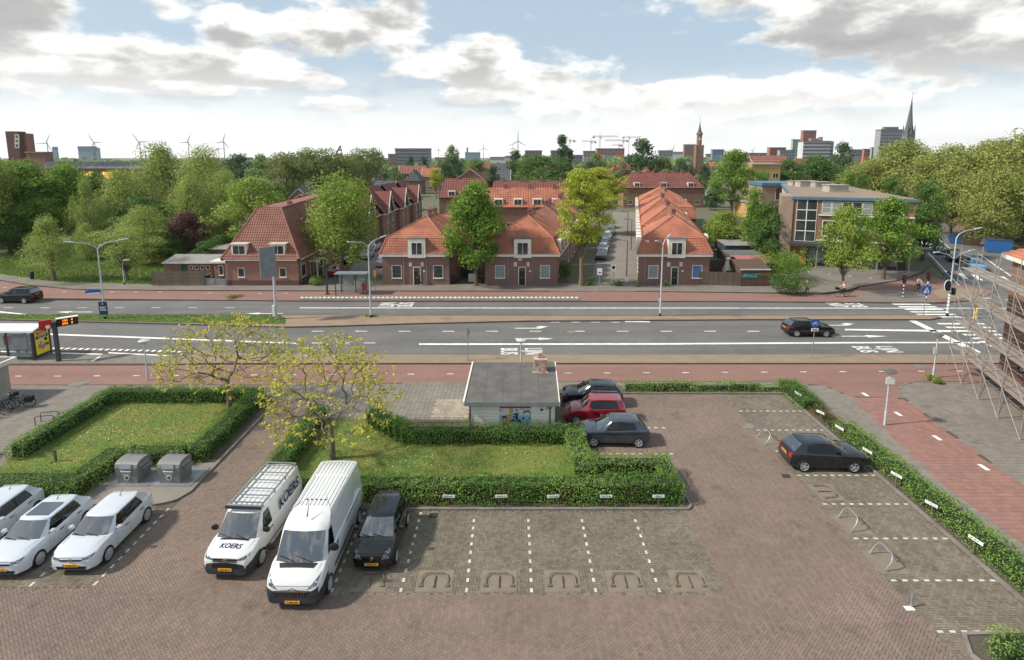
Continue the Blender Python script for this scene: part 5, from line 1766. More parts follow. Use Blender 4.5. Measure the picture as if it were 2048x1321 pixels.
for k, (x0, x1, D, ze, zr, lab) in enumerate(((44, 58, 215, 6, 11.5, 'dark red roof nearest the side street end'), (52, 70, 235, 6, 11.0, 'dark red roof second row beyond the side street'), (38, 50, 245, 6, 12, 'dark red roof behind the corner house'), (62, 78, 262, 6, 11, 'dark red roof left of the church tower'), (46, 62, 285, 6, 12, 'dark red roof furthest up the side street'))):
	box_house(lab, x0, x1, D, D + 10, ze, zr, 'brick_brown', 'tile_darkred', 'x' if k % 2 else 'y', 2, 'house', G5, 3, 2, 0, 3)
# houses scattered in the middle distance: px left, px right, row of the roof ridge, distance, roof, label bit
SC2 = [(580, 640, 376, 170, 'slate', 'grey roofed house between the trees behind the brick house'), (745, 800, 362, 175, 'slate', 'long grey flat roofed shed left of the gabled terrace'), (800, 850, 332, 300, 'tile_brown', 'brown roof below the long flats'),
	   (812, 846, 342, 260, 'slate', 'grey roof with white dormers among the trees'), (846, 880, 336, 280, 'tile_orange', 'orange roof left of the yellow tree'), (790, 818, 338, 330, 'slate', 'small grey roof at the left of the flats'),
	   (912, 972, 338, 215, 'tile_darkred', 'dark red roof with a small white gable among the trees'), (985, 1016, 328, 300, 'slate', 'grey roofed house left of the chestnut'), (990, 1020, 340, 230, 'slate', 'low grey roof with a pale wall'),
	   (1165, 1200, 324, 420, 'slate', 'small grey roof below the cranes'), (1205, 1260, 328, 380, 'tile_darkred', 'dark red roof below the red building'), (1300, 1330, 330, 400, 'tile_darkred', 'dark red roof right of the airy tree'),
	   (1366, 1386, 326, 420, 'slate', 'dark slate roof against the church tower'), (1420, 1450, 324, 520, 'tile_orange', 'orange roof right of the church tower'), (1500, 1570, 312, 330, 'tile_brown', 'broad brown roof above the yellow building'),
	   (1010, 1040, 322, 420, 'tile_brown', 'brown roof below the lone turbine'), (1090, 1120, 318, 500, 'slate', 'grey roof left of the poplar'), (1655, 1690, 330, 330, 'tile_brown', 'brown roof among the trees behind the office'),
	   (530, 575, 322, 480, 'tile_darkred', 'dark red roof among the far trees on the left'), (440, 470, 322, 520, 'slate', 'grey roof above the willows'), (1340, 1372, 336, 300, 'tile_darkred', 'dark red roof left of the tower foot'),
	   (1480, 1510, 322, 460, 'slate', 'grey roof left of the broad brown one'), (1590, 1650, 318, 420, 'tile_darkred', 'dark red roof below the white flats'), (955, 985, 326, 420, 'tile_brown', 'brown roof behind the low wide tree')]
for k, (a, c, yr, D, rm, lab) in enumerate(SC2):
	p, q = far(a, yr, D), far(c, yr, D)
	zr = p.z
	box_house(lab, p.x, q.x, D - 5, D + 6, max(3.0, zr - 4.2), zr, ('brick_brown', 'brick_pale', 'brick_dark')[k % 3], rm, 'x' if k % 3 else 'y', 1.2 if k % 2 else 0, 'house', 'houses scattered between the trees', 3, 1, 0, 3 if D < 300 else 5)

# ---------------------------------------------------------------- office block with blue fascia and shops below
A, B, C, Dk = V3((41.7, 85.2, 0)), V3((55.8, 79.4, 0)), V3((74.5, 139, 0)), V3((64.5, 139, 0))
ob = thing('office_block', 'three-storey brick office block with blue fascia and shops below', 'building', (48, 84, 0))
hT = 10.3
u = (B - A).normalized()
n = V3((u.y, -u.x, 0))
walls(ob, [A, B, C, Dk], 3.3, hT - .42, 'brick_brown')
wi = .5
sh_ = [A + (C - A).normalized() * .8, B + (Dk - B).normalized() * .8, C, Dk]
walls(ob, sh_, 0, 3.3, 'steel_dark', 'shop_wall')
m = MB()
m.prism([A - u * .3 + n * .3, B + u * .3 + n * .3, C + u * .3, Dk - u * .3], hT - .42, hT - .05)
m.build('fascia', 'blue_fascia', ob, None, True)
m = MB()
m.prism([A + n * .1, B + n * .1, C, Dk], hT - .05, hT + .02)
m.build('roof', 'gravel_roof', ob, None, True)
for (x, y, w, h) in ((1595, 366, 3, .9), (1612, 368, 3.4, 1.1), (1640, 369, 3.0, 1.0), (1670, 378, 3.2, 1.1)):
	p = at(x, y + 6, hT)
	m = MB()
	m.box((p.x, p.y, hT + h / 2), (w, 2.2, h))
	m.box((p.x, p.y, hT + h + .05), (w + .3, 2.5, .1))
	m.build('roof_housing', 'concrete', ob, None, True)
FL = (B - A).length
# white wall edge at the left, stair glazing, window bands
slab(ob, 'end_wall', [A - u * 1.6 + n * .2, A - u * .0 + n * .2, A - u * .0 - n * 8, A - u * 1.6 - n * 8], Z * hT, 'brick_pale')
m = MB()
for k in range(4):
	z = 3.7 + k * 1.55
	for j in range(2):
		window(ob, A + u * (.5 + j * 1.35) + Z * z + n * .04, u, 1.35, 1.55, n, 0, fr=.06, sill=False, name='stair_window')
for k in range(8):
	if k != 5:
		window(ob, A + u * (3.8 + k * 1.28) + Z * 7.9 + n * .04, u, 1.22, 1.75, n, 0, 1, fr=.07, sill=False, curtain='curtain' if k in (0, 1, 4) else None)
slab(ob, 'stone_band', [A + u * 3.4 + Z * 7.6 + n * .3, A + u * FL + Z * 7.6 + n * .3, A + u * FL + Z * 7.6 - n * .1, A + u * 3.4 + Z * 7.6 - n * .1], Z * .16, 'white')
slab(ob, 'stone_band', [A + u * 3.4 + Z * 3.9 + n * .3, A + u * FL + Z * 3.9 + n * .3, A + u * FL + Z * 3.9 - n * .1, A + u * 3.4 + Z * 3.9 - n * .1], Z * .16, 'white')
window(ob, A + u * 4.0 + Z * 4.6 + n * .06, u, 2.6, 2.3, n, 1, 1, fr=.1)
window(ob, A + u * 8.2 + Z * 4.6 + n * .06, u, 2.6, 2.3, n, 1, 1, fr=.1)
window(ob, A + u * 12.0 + Z * 4.6 + n * .06, u, 2.2, 2.3, n, 1, 1, fr=.1)
for k in range(5):
	window(ob, A + u * (2.6 + k * 2.3) + Z * .5 + n * -.72, u, 2.2, 2.3, n, 1, 0, frame='steel_dark', fr=.07, sill=False, name='shop_window', curtain='curtain' if k % 2 == 0 else None)
slab(ob, 'boarded_panel', [A + u * .1 + Z * .1 - n * .70, A + u * 2.3 + Z * .1 - n * .70, A + u * 2.3 + Z * 2.9 - n * .70, A + u * .1 + Z * 2.9 - n * .70], n * .06, 'plywood')
slab(ob, 'canopy', [A - u * .3 + n * 1.9 + Z * 3.2, B + u * 2.2 + n * 1.9 + Z * 3.2, B + u * 2.2 - n * .6 + Z * 3.2, A - u * .3 - n * .6 + Z * 3.2], Z * .4, 'steel_dark')
for k in range(4):
	m = MB()
	q = A + u * (3.5 + k * 3.8) + n * 1.5
	m.tube([q, q + Z * 3.2], .1, 8)
	m.build('canopy_post', 'galv', ob, 40, True)
# rear wing with its own blue fascia
w0 = V3((55.5, 128, 0))
m = thing('office_wing', 'rear wing of the office block with blue fascia and balcony', 'building', (59, 128, 0))
walls(m, [(55.5, 128), (63.5, 128), (66, 139), (57, 139)], 0, 9.7, 'brick_pale')
q = MB()
q.prism([(55.2, 127.7), (63.6, 127.7), (66.2, 139.2), (56.8, 139.2)], 9.7, 10.4)
q.build('fascia', 'blue_fascia', m, None, True)
window(m, (58.5, 128, 6.6), (1, 0, 0), 3, 2.8, (0, -1, 0), 2)
window(m, (58.5, 128, 3.2), (1, 0, 0), 3, 2.2, (0, -1, 0), 2)
for k in range(4):
	p = A + (Dk - A).normalized() * (9 + k * 9)
	e = (Dk - A).normalized()
	window(ob, p + Z * 7.6 + e * 6 + V3((-e.y, e.x, 0)) * .05, -e, 6, 1.7, V3((-e.y, e.x, 0)), 4)
	slab(ob, 'balcony_front', [p + Z * 6.2 + V3((-e.y, e.x, 0)) * .4, p + e * 8.5 + Z * 6.2 + V3((-e.y, e.x, 0)) * .4, p + e * 8.5 + Z * 6.2, p + Z * 6.2], Z * 1.0, 'concrete')
# yellow building
yb = thing('yellow_building', 'yellow brick building behind the tall green tree', 'building', far(1530, 400, 190).xy.to_3d())
p0, p1 = far(1505, 330, 190), far(1562, 330, 190)
walls(yb, [(p0.x, 190), (p1.x, 190), (p1.x + 4, 206), (p0.x + 4, 206)], 0, p0.z, 'brick_yellow')
m = MB()
m.prism([(p0.x - .3, 189.7), (p1.x + .3, 189.7), (p1.x + 4, 206), (p0.x + 4, 206)], p0.z, p0.z + .4)
m.build('roof', 'concrete', yb, None, True)
for k in range(3):
	for f in range(3):
		window(yb, (p0.x + 1.2 + k * 2.8, 190, 2 + f * 3.6), (1, 0, 0), 2.0, 1.7, (0, -1, 0), 1, fr=.1, sill=False)
q0 = at(1425, 420)
yw = thing('yellow_annex', 'low yellow brick annex below the tall green tree', 'building', (q0.x + 4, q0.y - 20, 0))
walls(yw, [(62, 150), (80, 152), (80, 162), (62, 160)], 0, 4.2, 'brick_yellow')
m = MB()
m.prism([(61.6, 149.6), (80.4, 151.6), (80.4, 162), (61.6, 160)], 4.2, 4.7)
m.build('roof', 'felt_light', yw, None, True)
for k in range(4):
	window(yw, (63.5 + k * 4, 149.95 + k * .44, 1), (1, .11, 0), 3, 2.2, (.11, -1, 0), 2)

# ---------------------------------------------------------------- kiosk in the middle of the lot
kx0, kx1, ky0, ky1 = -2.45, 2.55, 31.35, 36.7
ks = thing('kiosk', 'white kiosk with flat grey felt roof and mural door', 'kiosk', (0, 34, 0))
walls(ks, [(kx0, ky0), (kx1, ky0), (kx1, ky1), (kx0, ky1)], 0, 2.0, 'white')
for k in range(9):
	z = .2 + k * .2
	for (a, c) in ((kx0 + .08, -.72), (1.10, kx1 - .4)):
		m = MB()
		m.bb(a, c, ky0 - .03, ky0 - .002, z + .008, z + .19)
		m.build('plank', 'white', ks, None, True)
m = MB()
m.sweep([V3((kx0 - .25, ky0 - .30, 1.98)), V3((kx1 + .12, ky0 - .30, 1.98)), V3((kx1 + .30, ky1 + .2, 2.22)), V3((kx0 - .10, ky1 + .2, 2.22))], Z * .2)
rf = m.build('roof', 'felt', ks, None, True)
m = MB()
m.obox((kx0 - .27, ky0 - .33, 1.95), (1, 0, 0), Z, (0, 1, 0), (0, kx1 - kx0 + .42, 0, .25, 0, .025))
m.build('fascia', 'grey_sign', ks, None, True)
for (xa, xb, t) in ((kx0 - .27, kx0 - .13, .1), (kx1 + .13, kx1 + .31, .06)):
	m = MB()
	s = -1 if xa < 0 else 1
	m.sweep([V3((xa, ky0 - .33, 1.96)), V3((xb, ky1 + .2, 2.2)), V3((xb + s * t, ky1 + .2, 2.2)), V3((xa + s * t, ky0 - .33, 1.96))], Z * .27)
	m.build('edge_trim', 'white', ks, None, True)
for k in range(1, 5):
	t = k / 5
	xa = kx0 - .25 + (kx1 - kx0 + .37) * t
	m = MB()
	m.sweep([V3((xa - .012, ky0 - .29, 2.183)), V3((xa + .012, ky0 - .29, 2.183)), V3((xa + .05, ky1 + .15, 2.423)), V3((xa + .03, ky1 + .15, 2.423))], Z * .008)
	m.build('felt_seam', 'slate', ks, None, True)
MT['rust'] = mat('rusty_steel', S(196, 188, 176), .7, var=1.0, vscale=4, col2=S(150, 82, 50))
m = MB()
m.box((1.82, 35.6, 2.75), (.8, .7, .75))
m.box((1.82, 35.6, 2.33), (1.0, .9, .06))
ch = m.build('chimney', 'rust', ks, None, True)
m = MB()
m.box((1.82, 35.6, 3.16), (.84, .74, .06))
m.box((1.82, 35.7, 3.34), (.26, .26, .3))
m.build('chimney_cap', 'rust', ch, None, True)
# mural door
m = bpy.data.materials.new('mural_paint')
m.use_nodes = True
b = NB(m.node_tree)
pr = b.n('ShaderNodeBsdfPrincipled')
out = b.n('ShaderNodeOutputMaterial')
b.t.links.new(pr.outputs[0], out.inputs[0])
g = b.n('ShaderNodeNewGeometry').outputs['Position']
sx = b.n('ShaderNodeSeparateXYZ')
b.put(sx.inputs[0], g)
n1 = b.noise(g, 2.6, 3, .6, .6)
n2 = b.noise(b.vm('ADD', g, (5, 0, 3)), 3.4, 3, .6, .5)
c = b.mix(b.ramp(n1, .47, .50), S(30, 34, 42), S(120, 170, 190))
c = b.mix(b.m('MULTIPLY', b.ramp(n2, .52, .56), b.ramp(sx.outputs[0], .25, -.2)), c, S(198, 142, 44))
c = b.mix(b.m('MULTIPLY', b.ramp(n2, .58, .54), b.ramp(sx.outputs[2], 1.2, 1.35)), c, S(196, 196, 200))
b.put(pr.inputs['Base Color'], c)
pr.inputs['Roughness'].default_value = .7
MT['mural'] = m
m = MB()
m.bb(-.70, 1.08, ky0 - .05, ky0 - .005, .05, 1.72)
m.build('door', 'mural', ks, None, True)
m = MB()
m.bb(-.72, 1.10, ky0 - .06, ky0 - .005, 1.73, 1.95)
m.build('door_header', 'red_sign', ks, None, True)
for x in (kx0 + .02, kx1 - .36, kx1 - .02):
	m = MB()
	m.box((x, ky0 - .04, 1.0), (.07, .06, 1.98))
	m.build('corner_post', 'steel_dark', ks, None, True)
m = MB()
m.lathe([(.07, 0), (.07, .04)], 12, (1.72, ky0 - .07, 1.62), 0, 'y')
m.build('vent', 'black', ks, None, True)
m = MB()
m.bb(1.98, 2.32, ky0 - .06, ky0 - .03, 1.66, 1.92)
m.build('meter_hatch', 'concrete', ks, None, True)
# corner of a low pale building at the left edge
lb = thing('flat_building', 'corner of a low pale building with felt roof beside the bicycles', 'building', (-37, 36, 0))
walls(lb, [(-45, 34.2), (-34.1, 34.2), (-34.1, 37.2), (-45, 37.2)], 0, 2.3, 'concrete')
m = MB()
m.prism([(-45, 33.9), (-33.7, 33.9), (-33.7, 37.5), (-45, 37.5)], 2.3, 2.6)
r2 = m.build('roof', 'white', lb, None, True)
m = MB()
m.prism([(-45, 34.1), (-33.9, 34.1), (-33.9, 37.3), (-45, 37.3)], 2.6, 2.63)
m.build('roof_felt', 'felt', r2, None, True)

# ---------------------------------------------------------------- school with solar panels, far left
sc_ = thing('school', 'long brick school with solar panels on its flat roof', 'building', (-100, 150, 0))
D0 = 150
pa, pb = far(70, 340, D0), far(330, 340, D0)
zr = ztop(-100, D0, 338)
walls(sc_, [(pa.x, D0), (pb.x, D0), (pb.x, D0 + 14), (pa.x, D0 + 14)], 0, zr, 'brick_brown')
m = MB()
m.prism([(pa.x - .3, D0 - .3), (pb.x + .3, D0 - .3), (pb.x + .3, D0 + 14), (pa.x - .3, D0 + 14)], zr, zr + .35)
m.build('roof', 'felt_light', sc_, None, True)
MT['solar'] = mat('solar_panel', S(40, 46, 60), .15, spec=.8)
for k in range(13):
	x = pa.x + 1.2 + k * 2.55
	m = MB()
	m.sweep([V3((x, D0 + 1, zr + .5)), V3((x + 2.3, D0 + 1, zr + .5)), V3((x + 2.3, D0 + 2.6, zr + 1.8)), V3((x, D0 + 2.6, zr + 1.8))], V3((0, -.03, .06)))
	pn_ = m.build('solar_panel', 'solar', sc_, None, True)
	m = MB()
	for xx in (x + .2, x + 2.1):
		m.tube([(xx, D0 + 2.6, zr + .35), (xx, D0 + 2.6, zr + 1.75)], .05, 4)
		m.tube([(xx, D0 + 2.6, zr + 1.75), (xx, D0 + .9, zr + .45)], .05, 4)
	m.build('panel_frame', 'galv', pn_, None, True)
for (x, w) in ((163, 1.7), (207, 1.7), (183, 1.7), (140, 1.7), (118, 1.7), (230, 1.7)):
	p = far(x, 345, D0)
	wf = window(sc_, (p.x, D0, zr - 3.0), (1, 0, 0), w, 1.9, (0, -1, 0), 0, 1, fr=.14)
	if x in (163, 207):
		m = MB()
		m.sweep([V3((p.x - .2, D0 - .05, zr - .8)), V3((p.x + 3.2, D0 - .05, zr - .8)), V3((p.x + 3.2, D0 - 1.6, zr - 2.6)), V3((p.x - .2, D0 - 1.6, zr - 2.6))], V3((0, -.05, .05)))
		m.build('awning', 'yellow_awning', sc_, None, True)
tb_ = thing('brick_tower', 'dark red brick tower block at the far left edge', 'building', far(38, 300, 170).xy.to_3d())
for (xa, xb, yt, D1, mt_) in ((10, 34, 263, 170, 'brick_base'), (32, 50, 267, 172, 'brick_orange')):
	p, q = far(xa, yt, D1), far(xb, yt, D1)
	m = MB()
	m.bb(p.x, q.x, D1, D1 + 3, 0, p.z)
	m.build('wall', mt_, tb_, None, True)
for k in range(3):
	p = far(30, 272 + k * 8, 169.8)
	window(tb_, (p.x, 169.7, p.z - 1.2), (1, 0, 0), 1.2, 1.6, (0, -1, 0), 0, fr=.2, sill=False)
lw = thing('low_brick_block', 'low brown brick block in front of the tower block', 'building', far(75, 330, 160).xy.to_3d())
p, q = far(52, 306, 160), far(88, 306, 160)
walls(lw, [(p.x, 160), (q.x, 160), (q.x, 163), (p.x, 163)], 0, p.z, 'brick_brown')
m = MB()
m.prism([(p.x - .3, 159.7), (q.x + .3, 159.7), (q.x + .3, 163), (p.x - .3, 163)], p.z, p.z + .3)
m.build('roof', 'felt_light', lw, None, True)
V3 = Vector
# ---------------------------------------------------------------- vehicles (x forward, y left, z up; origin on the ground below the middle)
def paintm(name, rgb, rough=.22, metal=0.0, coat=1.0):
	MT[name] = mat(name, S(*rgb), rough, metal=metal, coat=coat, spec=.5)


paintm('paint_white', (194, 199, 205))
paintm('paint_van_white', (210, 210, 208), .3, coat=.7)
paintm('paint_black', (11, 11, 12), .16, coat=.5)
paintm('paint_dark_blue', (22, 27, 34), .18, coat=.6)
paintm('paint_dark_grey', (62, 68, 78), .22, .4)
paintm('paint_red', (132, 26, 38), .18)
paintm('paint_bright_red', (176, 24, 26), .18)
paintm('paint_silver', (168, 172, 176), .28, .5)
paintm('paint_blue', (96, 150, 186), .25, .2)
paintm('paint_green', (130, 158, 60), .25)
paintm('paint_brown', (88, 78, 72), .25, .3)
MT['interior'] = mat('car_interior', S(30, 30, 32), .9)


def lerp_tab(tab, x):
	"""piecewise smooth table lookup, tab sorted by x descending (front to rear)"""
	if x >= tab[0][0]:
		return tab[0][1]
	for (a, va), (c, vc) in zip(tab[:-1], tab[1:]):
		if x >= c:
			t = (a - x) / (a - c)
			return va + (vc - va) * t
	return tab[-1][1]


def wheel(root, x, y, r, w, style, side):
	wmb = MB()
	prof = [(.001, -w * .12), (r * .69, -w * .12), (r * .69, -w / 2), (r * .93, -w / 2), (r, -w * .32), (r, w * .32), (r * .93, w / 2), (r * .69, w / 2), (r * .69, w * .12), (.001, w * .12)]
	wmb.lathe(prof, 24, (0, 0, 0), 0, 'y')
	wo = wmb.build('wheel', 'rubber', root, 40)
	wo.location = (x, y, r)
	t = MB()
	s = 1 if side > 0 else -1
	rr = r * .68
	f = s * (w / 2 + .004)
	# dished disc, spokes and lip
	t.lathe([(rr * .98, f - s * .05), (rr * .4, f - s * .06), (.001, f - s * .06)], 20, (0, 0, 0), 1, 'y')
	t.lathe([(rr, f - s * .05), (rr, f + s * .002), (rr * .9, f + s * .002), (rr * .88, f - s * .05)], 24, (0, 0, 0), 0, 'y')
	n = {'five': 5, 'ten': 9, 'steel': 12}[style]
	for k in range(n):
		a = 2 * math.pi * k / n
		wd = (.19 if style == 'five' else .10) * rr
		ca, sa = math.cos(a), math.sin(a)
		q = lambda u, v, d: (ca * u - sa * v, f + d, sa * u + ca * v)
		if style == 'steel':
			continue
		pts = [q(.08 * rr, -wd * .7, -s * .012), (q(.92 * rr, -wd, -s * .006)), q(.92 * rr, wd, -s * .006), q(.08 * rr, wd * .7, -s * .012)]
		t.sweep(pts, (0, -s * .02, 0), 0)
	if style == 'steel':
		t.lathe([(rr * .86, f - s * .03), (rr * .45, f - s * .005), (.001, f - s * .005)], 16, (0, 0, 0), 0, 'y')
	t.lathe([(rr * .2, f - s * .03), (rr * .18, f + s * .004), (.001, f + s * .004)], 12, (0, 0, 0), 0, 'y')
	t.build('rim', ['alloy' if style != 'ten' else 'alloy', 'alloy_dark'], wo, 35)
	return wo


def car(name, label, sp, color, loc, heading, group=None, plate=None, details=True):
	"""heading: angle of the car's nose from +x, degrees"""
	root = thing(name, label, sp.get('cat', 'car'), loc, 0, group)
	L, Wd, H = sp['L'], sp['W'], sp['H']
	hw = Wd / 2
	gc = sp.get('gc', .22)
	xf, xr = L / 2, -L / 2
	zt = sp['shoulder']                 # table x -> shoulder height, front to rear
	pl = sp.get('plan') or [(xf, .82), (xf - .08, .905), (xf - .3, .975), (xf - .8, 1.0), (xr + .7, 1.0), (xr + .3, .965), (xr + .06, .90), (xr, .85)]
	crown = sp.get('crown', .06)
	xs = sorted({round(a, 3) for a, _ in zt} | {round(a, 3) for a, _ in pl} | {round(xf - .3 * k, 3) for k in range(int(L / .3))}, reverse=True)
	m = MB()
	ring = []
	for x in xs:
		w = hw * lerp_tab(pl, x)
		zs = lerp_tab(zt, x)
		g = gc + sp.get('chin', .06) * max(0, (abs(x) - (L / 2 - .25)) / .25)
		cr = crown * (1 if x > sp['cowl'] or x < sp['deck'] else .3)
		ring.append([(x, w * .86, g), (x, w * .965, g + .05), (x, w * 1.0, g + (zs - g) * .38), (x, w * .995, g + (zs - g) * .62), (x, w * .985, zs - .10), (x, w * .955, zs - .03), (x, w * .88, zs + .005), (x, w * .5, zs + cr * .7), (x, 0, zs + cr)])
	k = len(ring[0])
	full = 2 * k - 1
	for rg in ring:
		m.v += rg + [(a, -c, z) for a, c, z in rg[-2::-1]]
	for i in range(len(ring) - 1):
		for j in range(full):
			j2 = (j + 1) % full
			m.f.append([i * full + j, i * full + j2, (i + 1) * full + j2, (i + 1) * full + j])
			lowr = j in (0, 1, 2) or j2 in (full - 1, full - 2, full - 3) or j == full - 1
			m.mi.append(2 if sp.get('dark_front') and lowr and (xs[i + 1] > sp['dark_front'][0] or xs[i] < xr + .2) else 0)
	m.f += [list(range(full)), list(range((len(ring) - 1) * full, len(ring) * full))[::-1]]
	m.mi += [2, 0] if sp.get('dark_front') else [0, 0]
	body = m.build('body', [color, 'black', 'dark_plastic'], root, 38)
	# wheel arches are cut out of the body
	wr = sp.get('wr', .31) + .015
	ax = (xf - sp['fo'], xf - sp['fo'] - sp['wb'])
	cut = MB()
	for x in ax:
		for s in (-1, 1):
			cut.lathe([(wr + .055, s * (hw - .30)), (wr + .055, s * (hw + .2))], 28, (x, 0, wr), 0, 'y')
	co = cut.build('cutter', 'black')
	md = body.modifiers.new('arch', 'BOOLEAN')
	md.object = co
	md.operation = 'DIFFERENCE'
	md.solver = 'EXACT'
	md.material_mode = 'TRANSFER'
	me = evaluated(body, co)
	body.modifiers.clear()
	body.data = me
	me.set_sharp_from_angle(angle=R(38))
	bpy.data.objects.remove(co)
	bvh = BVHTree.FromPolygons([v.co[:] for v in me.vertices], [p.vertices[:] for p in me.polygons])
	# cabin: rings of matching points at the shoulder, the top of the glass and the roof
	xc, xd = sp['cowl'], sp['deck']
	r0, r1 = sp['roof']
	tb = sp.get('tumble', .19)
	side = sp['side']                    # list of (x at shoulder, x at glass top, kind of the piece that starts here)
	wb_ = hw * .93
	wt = hw * .93 - tb
	zg = H - sp.get('rim', .10)
	bow = sp.get('bow', .10)
	sh = lambda x: lerp_tab(zt, x)
	P0, P1, P2, kinds = [], [], [], []

	zfr = sp.get('front_top', zg)
	p2y, p2f = sp.get('roof_in', .9), sp.get('roof_front', .10)

	def put(xb, yb, xt, yt, kind, low=None):
		P0.append((xb, yb, sh(xb) - .02))
		z1 = low if low is not None else zg
		f = (z1 - sh(xb)) / (zg - sh(xb))
		P1.append((xt, yb + (yt - yb) * f, z1))
		fr = xt > (r0 + r1) / 2 + .3
		P2.append((xt - (p2f * (1 if abs(xt - r0) < .3 else .35) if fr else -.06 if xt < (r0 + r1) / 2 - .3 else 0), yt * p2y, H - .025))
		kinds.append(kind)

	for f in (1, .55, .0, -.55):
		put(xc + bow * (1 - f * f), f * wb_ * .9, r0 + bow * .6 * (1 - f * f), f * wt * .93, 'windscreen', zfr)
	put(xc, -wb_ * .9, r0, -wt * .93, 'pillar', zfr)
	for (xb, xt, kd) in side:
		put(xb, -wb_, xt, -wt, kd, sp.get('side_top') if kd == 'side_window' or sp.get('side_top') and xb > .4 else None)
	for f in (-1, -.5, 0, .5):
		put(xd - bow * .5 * (1 - f * f), f * wb_ * .88, r1 - bow * .4 * (1 - f * f), f * wt * .9, 'rear_window' if sp.get('rearglass', True) else 'pillar')
	put(xd, wb_ * .88, r1, wt * .9, 'pillar')
	for i in range(len(side) - 1, -1, -1):
		put(side[i][0], wb_, side[i][1], wt, side[i - 1][2] if i > 0 else 'pillar', sp.get('side_top') if side[i][2] == 'side_window' or sp.get('side_top') and side[i][0] > .4 else None)
	n = len(P0)
	# last of the rear-left run starts the left flank; give it the rearmost side piece's kind
	cab = MB()
	PB = [tuple(V3(a).lerp(V3(c), .45) + V3((0, .018 * (1 if a[1] > 0 else -1 if a[1] < 0 else 0), .022))) for a, c in zip(P1, P2)]
	cab.v = P0 + P1 + P2 + PB
	zc = H
	for i in range(n):
		j = (i + 1) % n
		if kinds[i] == 'pillar':
			cab.f.append([i, j, n + j, n + i])
			cab.mi.append(0)
		cab.f += [[n + i, n + j, 3 * n + j, 3 * n + i], [3 * n + i, 3 * n + j, 2 * n + j, 2 * n + i]]
		cab.mi += [0, 0]
	# roof skin: inner ring and middle
	P3 = [(x * .55 + (r0 + r1) / 2 * .45, y * .55, zc - .004) for x, y, z in P2]
	b0 = len(cab.v)
	cab.v += P3 + [((r0 + r1) / 2, 0, zc)]
	for i in range(n):
		j = (i + 1) % n
		cab.f.append([2 * n + i, 2 * n + j, b0 + j, b0 + i])
		cab.f.append([b0 + i, b0 + j, b0 + n])
		cab.mi += [0, 0]
	# dark inner shell so that nothing shines through
	cab.build('roof', [sp.get('roofmat', color)], root, 40)
	groups = []
	for i in range(n):
		if kinds[i] in ('windscreen', 'rear_window', 'side_window', 'door_post'):
			if groups and groups[-1][0] == kinds[i] and groups[-1][1][-1] == i - 1:
				groups[-1][1].append(i)
			else:
				groups.append((kinds[i], [i]))
	if len(groups) > 1 and groups[0][0] == groups[-1][0] and groups[0][1][0] == 0 and groups[-1][1][-1] == n - 1:
		groups[0] = (groups[0][0], groups[-1][1] + groups[0][1])
		groups.pop()
	cx = Vector(((r0 + r1) / 2, 0, .9))
	for kd, ids in groups:
		g = MB()
		run = ids + [(ids[-1] + 1) % n]
		q = []
		for i in run:
			a, c = Vector(P0[i]), Vector(P1[i])
			mid = a.lerp(c, .5)
			out = Vector((mid.x - cx.x, mid.y, 0)).normalized() * .015
			q += [a, mid + out, c]
		g.add(q, [(3 * k + h, 3 * k + 3 + h, 3 * k + 4 + h, 3 * k + 1 + h) for k in range(len(ids)) for h in (0, 1)])
		bpy_o = g.build(kd, 'black' if kd == 'door_post' else 'glass_side' if kd == 'side_window' else 'glass_car', root, 60)
		if kd == 'windscreen' and details:
			wmb = MB()
			for (ya, yb) in ((-.1, -.62), (.42, -.12)):
				a = Vector((xc + .07, ya * hw / .85, sh(xc) + .03))
				c = Vector((xc + (r0 - xc) * .16 + .05, yb * hw / .85, sh(xc) + (zg - sh(xc)) * .16 + .02))
				wmb.tube([a, c], .012, 4)
			wmb.build('wiper', 'black', bpy_o)
	for x in ax:
		for s in (-1, 1):
			wheel(root, x, s * (hw - .085), wr, .2, sp.get('rim_style', 'five'), s)
	mb = MB()
	mb.bb(xr + .25, xf - .25, -hw * .82, hw * .82, gc - .02, gc + .2)
	mb.build('underbody', 'black', root)

	# panels laid on the body surface
	def cast(axis, a, c):
		if axis == 'f':
			h = bvh.ray_cast(Vector((L, a, c)), Vector((-1, 0, 0)))
		elif axis == 'r':
			h = bvh.ray_cast(Vector((-L, a, c)), Vector((1, 0, 0)))
		elif axis == 'l':
			h = bvh.ray_cast(Vector((a, 3, c)), Vector((0, -1, 0)))
		elif axis == 'R':
			h = bvh.ray_cast(Vector((a, -3, c)), Vector((0, 1, 0)))
		else:
			h = bvh.ray_cast(Vector((a, c, 5)), Vector((0, 0, -1)))
		return h

	dirs = {'f': Vector((1, 0, 0)), 'r': Vector((-1, 0, 0)), 'l': Vector((0, 1, 0)), 'R': Vector((0, -1, 0)), 't': Vector((0, 0, 1))}

	def panel(nm, axis, quad, mt, nu=5, nv=4, off=.006, parent=None):
		"""four-cornered panel following the body"""
		g = MB()
		vs = []
		for v in range(nv + 1):
			for u in range(nu + 1):
				s, t = u / nu, v / nv
				p = [(1 - s) * (1 - t) * quad[0][i] + s * (1 - t) * quad[1][i] + s * t * quad[2][i] + (1 - s) * t * quad[3][i] for i in (0, 1)]
				h = cast(axis, *p)
				if h[0] is None:
					return None
				vs.append(h[0] + h[1] * off * .4 + dirs[axis] * off)
		g.add(vs, [(v * (nu + 1) + u, v * (nu + 1) + u + 1, (v + 1) * (nu + 1) + u + 1, (v + 1) * (nu + 1) + u) for v in range(nv) for u in range(nu)])
		return g.build(nm, mt, parent or root, 50)

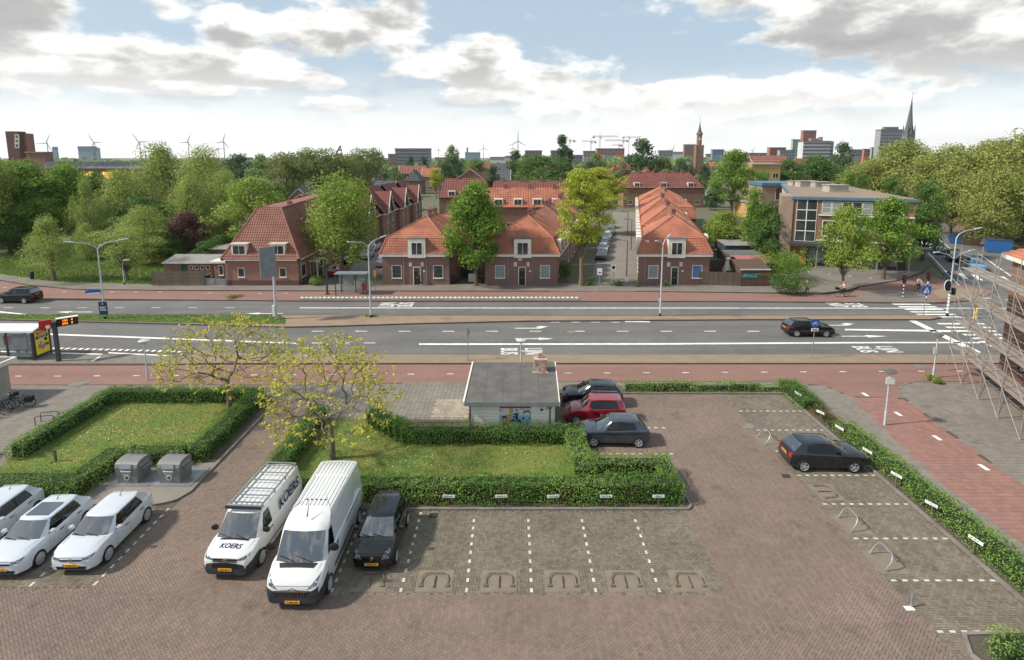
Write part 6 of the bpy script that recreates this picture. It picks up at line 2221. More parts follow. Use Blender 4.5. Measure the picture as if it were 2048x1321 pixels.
	def ltext(nm, axis, txt, pos, size, mt, off=.012, bold=0.0, sx=1.0, rot=0.0, shear=0.0, flipu=1, space=1.0):
		me2 = text_mesh(txt, size, bold, 'CENTER', shear, space)
		ca, sa = math.cos(rot), math.sin(rot)
		for v in me2.vertices:
			a, c = v.co.x * sx, v.co.y
			a, c = a * ca - c * sa, a * sa + c * ca
			h = cast(axis, pos[0] + a * flipu, pos[1] + c) if axis != 't' else cast('t', pos[0] - c, pos[1] + a)
			if h[0] is None:
				h = (Vector((pos[0], pos[1], 1)), dirs[axis])
			v.co = h[0] + dirs[axis] * off
		me2.materials.clear()
		me2.materials.append(MT[mt])
		return link(nm, me2, root)

	sp_d = sp.get('detail')
	if details and sp_d:
		sp_d(panel, ltext, cast, root, sp)
	if plate:
		zp, half = sp.get('plate_z', .42), .26
		for ax_, flip in (('f', 1), ('r', -1)):
			zz = zp if ax_ == 'f' else sp.get('plate_zr', .75)
			h = cast(ax_, 0, zz)
			if h[0] is None:
				continue
			xx = h[0].x + (.02 if ax_ == 'f' else -.02)
			pb = MB()
			pb.box((xx, 0, zz), (.02, half * 2, .11))
			po = pb.build('number_plate', 'plate', root)
			pb = MB()
			pb.box((xx, -flip * (half + .02), zz), (.02, .04, .11))
			pb.build('plate_band', 'plate_blue', po)
			me2 = text_mesh(plate, .125, .002)
			for v in me2.vertices:
				v.co = Vector((xx + flip * .012, v.co.x * flip * .78, zz + v.co.y - .0))
			me2.materials.clear()
			me2.materials.append(MT['ink'])
			link('plate_lettering', me2, po)
	for s in (-1, 1):                                       # mirrors
		mm = MB()
		x0 = sp.get('mirror_x', xc - .42)
		zz = sh(x0) + .07 + sp.get('mirror_up', 0)
		ms = sp.get('mirror', .1)
		mm.lathe([(.001, -.09), (ms * .75, -.085), (ms, -.02), (ms * .9, .05), (.001, .075)], 10, (0, 0, 0), 0, 'x')
		mm.v = [(x + x0, y * 1.15 + s * (hw + ms * .9), z * .85 + zz + ms * .3) for x, y, z in mm.v]
		mm.tube([(x0, s * (hw - .06), zz), (x0, s * (hw + ms * .5), zz + ms * .2)], .02, 5)
		mm.build('mirror', sp.get('mirror_mat', color), root, 40)
	root.rotation_euler[2] = R(heading)
	return root


def d_common(panel, ltext, cast, root, sp, head, tail, grille=None, lower=None, doors=(), handles=(), emblem='ring', emblem_z=None, belt=None):
	L, hw = sp['L'], sp['W'] / 2
	for s in (-1, 1):
		panel('headlight', 'f', [(a * s * hw, z) for a, z in head], 'lamp_glass', 5, 3, .008)
		panel('tail_light', 'r', [(a * s * hw, z) for a, z in tail], 'tail_red', 4, 4, .008)
	if grille:
		panel('grille', 'f', [(a * hw, z) for a, z in grille], 'black', 8, 2, .007)
	if lower:
		panel('air_intake', 'f', [(a * hw, z) for a, z in lower], 'black', 8, 2, .007)
	for s, ax in ((1, 'l'), (-1, 'R')):
		for x in doors:
			z1 = lerp_tab(sp['shoulder'], x) - .05
			panel('door_seam', ax, [(x - .006, .32), (x + .006, .32), (x + .006 + .03, z1), (x - .006 + .03, z1)], 'black', 1, 6, .003)
		for (x, z) in handles:
			h = cast(ax, x, z)
			if h[0] is not None:
				g = MB()
				g.box((h[0].x, h[0].y + s * .012, z), (.2, .035, .03))
				g.build('door_handle', sp.get('handle', 'black'), root)
	xf = L / 2
	for s in (-1, 1):
		panel('bonnet_seam', 't', [(xf - .30, s * hw * .72), (xf - .29, s * hw * .72), (sp['cowl'] + .05, s * hw * .82), (sp['cowl'] + .05, s * hw * .835)], 'black', 1, 8, .003)
	panel('bonnet_seam', 'f', [(-.66 * hw, lerp_tab(sp['shoulder'], xf - .07) - .01), (.66 * hw, lerp_tab(sp['shoulder'], xf - .07) - .01), (.66 * hw, lerp_tab(sp['shoulder'], xf - .07) + .002), (-.66 * hw, lerp_tab(sp['shoulder'], xf - .07) + .002)], 'black', 8, 1, .003)
	panel('lower_lip', 'f', [(-.72 * hw, .235), (.72 * hw, .235), (.74 * hw, .285), (-.74 * hw, .285)], 'black', 8, 1, .006)
	if emblem:
		z = emblem_z or (grille[0][1] + grille[2][1]) / 2
		h = cast('f', 0, z)
		x = h[0].x + .02
		g = MB()
		if emblem == 'ring':
			g.lathe([(.075, 0), (.075, .014), (.062, .014), (.062, 0)], 20, (x - .01, 0, z), 0, 'x')
			for (a, c) in (((-.045, .04), (-.012, -.005)), ((-.012, -.005), (0, .03)), ((0, .03), (.012, -.005)), ((.012, -.005), (.045, .04)), ((-.055, .01), (-.025, -.055)), ((-.025, -.055), (0, -.008)), ((0, -.008), (.025, -.055)), ((.025, -.055), (.055, .01))):
				g.tube([(x, a[0], z + a[1]), (x, c[0], z + c[1])], .006, 4)
		elif emblem == 'diamond':
			pts = [(0, .085), (.05, 0), (0, -.085), (-.05, 0), (0, .085)]
			for a, c in zip(pts[:-1], pts[1:]):
				g.tube([(x, a[0], z + a[1]), (x, c[0], z + c[1])], .012, 5)
		elif emblem == 'chevron':
			for dz in (0, .075):
				g.tube([(x - .01, -.13, z - .03 + dz), (x + .01, 0, z + .045 + dz), (x - .01, .13, z - .03 + dz)], .018, 5)
		g.build('emblem', 'chrome', root)


def spec_hatch(L=4.05, W=1.75, H=1.46, wb=2.55, fo=.82, roof=(.25, -1.45), cowl=.98, wr=.32, nose=.75, hood=.97, belt=.98, bpost=(-.18, -.28), cpost=-1.12, deck=None, rim='five', **kw):
	xf, xr = L / 2, -L / 2
	dk = deck if deck is not None else xr + .13
	s = dict(L=L, W=W, H=H, wb=wb, fo=fo, wr=wr, cowl=cowl, deck=dk, roof=roof, rim_style=rim,
			 shoulder=[(xf, nose - .10), (xf - .05, nose), (xf - .25, nose + .10), (xf - .55, (nose + .12 + hood) / 2 + .03), (cowl, hood), (0, belt), (cpost, belt + .05), (xr + .2, belt + .05), (xr + .05, belt - .02), (xr, belt - .22)],
			 side=[(cowl - .38, roof[0] - .06, 'side_window'), (bpost[0], bpost[0] - .04, 'door_post'), (bpost[1], bpost[1] - .06, 'side_window'), (cpost - .12, cpost + .02, 'pillar')])
	s.update(kw)
	return s


def det_polo(panel, ltext, cast, root, sp):
	d_common(panel, ltext, cast, root, sp, [(.44, .66), (.86, .72), (.91, .84), (.50, .74)], [(.52, .80), (.86, .80), (.86, .96), (.58, .94)],
			 [(-.46, .63), (.46, .63), (.46, .70), (-.46, .70)], [(-.62, .30), (.62, .30), (.66, .42), (-.66, .42)], (.62, -.22, -1.2), ((.0, .80), (-1.0, .84)), 'ring', .665)
	panel('bumper_strip', 'f', [(-.55, .255), (.55, .255), (.55, .28), (-.55, .28)], 'chrome', 6, 1, .008)


def det_twingo(panel, ltext, cast, root, sp):
	d_common(panel, ltext, cast, root, sp, [(.46, .60), (.80, .68), (.88, .94), (.60, .86)], [(.6, .6), (.86, .6), (.86, .9), (.68, .9)],
			 [(-.38, .50), (.38, .50), (.42, .56), (-.42, .56)], [(-.66, .26), (.66, .26), (.6, .36), (-.6, .36)], (.55, -.62), ((-.4, .80),), 'diamond', .66)


def det_plain(panel, ltext, cast, root, sp):
	d_common(panel, ltext, cast, root, sp, [(.50, .66), (.86, .70), (.90, .86), (.56, .78)], [(.56, .74), (.86, .74), (.86, .96), (.62, .96)],
			 [(-.40, .52), (.40, .52), (.44, .64), (-.44, .64)], [(-.58, .28), (.58, .28), (.62, .40), (-.62, .40)], (.62, -.22, -1.15), ((.0, .80), (-1.0, .84)), 'ring', .60)


def det_tiny(panel, ltext, cast, root, sp):
	hw = sp['W'] / 2
	for s in (-1, 1):
		panel('headlight', 'f', [(a * s * hw, z) for a, z in ((.5, .66), (.86, .70), (.90, .88), (.56, .80))], 'lamp_glass', 3, 2, .008)
		panel('tail_light', 'r', [(a * s * hw, z) for a, z in ((.56, .74), (.86, .74), (.86, .96), (.62, .96))], 'tail_red', 3, 2, .008)
	panel('grille', 'f', [(-.4 * hw, .5), (.4 * hw, .5), (.44 * hw, .62), (-.44 * hw, .62)], 'black', 3, 1, .007)


POLO = spec_hatch(detail=det_polo, plate_z=.46, rim='ten', rim_h=.1)
p = car('hatchback', 'white hatchback nearest the dashed line, third from the photo edge', POLO, 'paint_white', (-17.02, 22.0, .012), -90 + 1.2, 'white hatchbacks parked side by side', 'X-590-HD')
POLO2 = dict(POLO, roofmat='paint_white')
car('hatchback', 'white hatchback with glass roof panel, middle of the three', POLO2, 'paint_white', (-19.55, 21.75, .012), -90 + 1.0, 'white hatchbacks parked side by side', 'X-118-GZ')
gl = MB()
gl.poly([(.10, .46, 1.462), (.10, -.46, 1.462), (-.8, -.46, 1.466), (-.8, .46, 1.466)])
gl.build('glass_roof', 'glass_car', bpy.data.objects['hatchback.001'])
car('hatchback', 'silvery white three-door hatchback at the left edge', dict(spec_hatch(L=3.9, W=1.7, wb=2.45, bpost=(-.35, -.45), detail=det_polo, plate_z=.46)), 'paint_white', (-22.25, 22.5, .012), -90 + 1.5, 'white hatchbacks parked side by side', 'H-371-PX')
for nm in ('hatchback', 'hatchback.001', 'hatchback.002'):
	a = MB()
	a.tube([(-1.0, 0, 1.44), (-1.12, 0, 1.56), (-1.3, 0, 1.68)], [.022, .012, .004], 6)
	a.build('antenna', 'black', bpy.data.objects[nm])


def det_transporter(panel, ltext, cast, root, sp):
	hw = sp['W'] / 2
	d_common(panel, ltext, cast, root, sp, [(.46, .86), (.92, .93), (.92, 1.04), (.50, .92)], [(.80, .9), (.93, .9), (.93, 1.5), (.80, 1.5)],
			 [(-.50, .80), (.50, .80), (.48, .93), (-.48, .93)], [(-.55, .56), (.55, .56), (.5, .76), (-.5, .76)], (1.72, .52), ((.72, 1.05),), 'ring', .86)
	panel('chrome_strip', 'f', [(-.5 * hw, .845), (.5 * hw, .845), (.5 * hw, .858), (-.5 * hw, .858)], 'chrome', 8, 1, .012)
	panel('cowl', 't', [(1.76, -.62 * hw), (1.86, -.6 * hw), (1.86, .6 * hw), (1.76, .62 * hw)], 'black', 2, 8, .006)
	ltext('lettering', 't', 'KOERS', (2.14, 0), .28, 'navy', .012, .006, 1.0, 0, .22, -1)
	for s, ax in ((1, 'l'), (-1, 'R')):
		panel('side_moulding', ax, [(1.2, .50), (-1.4, .50), (-1.4, .56), (1.2, .56)], 'dark_plastic', 6, 1, .010)


def van_letters(root, txt, y, x0, z0, size, mt, side):
	me = text_mesh(txt, size, .012, 'CENTER', .2)
	for v in me.vertices:
		v.co = Vector((x0 - v.co.x if side > 0 else x0 + v.co.x, side * (y - (v.co.y + z0 - 1.2) * .06), z0 + v.co.y))
	me.materials.clear()
	me.materials.append(MT[mt])
	return link('lettering', me, root)


L = 5.2
TRANS = dict(L=L, W=1.9, H=1.97, wb=3.25, fo=.98, wr=.345, cowl=1.72, deck=-2.53, roof=(1.02, -2.47), tumble=.15, rim=.10, roof_in=.92, front_top=1.84, side_top=1.80, roof_front=.22, bow=.14, gc=.22, crown=.07, rearglass=True, mirror=.13, mirror_x=1.35, mirror_up=.06, mirror_mat='black', plate_z=.50, plate_zr=.9,
			 shoulder=[(2.6, .72), (2.56, .90), (2.42, 1.0), (2.1, 1.09), (1.72, 1.18), (.6, 1.2), (-2.4, 1.2), (-2.55, 1.18), (-2.6, 1.0)],
			 side=[(1.30, .98, 'side_window'), (.52, .52, 'pillar'), (-1.0, -1.0, 'pillar'), (-2.4, -2.36, 'pillar')], detail=det_transporter, cat='van', rim_style='ten', dark_front=(1.55, .66))
v1 = car('delivery_van', 'white van with a ladder rack and dark blue KOERS lettering', TRANS, 'paint_van_white', (-10.75, 22.3, .012), -90 - 3.5, None, 'VZH-66-X')
van_letters(v1, 'KOERS', .905, -1.05, 1.42, .62, 'navy', 1)
van_letters(v1, 'KOERS', .905, -1.05, 1.42, .62, 'navy', -1)
rk = MB()
for s in (-1, 1):
	rk.box((-.65, s * .68, 2.10), (3.3, .05, .06))
	for x in (.85, -.2, -1.2, -2.2):
		rk.box((x, s * .70, 2.02), (.05, .04, .14))
rk.box((1.0, 0, 2.09), (.10, 1.42, .10))
rk.build('rack_rail', 'galv', v1)
for x in (.78, .28, -.22, -.85, -1.45, -2.05, -2.28):
	q = MB()
	q.box((x, 0, 2.125), (.045, 1.34, .045))
	q.build('rack_bar', 'galv', v1)
q = MB()
q.box((1.06, 0, 2.06), (.06, 1.5, .12))
q.build('rack_spoiler', 'dark_plastic', v1)
for k in range(6):
	q = MB()
	q.box((-.75, -.55 + k * .22, 1.972), (3.2, .05, .02))
	q.build('roof_rib', 'paint_van_white', v1)


def det_jumper(panel, ltext, cast, root, sp):
	hw = sp['W'] / 2
	d_common(panel, ltext, cast, root, sp, [(.50, .84), (.84, .96), (.92, 1.22), (.70, 1.02)], [(.84, .8), (.95, .8), (.95, 1.5), (.84, 1.5)],
			 [(-.44, .58), (.44, .58), (.52, .76), (-.52, .76)], None, (2.10, 1.0, .1), ((1.18, 1.18),), 'chevron', .80)
	for s in (-1, 1):
		panel('front_bumper', 'f', [(s * .56 * hw, .60), (s * .89 * hw, .60), (s * .90 * hw, .92), (s * .60 * hw, .76)], 'dark_plastic', 4, 3, .012)
	panel('chrome_strip', 'f', [(-.52 * hw, .765), (.52 * hw, .765), (.52 * hw, .80), (-.52 * hw, .80)], 'chrome', 10, 1, .014)
	panel('cowl', 't', [(2.28, -.7 * hw), (2.46, -.6 * hw), (2.46, .6 * hw), (2.28, .7 * hw)], 'black', 3, 10, .006)
	for k in range(4):
		for j in range(9):
			y = (-.4 + .1 * j) * hw
			panel('grille_stud', 'f', [(y - .012, .60 + .04 * k), (y + .012, .60 + .04 * k), (y + .012, .615 + .04 * k), (y - .012, .615 + .04 * k)], 'chrome', 1, 1, .014)
	for s, ax in ((1, 'l'), (-1, 'R')):
		panel('side_rail', ax, [(-.2, 1.30), (-2.4, 1.30), (-2.4, 1.36), (-.2, 1.36)], 'grey_sign', 4, 1, .008)
		panel('side_moulding', ax, [(1.4, .55), (-1.0, .55), (-1.0, .68), (1.4, .68)], 'dark_plastic', 6, 1, .012)
		panel('rear_moulding', ax, [(-1.9, .55), (-2.8, .55), (-2.8, .68), (-1.9, .68)], 'dark_plastic', 3, 1, .012)
		panel('side_vent', ax, [(.85, 1.16), (1.0, 1.16), (1.0, 1.30), (.85, 1.30)], 'black', 1, 1, .006)


L = 6.0
JUMP = dict(L=L, W=2.05, H=2.52, wb=4.035, fo=.95, wr=.345, cowl=2.22, deck=-2.92, roof=(1.50, -2.86), tumble=.13, rim=.10, roof_in=.93, front_top=2.13, side_top=2.08, roof_front=.75, bow=.16, gc=.24, crown=.05, rearglass=False, mirror=.17, mirror_x=1.86, mirror_up=.2, mirror_mat='black', plate_z=.36, plate_zr=.9,
			shoulder=[(3.0, .78), (2.96, .92), (2.85, 1.04), (2.6, 1.18), (2.22, 1.36), (1.0, 1.40), (-2.85, 1.40), (-2.97, 1.36), (-3.0, 1.1)],
			side=[(1.86, 1.45, 'side_window'), (1.10, 1.10, 'pillar'), (-.9, -.9, 'pillar'), (-2.8, -2.74, 'pillar')], detail=det_jumper, cat='van', rim_style='steel', dark_front=(2.0, .72))
v2 = car('delivery_van', 'tall plain white van with a ribbed roof', JUMP, 'paint_van_white', (-7.78, 21.25, .012), -90 - .5, None, 'V-985-ZR')
for k in range(9):
	for (a, c) in ((.55, -1.55), (-1.7, -2.7)):
		q = MB()
		q.box(((a + c) / 2, -.64 + k * .16, 2.522), (a - c, .03, .016))
		q.build('roof_rib', 'paint_van_white', v2)
for y in (-.66, .66):
	q = MB()
	q.box((-1.0, y * 1.10, 2.50), (3.4, .05, .03))
	q.build('roof_gutter', 'paint_van_white', v2)
for k in range(5):
	q = MB()
	q.box((.2, -.36 + k * .18, 2.54), (.05, .06, .03))
	q.build('roof_lamp', 'black', v2)
q = MB()
q.tube([(1.22, .0, 2.48), (1.2, 0, 2.52), (.95, 0, 2.95)], [.03, .02, .005], 6)
q.build('antenna', 'black', v2)

TW = spec_hatch(L=3.6, W=1.655, H=1.47, wb=2.37, fo=.66, roof=(.2, -1.38), cowl=.98, nose=.80, hood=1.0, belt=1.0, bpost=(-.62, -.72), cpost=-1.2, wr=.29, detail=det_twingo, plate_z=.42)
tw = car('hatchback', 'small black hatchback parked alone in the front bays', TW, 'paint_black', (-5.42, 21.9, .012), -90 - .5, None, '08-BLG-4')
a = MB()
a.bb(-1.56, -1.34, -.46, .46, 1.405, 1.435)
a.build('roof_spoiler', 'paint_black', tw)
MAZ = spec_hatch(L=3.9, W=1.69, H=1.48, wb=2.49, fo=.78, roof=(.2, -1.35), cowl=.98, nose=.74, hood=.95, belt=.98, detail=det_plain, cpost=-1.1, wr=.3)
car('hatchback', 'dark grey hatchback beside the pale hedge', MAZ, 'paint_dark_grey', (5.75, 30.75, .012), 178, 'cars parked beside the kiosk', 'P-482-RT')
PAN = spec_hatch(L=3.65, W=1.62, H=1.56, wb=2.36, fo=.66, roof=(.35, -1.55), cowl=.82, nose=.72, hood=.98, belt=1.02, bpost=(-.2, -.3), cpost=-1.25, detail=det_plain, wr=.3)
pn = car('hatchback', 'red upright hatchback with silver roof rails', PAN, 'paint_red', (5.1, 33.4, .012), 177, 'cars parked beside the kiosk', 'N-207-VS')
for s in (-1, 1):
	q = MB()
	q.tube([(.2, s * .6, 1.53), (.15, s * .6, 1.60), (-1.4, s * .6, 1.60), (-1.45, s * .6, 1.53)], .018, 6)
	q.build('roof_rail', 'galv', pn)
KIA = spec_hatch(L=3.9, W=1.68, H=1.48, wb=2.5, fo=.75, roof=(.2, -1.35), cowl=.95, nose=.74, hood=.95, belt=.98, detail=det_plain, wr=.3)
car('hatchback', 'dark blue hatchback furthest back beside the kiosk', KIA, 'paint_dark_blue', (5.25, 35.85, .012), 176, 'cars parked beside the kiosk', 'K-915-LD')
COR = spec_hatch(L=4.0, W=1.74, H=1.48, wb=2.51, fo=.82, roof=(.15, -1.4), cowl=.92, nose=.75, hood=.97, belt=.98, detail=det_plain, wr=.31)
cr = car('hatchback', 'dark hatchback parked alone in the right-hand bays', COR, 'paint_dark_blue', (16.35, 28.2, .012), -2, None, 'S-663-BN')
MOV = spec_hatch(L=4.2, W=1.79, H=1.46, wb=2.62, fo=.85, roof=(.2, -1.5), cowl=.98, nose=.75, hood=.96, belt=.98, detail=det_plain, wr=.32)
p = at(1612, 668)
car('hatchback', 'black hatchback driving along the near carriageway', MOV, 'paint_black', (p.x, p.y - .2, .004), -1, None, 'T-340-KX')
YETI = spec_hatch(L=4.25, W=1.8, H=1.68, wb=2.58, fo=.85, roof=(.3, -1.8), cowl=.95, nose=.88, hood=1.06, belt=1.12, cpost=-1.5, detail=det_plain, wr=.34, gc=.24, plate_zr=.95)
p = at(40, 604)
sv = car('estate_car', 'black tall estate car driving left on the far carriageway', YETI, 'paint_black', (p.x, p.y, .004), 178, None, 'R-771-GF')
SMALL = dict(spec_hatch(L=4.1, W=1.74, H=1.5, wb=2.55, detail=det_tiny))
SUVS = dict(spec_hatch(L=4.4, W=1.84, H=1.66, wb=2.65, fo=.88, roof=(.3, -1.75), cowl=1.0, nose=.86, hood=1.04, belt=1.1, cpost=-1.5, wr=.35, detail=det_tiny))


def small(label, px, py, hd, color, sp=SMALL, group=None, name='parked_car'):
	p = at(px, py)
	return car(name, label, sp, color, (p.x, p.y, .03), hd, group, None, True)


g1 = 'cars parked along the side street'
SD = math.degrees(math.atan2(1, .21))
small('dark grey car nearest the junction in the side street row', 1203, 518, SD + 180, 'paint_dark_grey', SMALL, g1)
small('white car second from the front in the side street row', 1206, 505, SD + 180, 'paint_white', SMALL, g1)
small('dark car third from the front in the side street row', 1209, 495, SD + 180, 'paint_dark_blue', SMALL, g1)
small('white car fourth from the front in the side street row', 1213, 481, SD + 180, 'paint_white', SUVS, g1)
small('yellow-green car fifth from the front in the side street row', 1222, 468, SD + 180, 'paint_green', SMALL, g1)
small('silver car furthest back in the side street row', 1224, 456, SD + 180, 'paint_silver', SMALL, g1)
small('bright red car parked at the corner behind the street tree', 672, 549, 90, 'paint_bright_red')
small('dark car behind the red one in the left side street', 700, 528, 88, 'paint_black')
small('silver hatchback up the left side street', 733, 517, -92, 'paint_silver')
small('white off-road car furthest up the left side street', 747, 500, 88, 'paint_white', SUVS)
small('silver car by the left wall of the mansard house', 768, 532, 92, 'paint_silver')
small('brown car parked under the maple at the park edge', 10, 499, 180, 'paint_brown', SUVS)
g2 = 'cars waiting on the right-hand road'
hd2 = math.degrees(math.atan2(D2.y, D2.x)) + 180
small('light blue car first in the queue at the crossing', 1950, 540, hd2, 'paint_blue', SUVS, g2, 'waiting_car')
small('black car second in the queue at the crossing', 1908, 522, hd2, 'paint_black', SUVS, g2, 'waiting_car')
small('black car third in the queue at the crossing', 1880, 508, hd2, 'paint_black', SMALL, g2, 'waiting_car')
small('white car last in the queue at the crossing', 1851, 496, hd2, 'paint_white', SMALL, g2, 'waiting_car')
# ---------------------------------------------------------------- skyline
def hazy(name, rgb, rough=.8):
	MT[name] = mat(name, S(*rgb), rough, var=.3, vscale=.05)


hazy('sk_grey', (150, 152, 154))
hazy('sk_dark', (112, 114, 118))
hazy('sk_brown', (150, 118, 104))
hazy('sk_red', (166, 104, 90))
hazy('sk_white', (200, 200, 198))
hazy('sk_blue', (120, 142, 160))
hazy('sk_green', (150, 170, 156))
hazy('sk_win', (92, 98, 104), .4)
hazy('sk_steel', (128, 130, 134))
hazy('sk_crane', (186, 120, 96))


def block(label, xa, xb, yt, D, mt, rows=0, cols=0, name='building', depth=None, bands=False, top=None, group=None, win='sk_win', parts=()):
	"""far building: walls, roof edge and every window that can be told apart"""
	p, q = far(xa, yt, D), far(xb, yt, D)
	w, h = q.x - p.x, p.z
	dp = min(depth or max(10, w * .5), w * .4)
	root = thing(name, label, 'building', ((p.x + q.x) / 2, D, 0), 0, group)
	m = MB()
	m.bb(p.x, q.x, D, D + dp, 0, h)
	m.build('wall', mt, root, None, True)
	m = MB()
	m.bb(p.x - w * .01, q.x + w * .01, D - w * .01, D + dp, h, h + .02 * D / 12)
	m.build('roof', 'sk_dark' if top is None else top, root, None, True)
	vis = far(xa, 330, D).z
	lo = max(2.0, h - rows * 3.1) if rows else 0
	if rows and cols:
		cw = w / cols
		rh = (h - lo) / rows
		wmb = MB()
		ww, wh = cw * (.98 if bands else .6), rh * .5
		wmb.bb(-ww / 2, ww / 2, -.25, .05, 0, wh)
		me = wmb.mesh('window', win)
		for r in range(rows):
			for c in range(cols):
				link('window', me, root, (p.x + cw * (c + .5) - root.location.x, -.02, lo + rh * (r + .3)))
	for (pa, pb, y0, mt2) in parts:
		a, c = far(pa, y0, D), far(pb, y0, D)
		m = MB()
		m.bb(a.x, c.x, D + dp * .2, D + dp * .7, h - .5, a.z)
		m.build('roof_housing', mt2, root, None, True)
	return root


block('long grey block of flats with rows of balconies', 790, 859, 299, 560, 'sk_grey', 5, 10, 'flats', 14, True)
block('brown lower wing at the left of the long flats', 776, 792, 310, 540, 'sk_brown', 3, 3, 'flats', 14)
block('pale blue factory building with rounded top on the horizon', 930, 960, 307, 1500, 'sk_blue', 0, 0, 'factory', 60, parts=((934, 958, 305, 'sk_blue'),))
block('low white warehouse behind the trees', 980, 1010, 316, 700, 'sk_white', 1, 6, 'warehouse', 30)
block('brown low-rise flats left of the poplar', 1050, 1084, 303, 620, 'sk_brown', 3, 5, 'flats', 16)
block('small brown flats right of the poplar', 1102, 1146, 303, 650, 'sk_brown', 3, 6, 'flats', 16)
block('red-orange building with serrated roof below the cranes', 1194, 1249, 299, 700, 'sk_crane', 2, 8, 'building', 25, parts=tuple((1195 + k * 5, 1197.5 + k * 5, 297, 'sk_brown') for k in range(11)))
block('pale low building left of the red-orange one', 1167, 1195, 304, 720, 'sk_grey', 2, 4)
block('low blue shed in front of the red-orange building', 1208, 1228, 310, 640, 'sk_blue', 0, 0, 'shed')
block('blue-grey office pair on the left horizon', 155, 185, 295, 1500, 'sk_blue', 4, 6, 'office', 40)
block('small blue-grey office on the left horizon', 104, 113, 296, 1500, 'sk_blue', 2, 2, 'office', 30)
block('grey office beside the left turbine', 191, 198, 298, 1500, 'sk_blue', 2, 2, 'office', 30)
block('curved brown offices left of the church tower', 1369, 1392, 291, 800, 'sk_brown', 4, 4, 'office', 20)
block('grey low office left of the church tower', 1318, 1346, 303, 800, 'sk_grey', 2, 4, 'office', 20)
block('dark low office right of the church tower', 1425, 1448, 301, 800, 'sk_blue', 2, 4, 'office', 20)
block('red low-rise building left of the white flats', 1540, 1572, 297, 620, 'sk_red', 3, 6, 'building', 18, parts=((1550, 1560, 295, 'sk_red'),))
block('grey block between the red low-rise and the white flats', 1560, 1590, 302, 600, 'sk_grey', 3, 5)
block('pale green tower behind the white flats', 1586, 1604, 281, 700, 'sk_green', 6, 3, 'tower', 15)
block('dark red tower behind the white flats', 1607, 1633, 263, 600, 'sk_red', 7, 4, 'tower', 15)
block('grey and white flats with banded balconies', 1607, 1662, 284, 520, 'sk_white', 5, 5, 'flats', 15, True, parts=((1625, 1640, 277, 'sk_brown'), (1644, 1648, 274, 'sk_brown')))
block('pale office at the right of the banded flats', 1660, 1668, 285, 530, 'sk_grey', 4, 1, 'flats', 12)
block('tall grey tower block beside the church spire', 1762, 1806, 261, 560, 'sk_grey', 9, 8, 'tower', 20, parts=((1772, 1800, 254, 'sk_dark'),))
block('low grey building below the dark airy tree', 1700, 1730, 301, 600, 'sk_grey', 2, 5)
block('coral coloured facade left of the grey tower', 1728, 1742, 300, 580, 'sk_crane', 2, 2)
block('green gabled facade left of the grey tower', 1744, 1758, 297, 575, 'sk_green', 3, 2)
# low roofs that fill the horizon
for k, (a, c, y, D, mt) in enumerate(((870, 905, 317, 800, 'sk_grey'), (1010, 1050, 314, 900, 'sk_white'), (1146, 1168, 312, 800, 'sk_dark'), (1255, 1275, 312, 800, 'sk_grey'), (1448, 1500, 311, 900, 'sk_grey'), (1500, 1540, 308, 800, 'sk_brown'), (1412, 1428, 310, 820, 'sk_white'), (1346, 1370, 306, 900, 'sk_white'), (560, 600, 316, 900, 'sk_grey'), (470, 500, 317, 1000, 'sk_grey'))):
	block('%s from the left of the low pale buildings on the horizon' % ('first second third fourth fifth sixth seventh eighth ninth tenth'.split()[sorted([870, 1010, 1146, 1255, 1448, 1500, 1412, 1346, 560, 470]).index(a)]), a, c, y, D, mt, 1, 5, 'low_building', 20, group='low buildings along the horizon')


def turbine(label, x, yhub, ybase, blade, ang, D=2600, yaw=0.0):
	h = far(x, yhub, D)
	k = D / FPX
	root = thing('wind_turbine', label, 'turbine', (h.x, D, 0), yaw, 'wind turbines on the horizon')
	R_ = blade * k
	m = MB()
	m.tube([(0, 0, 0), (0, 0, h.z)], [2.4, 1.5], 10)
	m.build('tower', 'sk_steel', root, 40)
	m = MB()
	m.box((0, .5, h.z + .6), (3.4, 9, 3.4))
	m.build('nacelle', 'sk_steel', root)
	for j in range(3):
		a = R(ang + j * 120)
		d = V3((math.cos(a), 0, math.sin(a)))
		e = V3((-math.sin(a), 0, math.cos(a)))
		c = V3((0, -5.2, h.z + .6))
		m = MB()
		m.sweep([c + e * 1.6, c + d * R_ * .25 + e * 2.6, c + d * R_ + e * .5, c + d * R_ - e * .4, c - e * 1.4], V3((0, 1.2, 0)))
		m.build('blade', 'sk_steel', root)
	m = MB()
	m.lathe([(.3, -1.6), (1.8, 0), (1.8, 2.0)], 10, (0, -5.2, h.z + .6), 0, 'y')
	m.build('hub', 'sk_steel', root, 40)


turbine('wind turbine furthest left, beside the brick tower', 94, 287, 305, 21, 62)
turbine('second wind turbine from the left', 189, 286, 305, 20, 0)
turbine('third wind turbine from the left, beside a low crane', 279, 285, 305, 22, 4)
turbine('fourth wind turbine from the left', 376, 285, 300, 16, 64)
turbine('fifth wind turbine from the left, above the willows', 447, 284, 305, 18, 70)
turbine('lone tall wind turbine in the middle of the horizon', 1036, 283, 312, 20, 88)
turbine('small turbine left of the lone tall one', 1026, 297, 312, 12, 85, 4200)
turbine('small turbine beside the factory', 967, 297, 312, 14, 95, 4200)
turbine('smallest turbine by the factory chimney', 877, 300, 312, 8, 80, 5000)
turbine('faint turbine left of the church tower', 1346, 298, 308, 12, 75, 4600)
turbine('faint turbine right of the church tower', 1505, 301, 312, 10, 60, 5000)


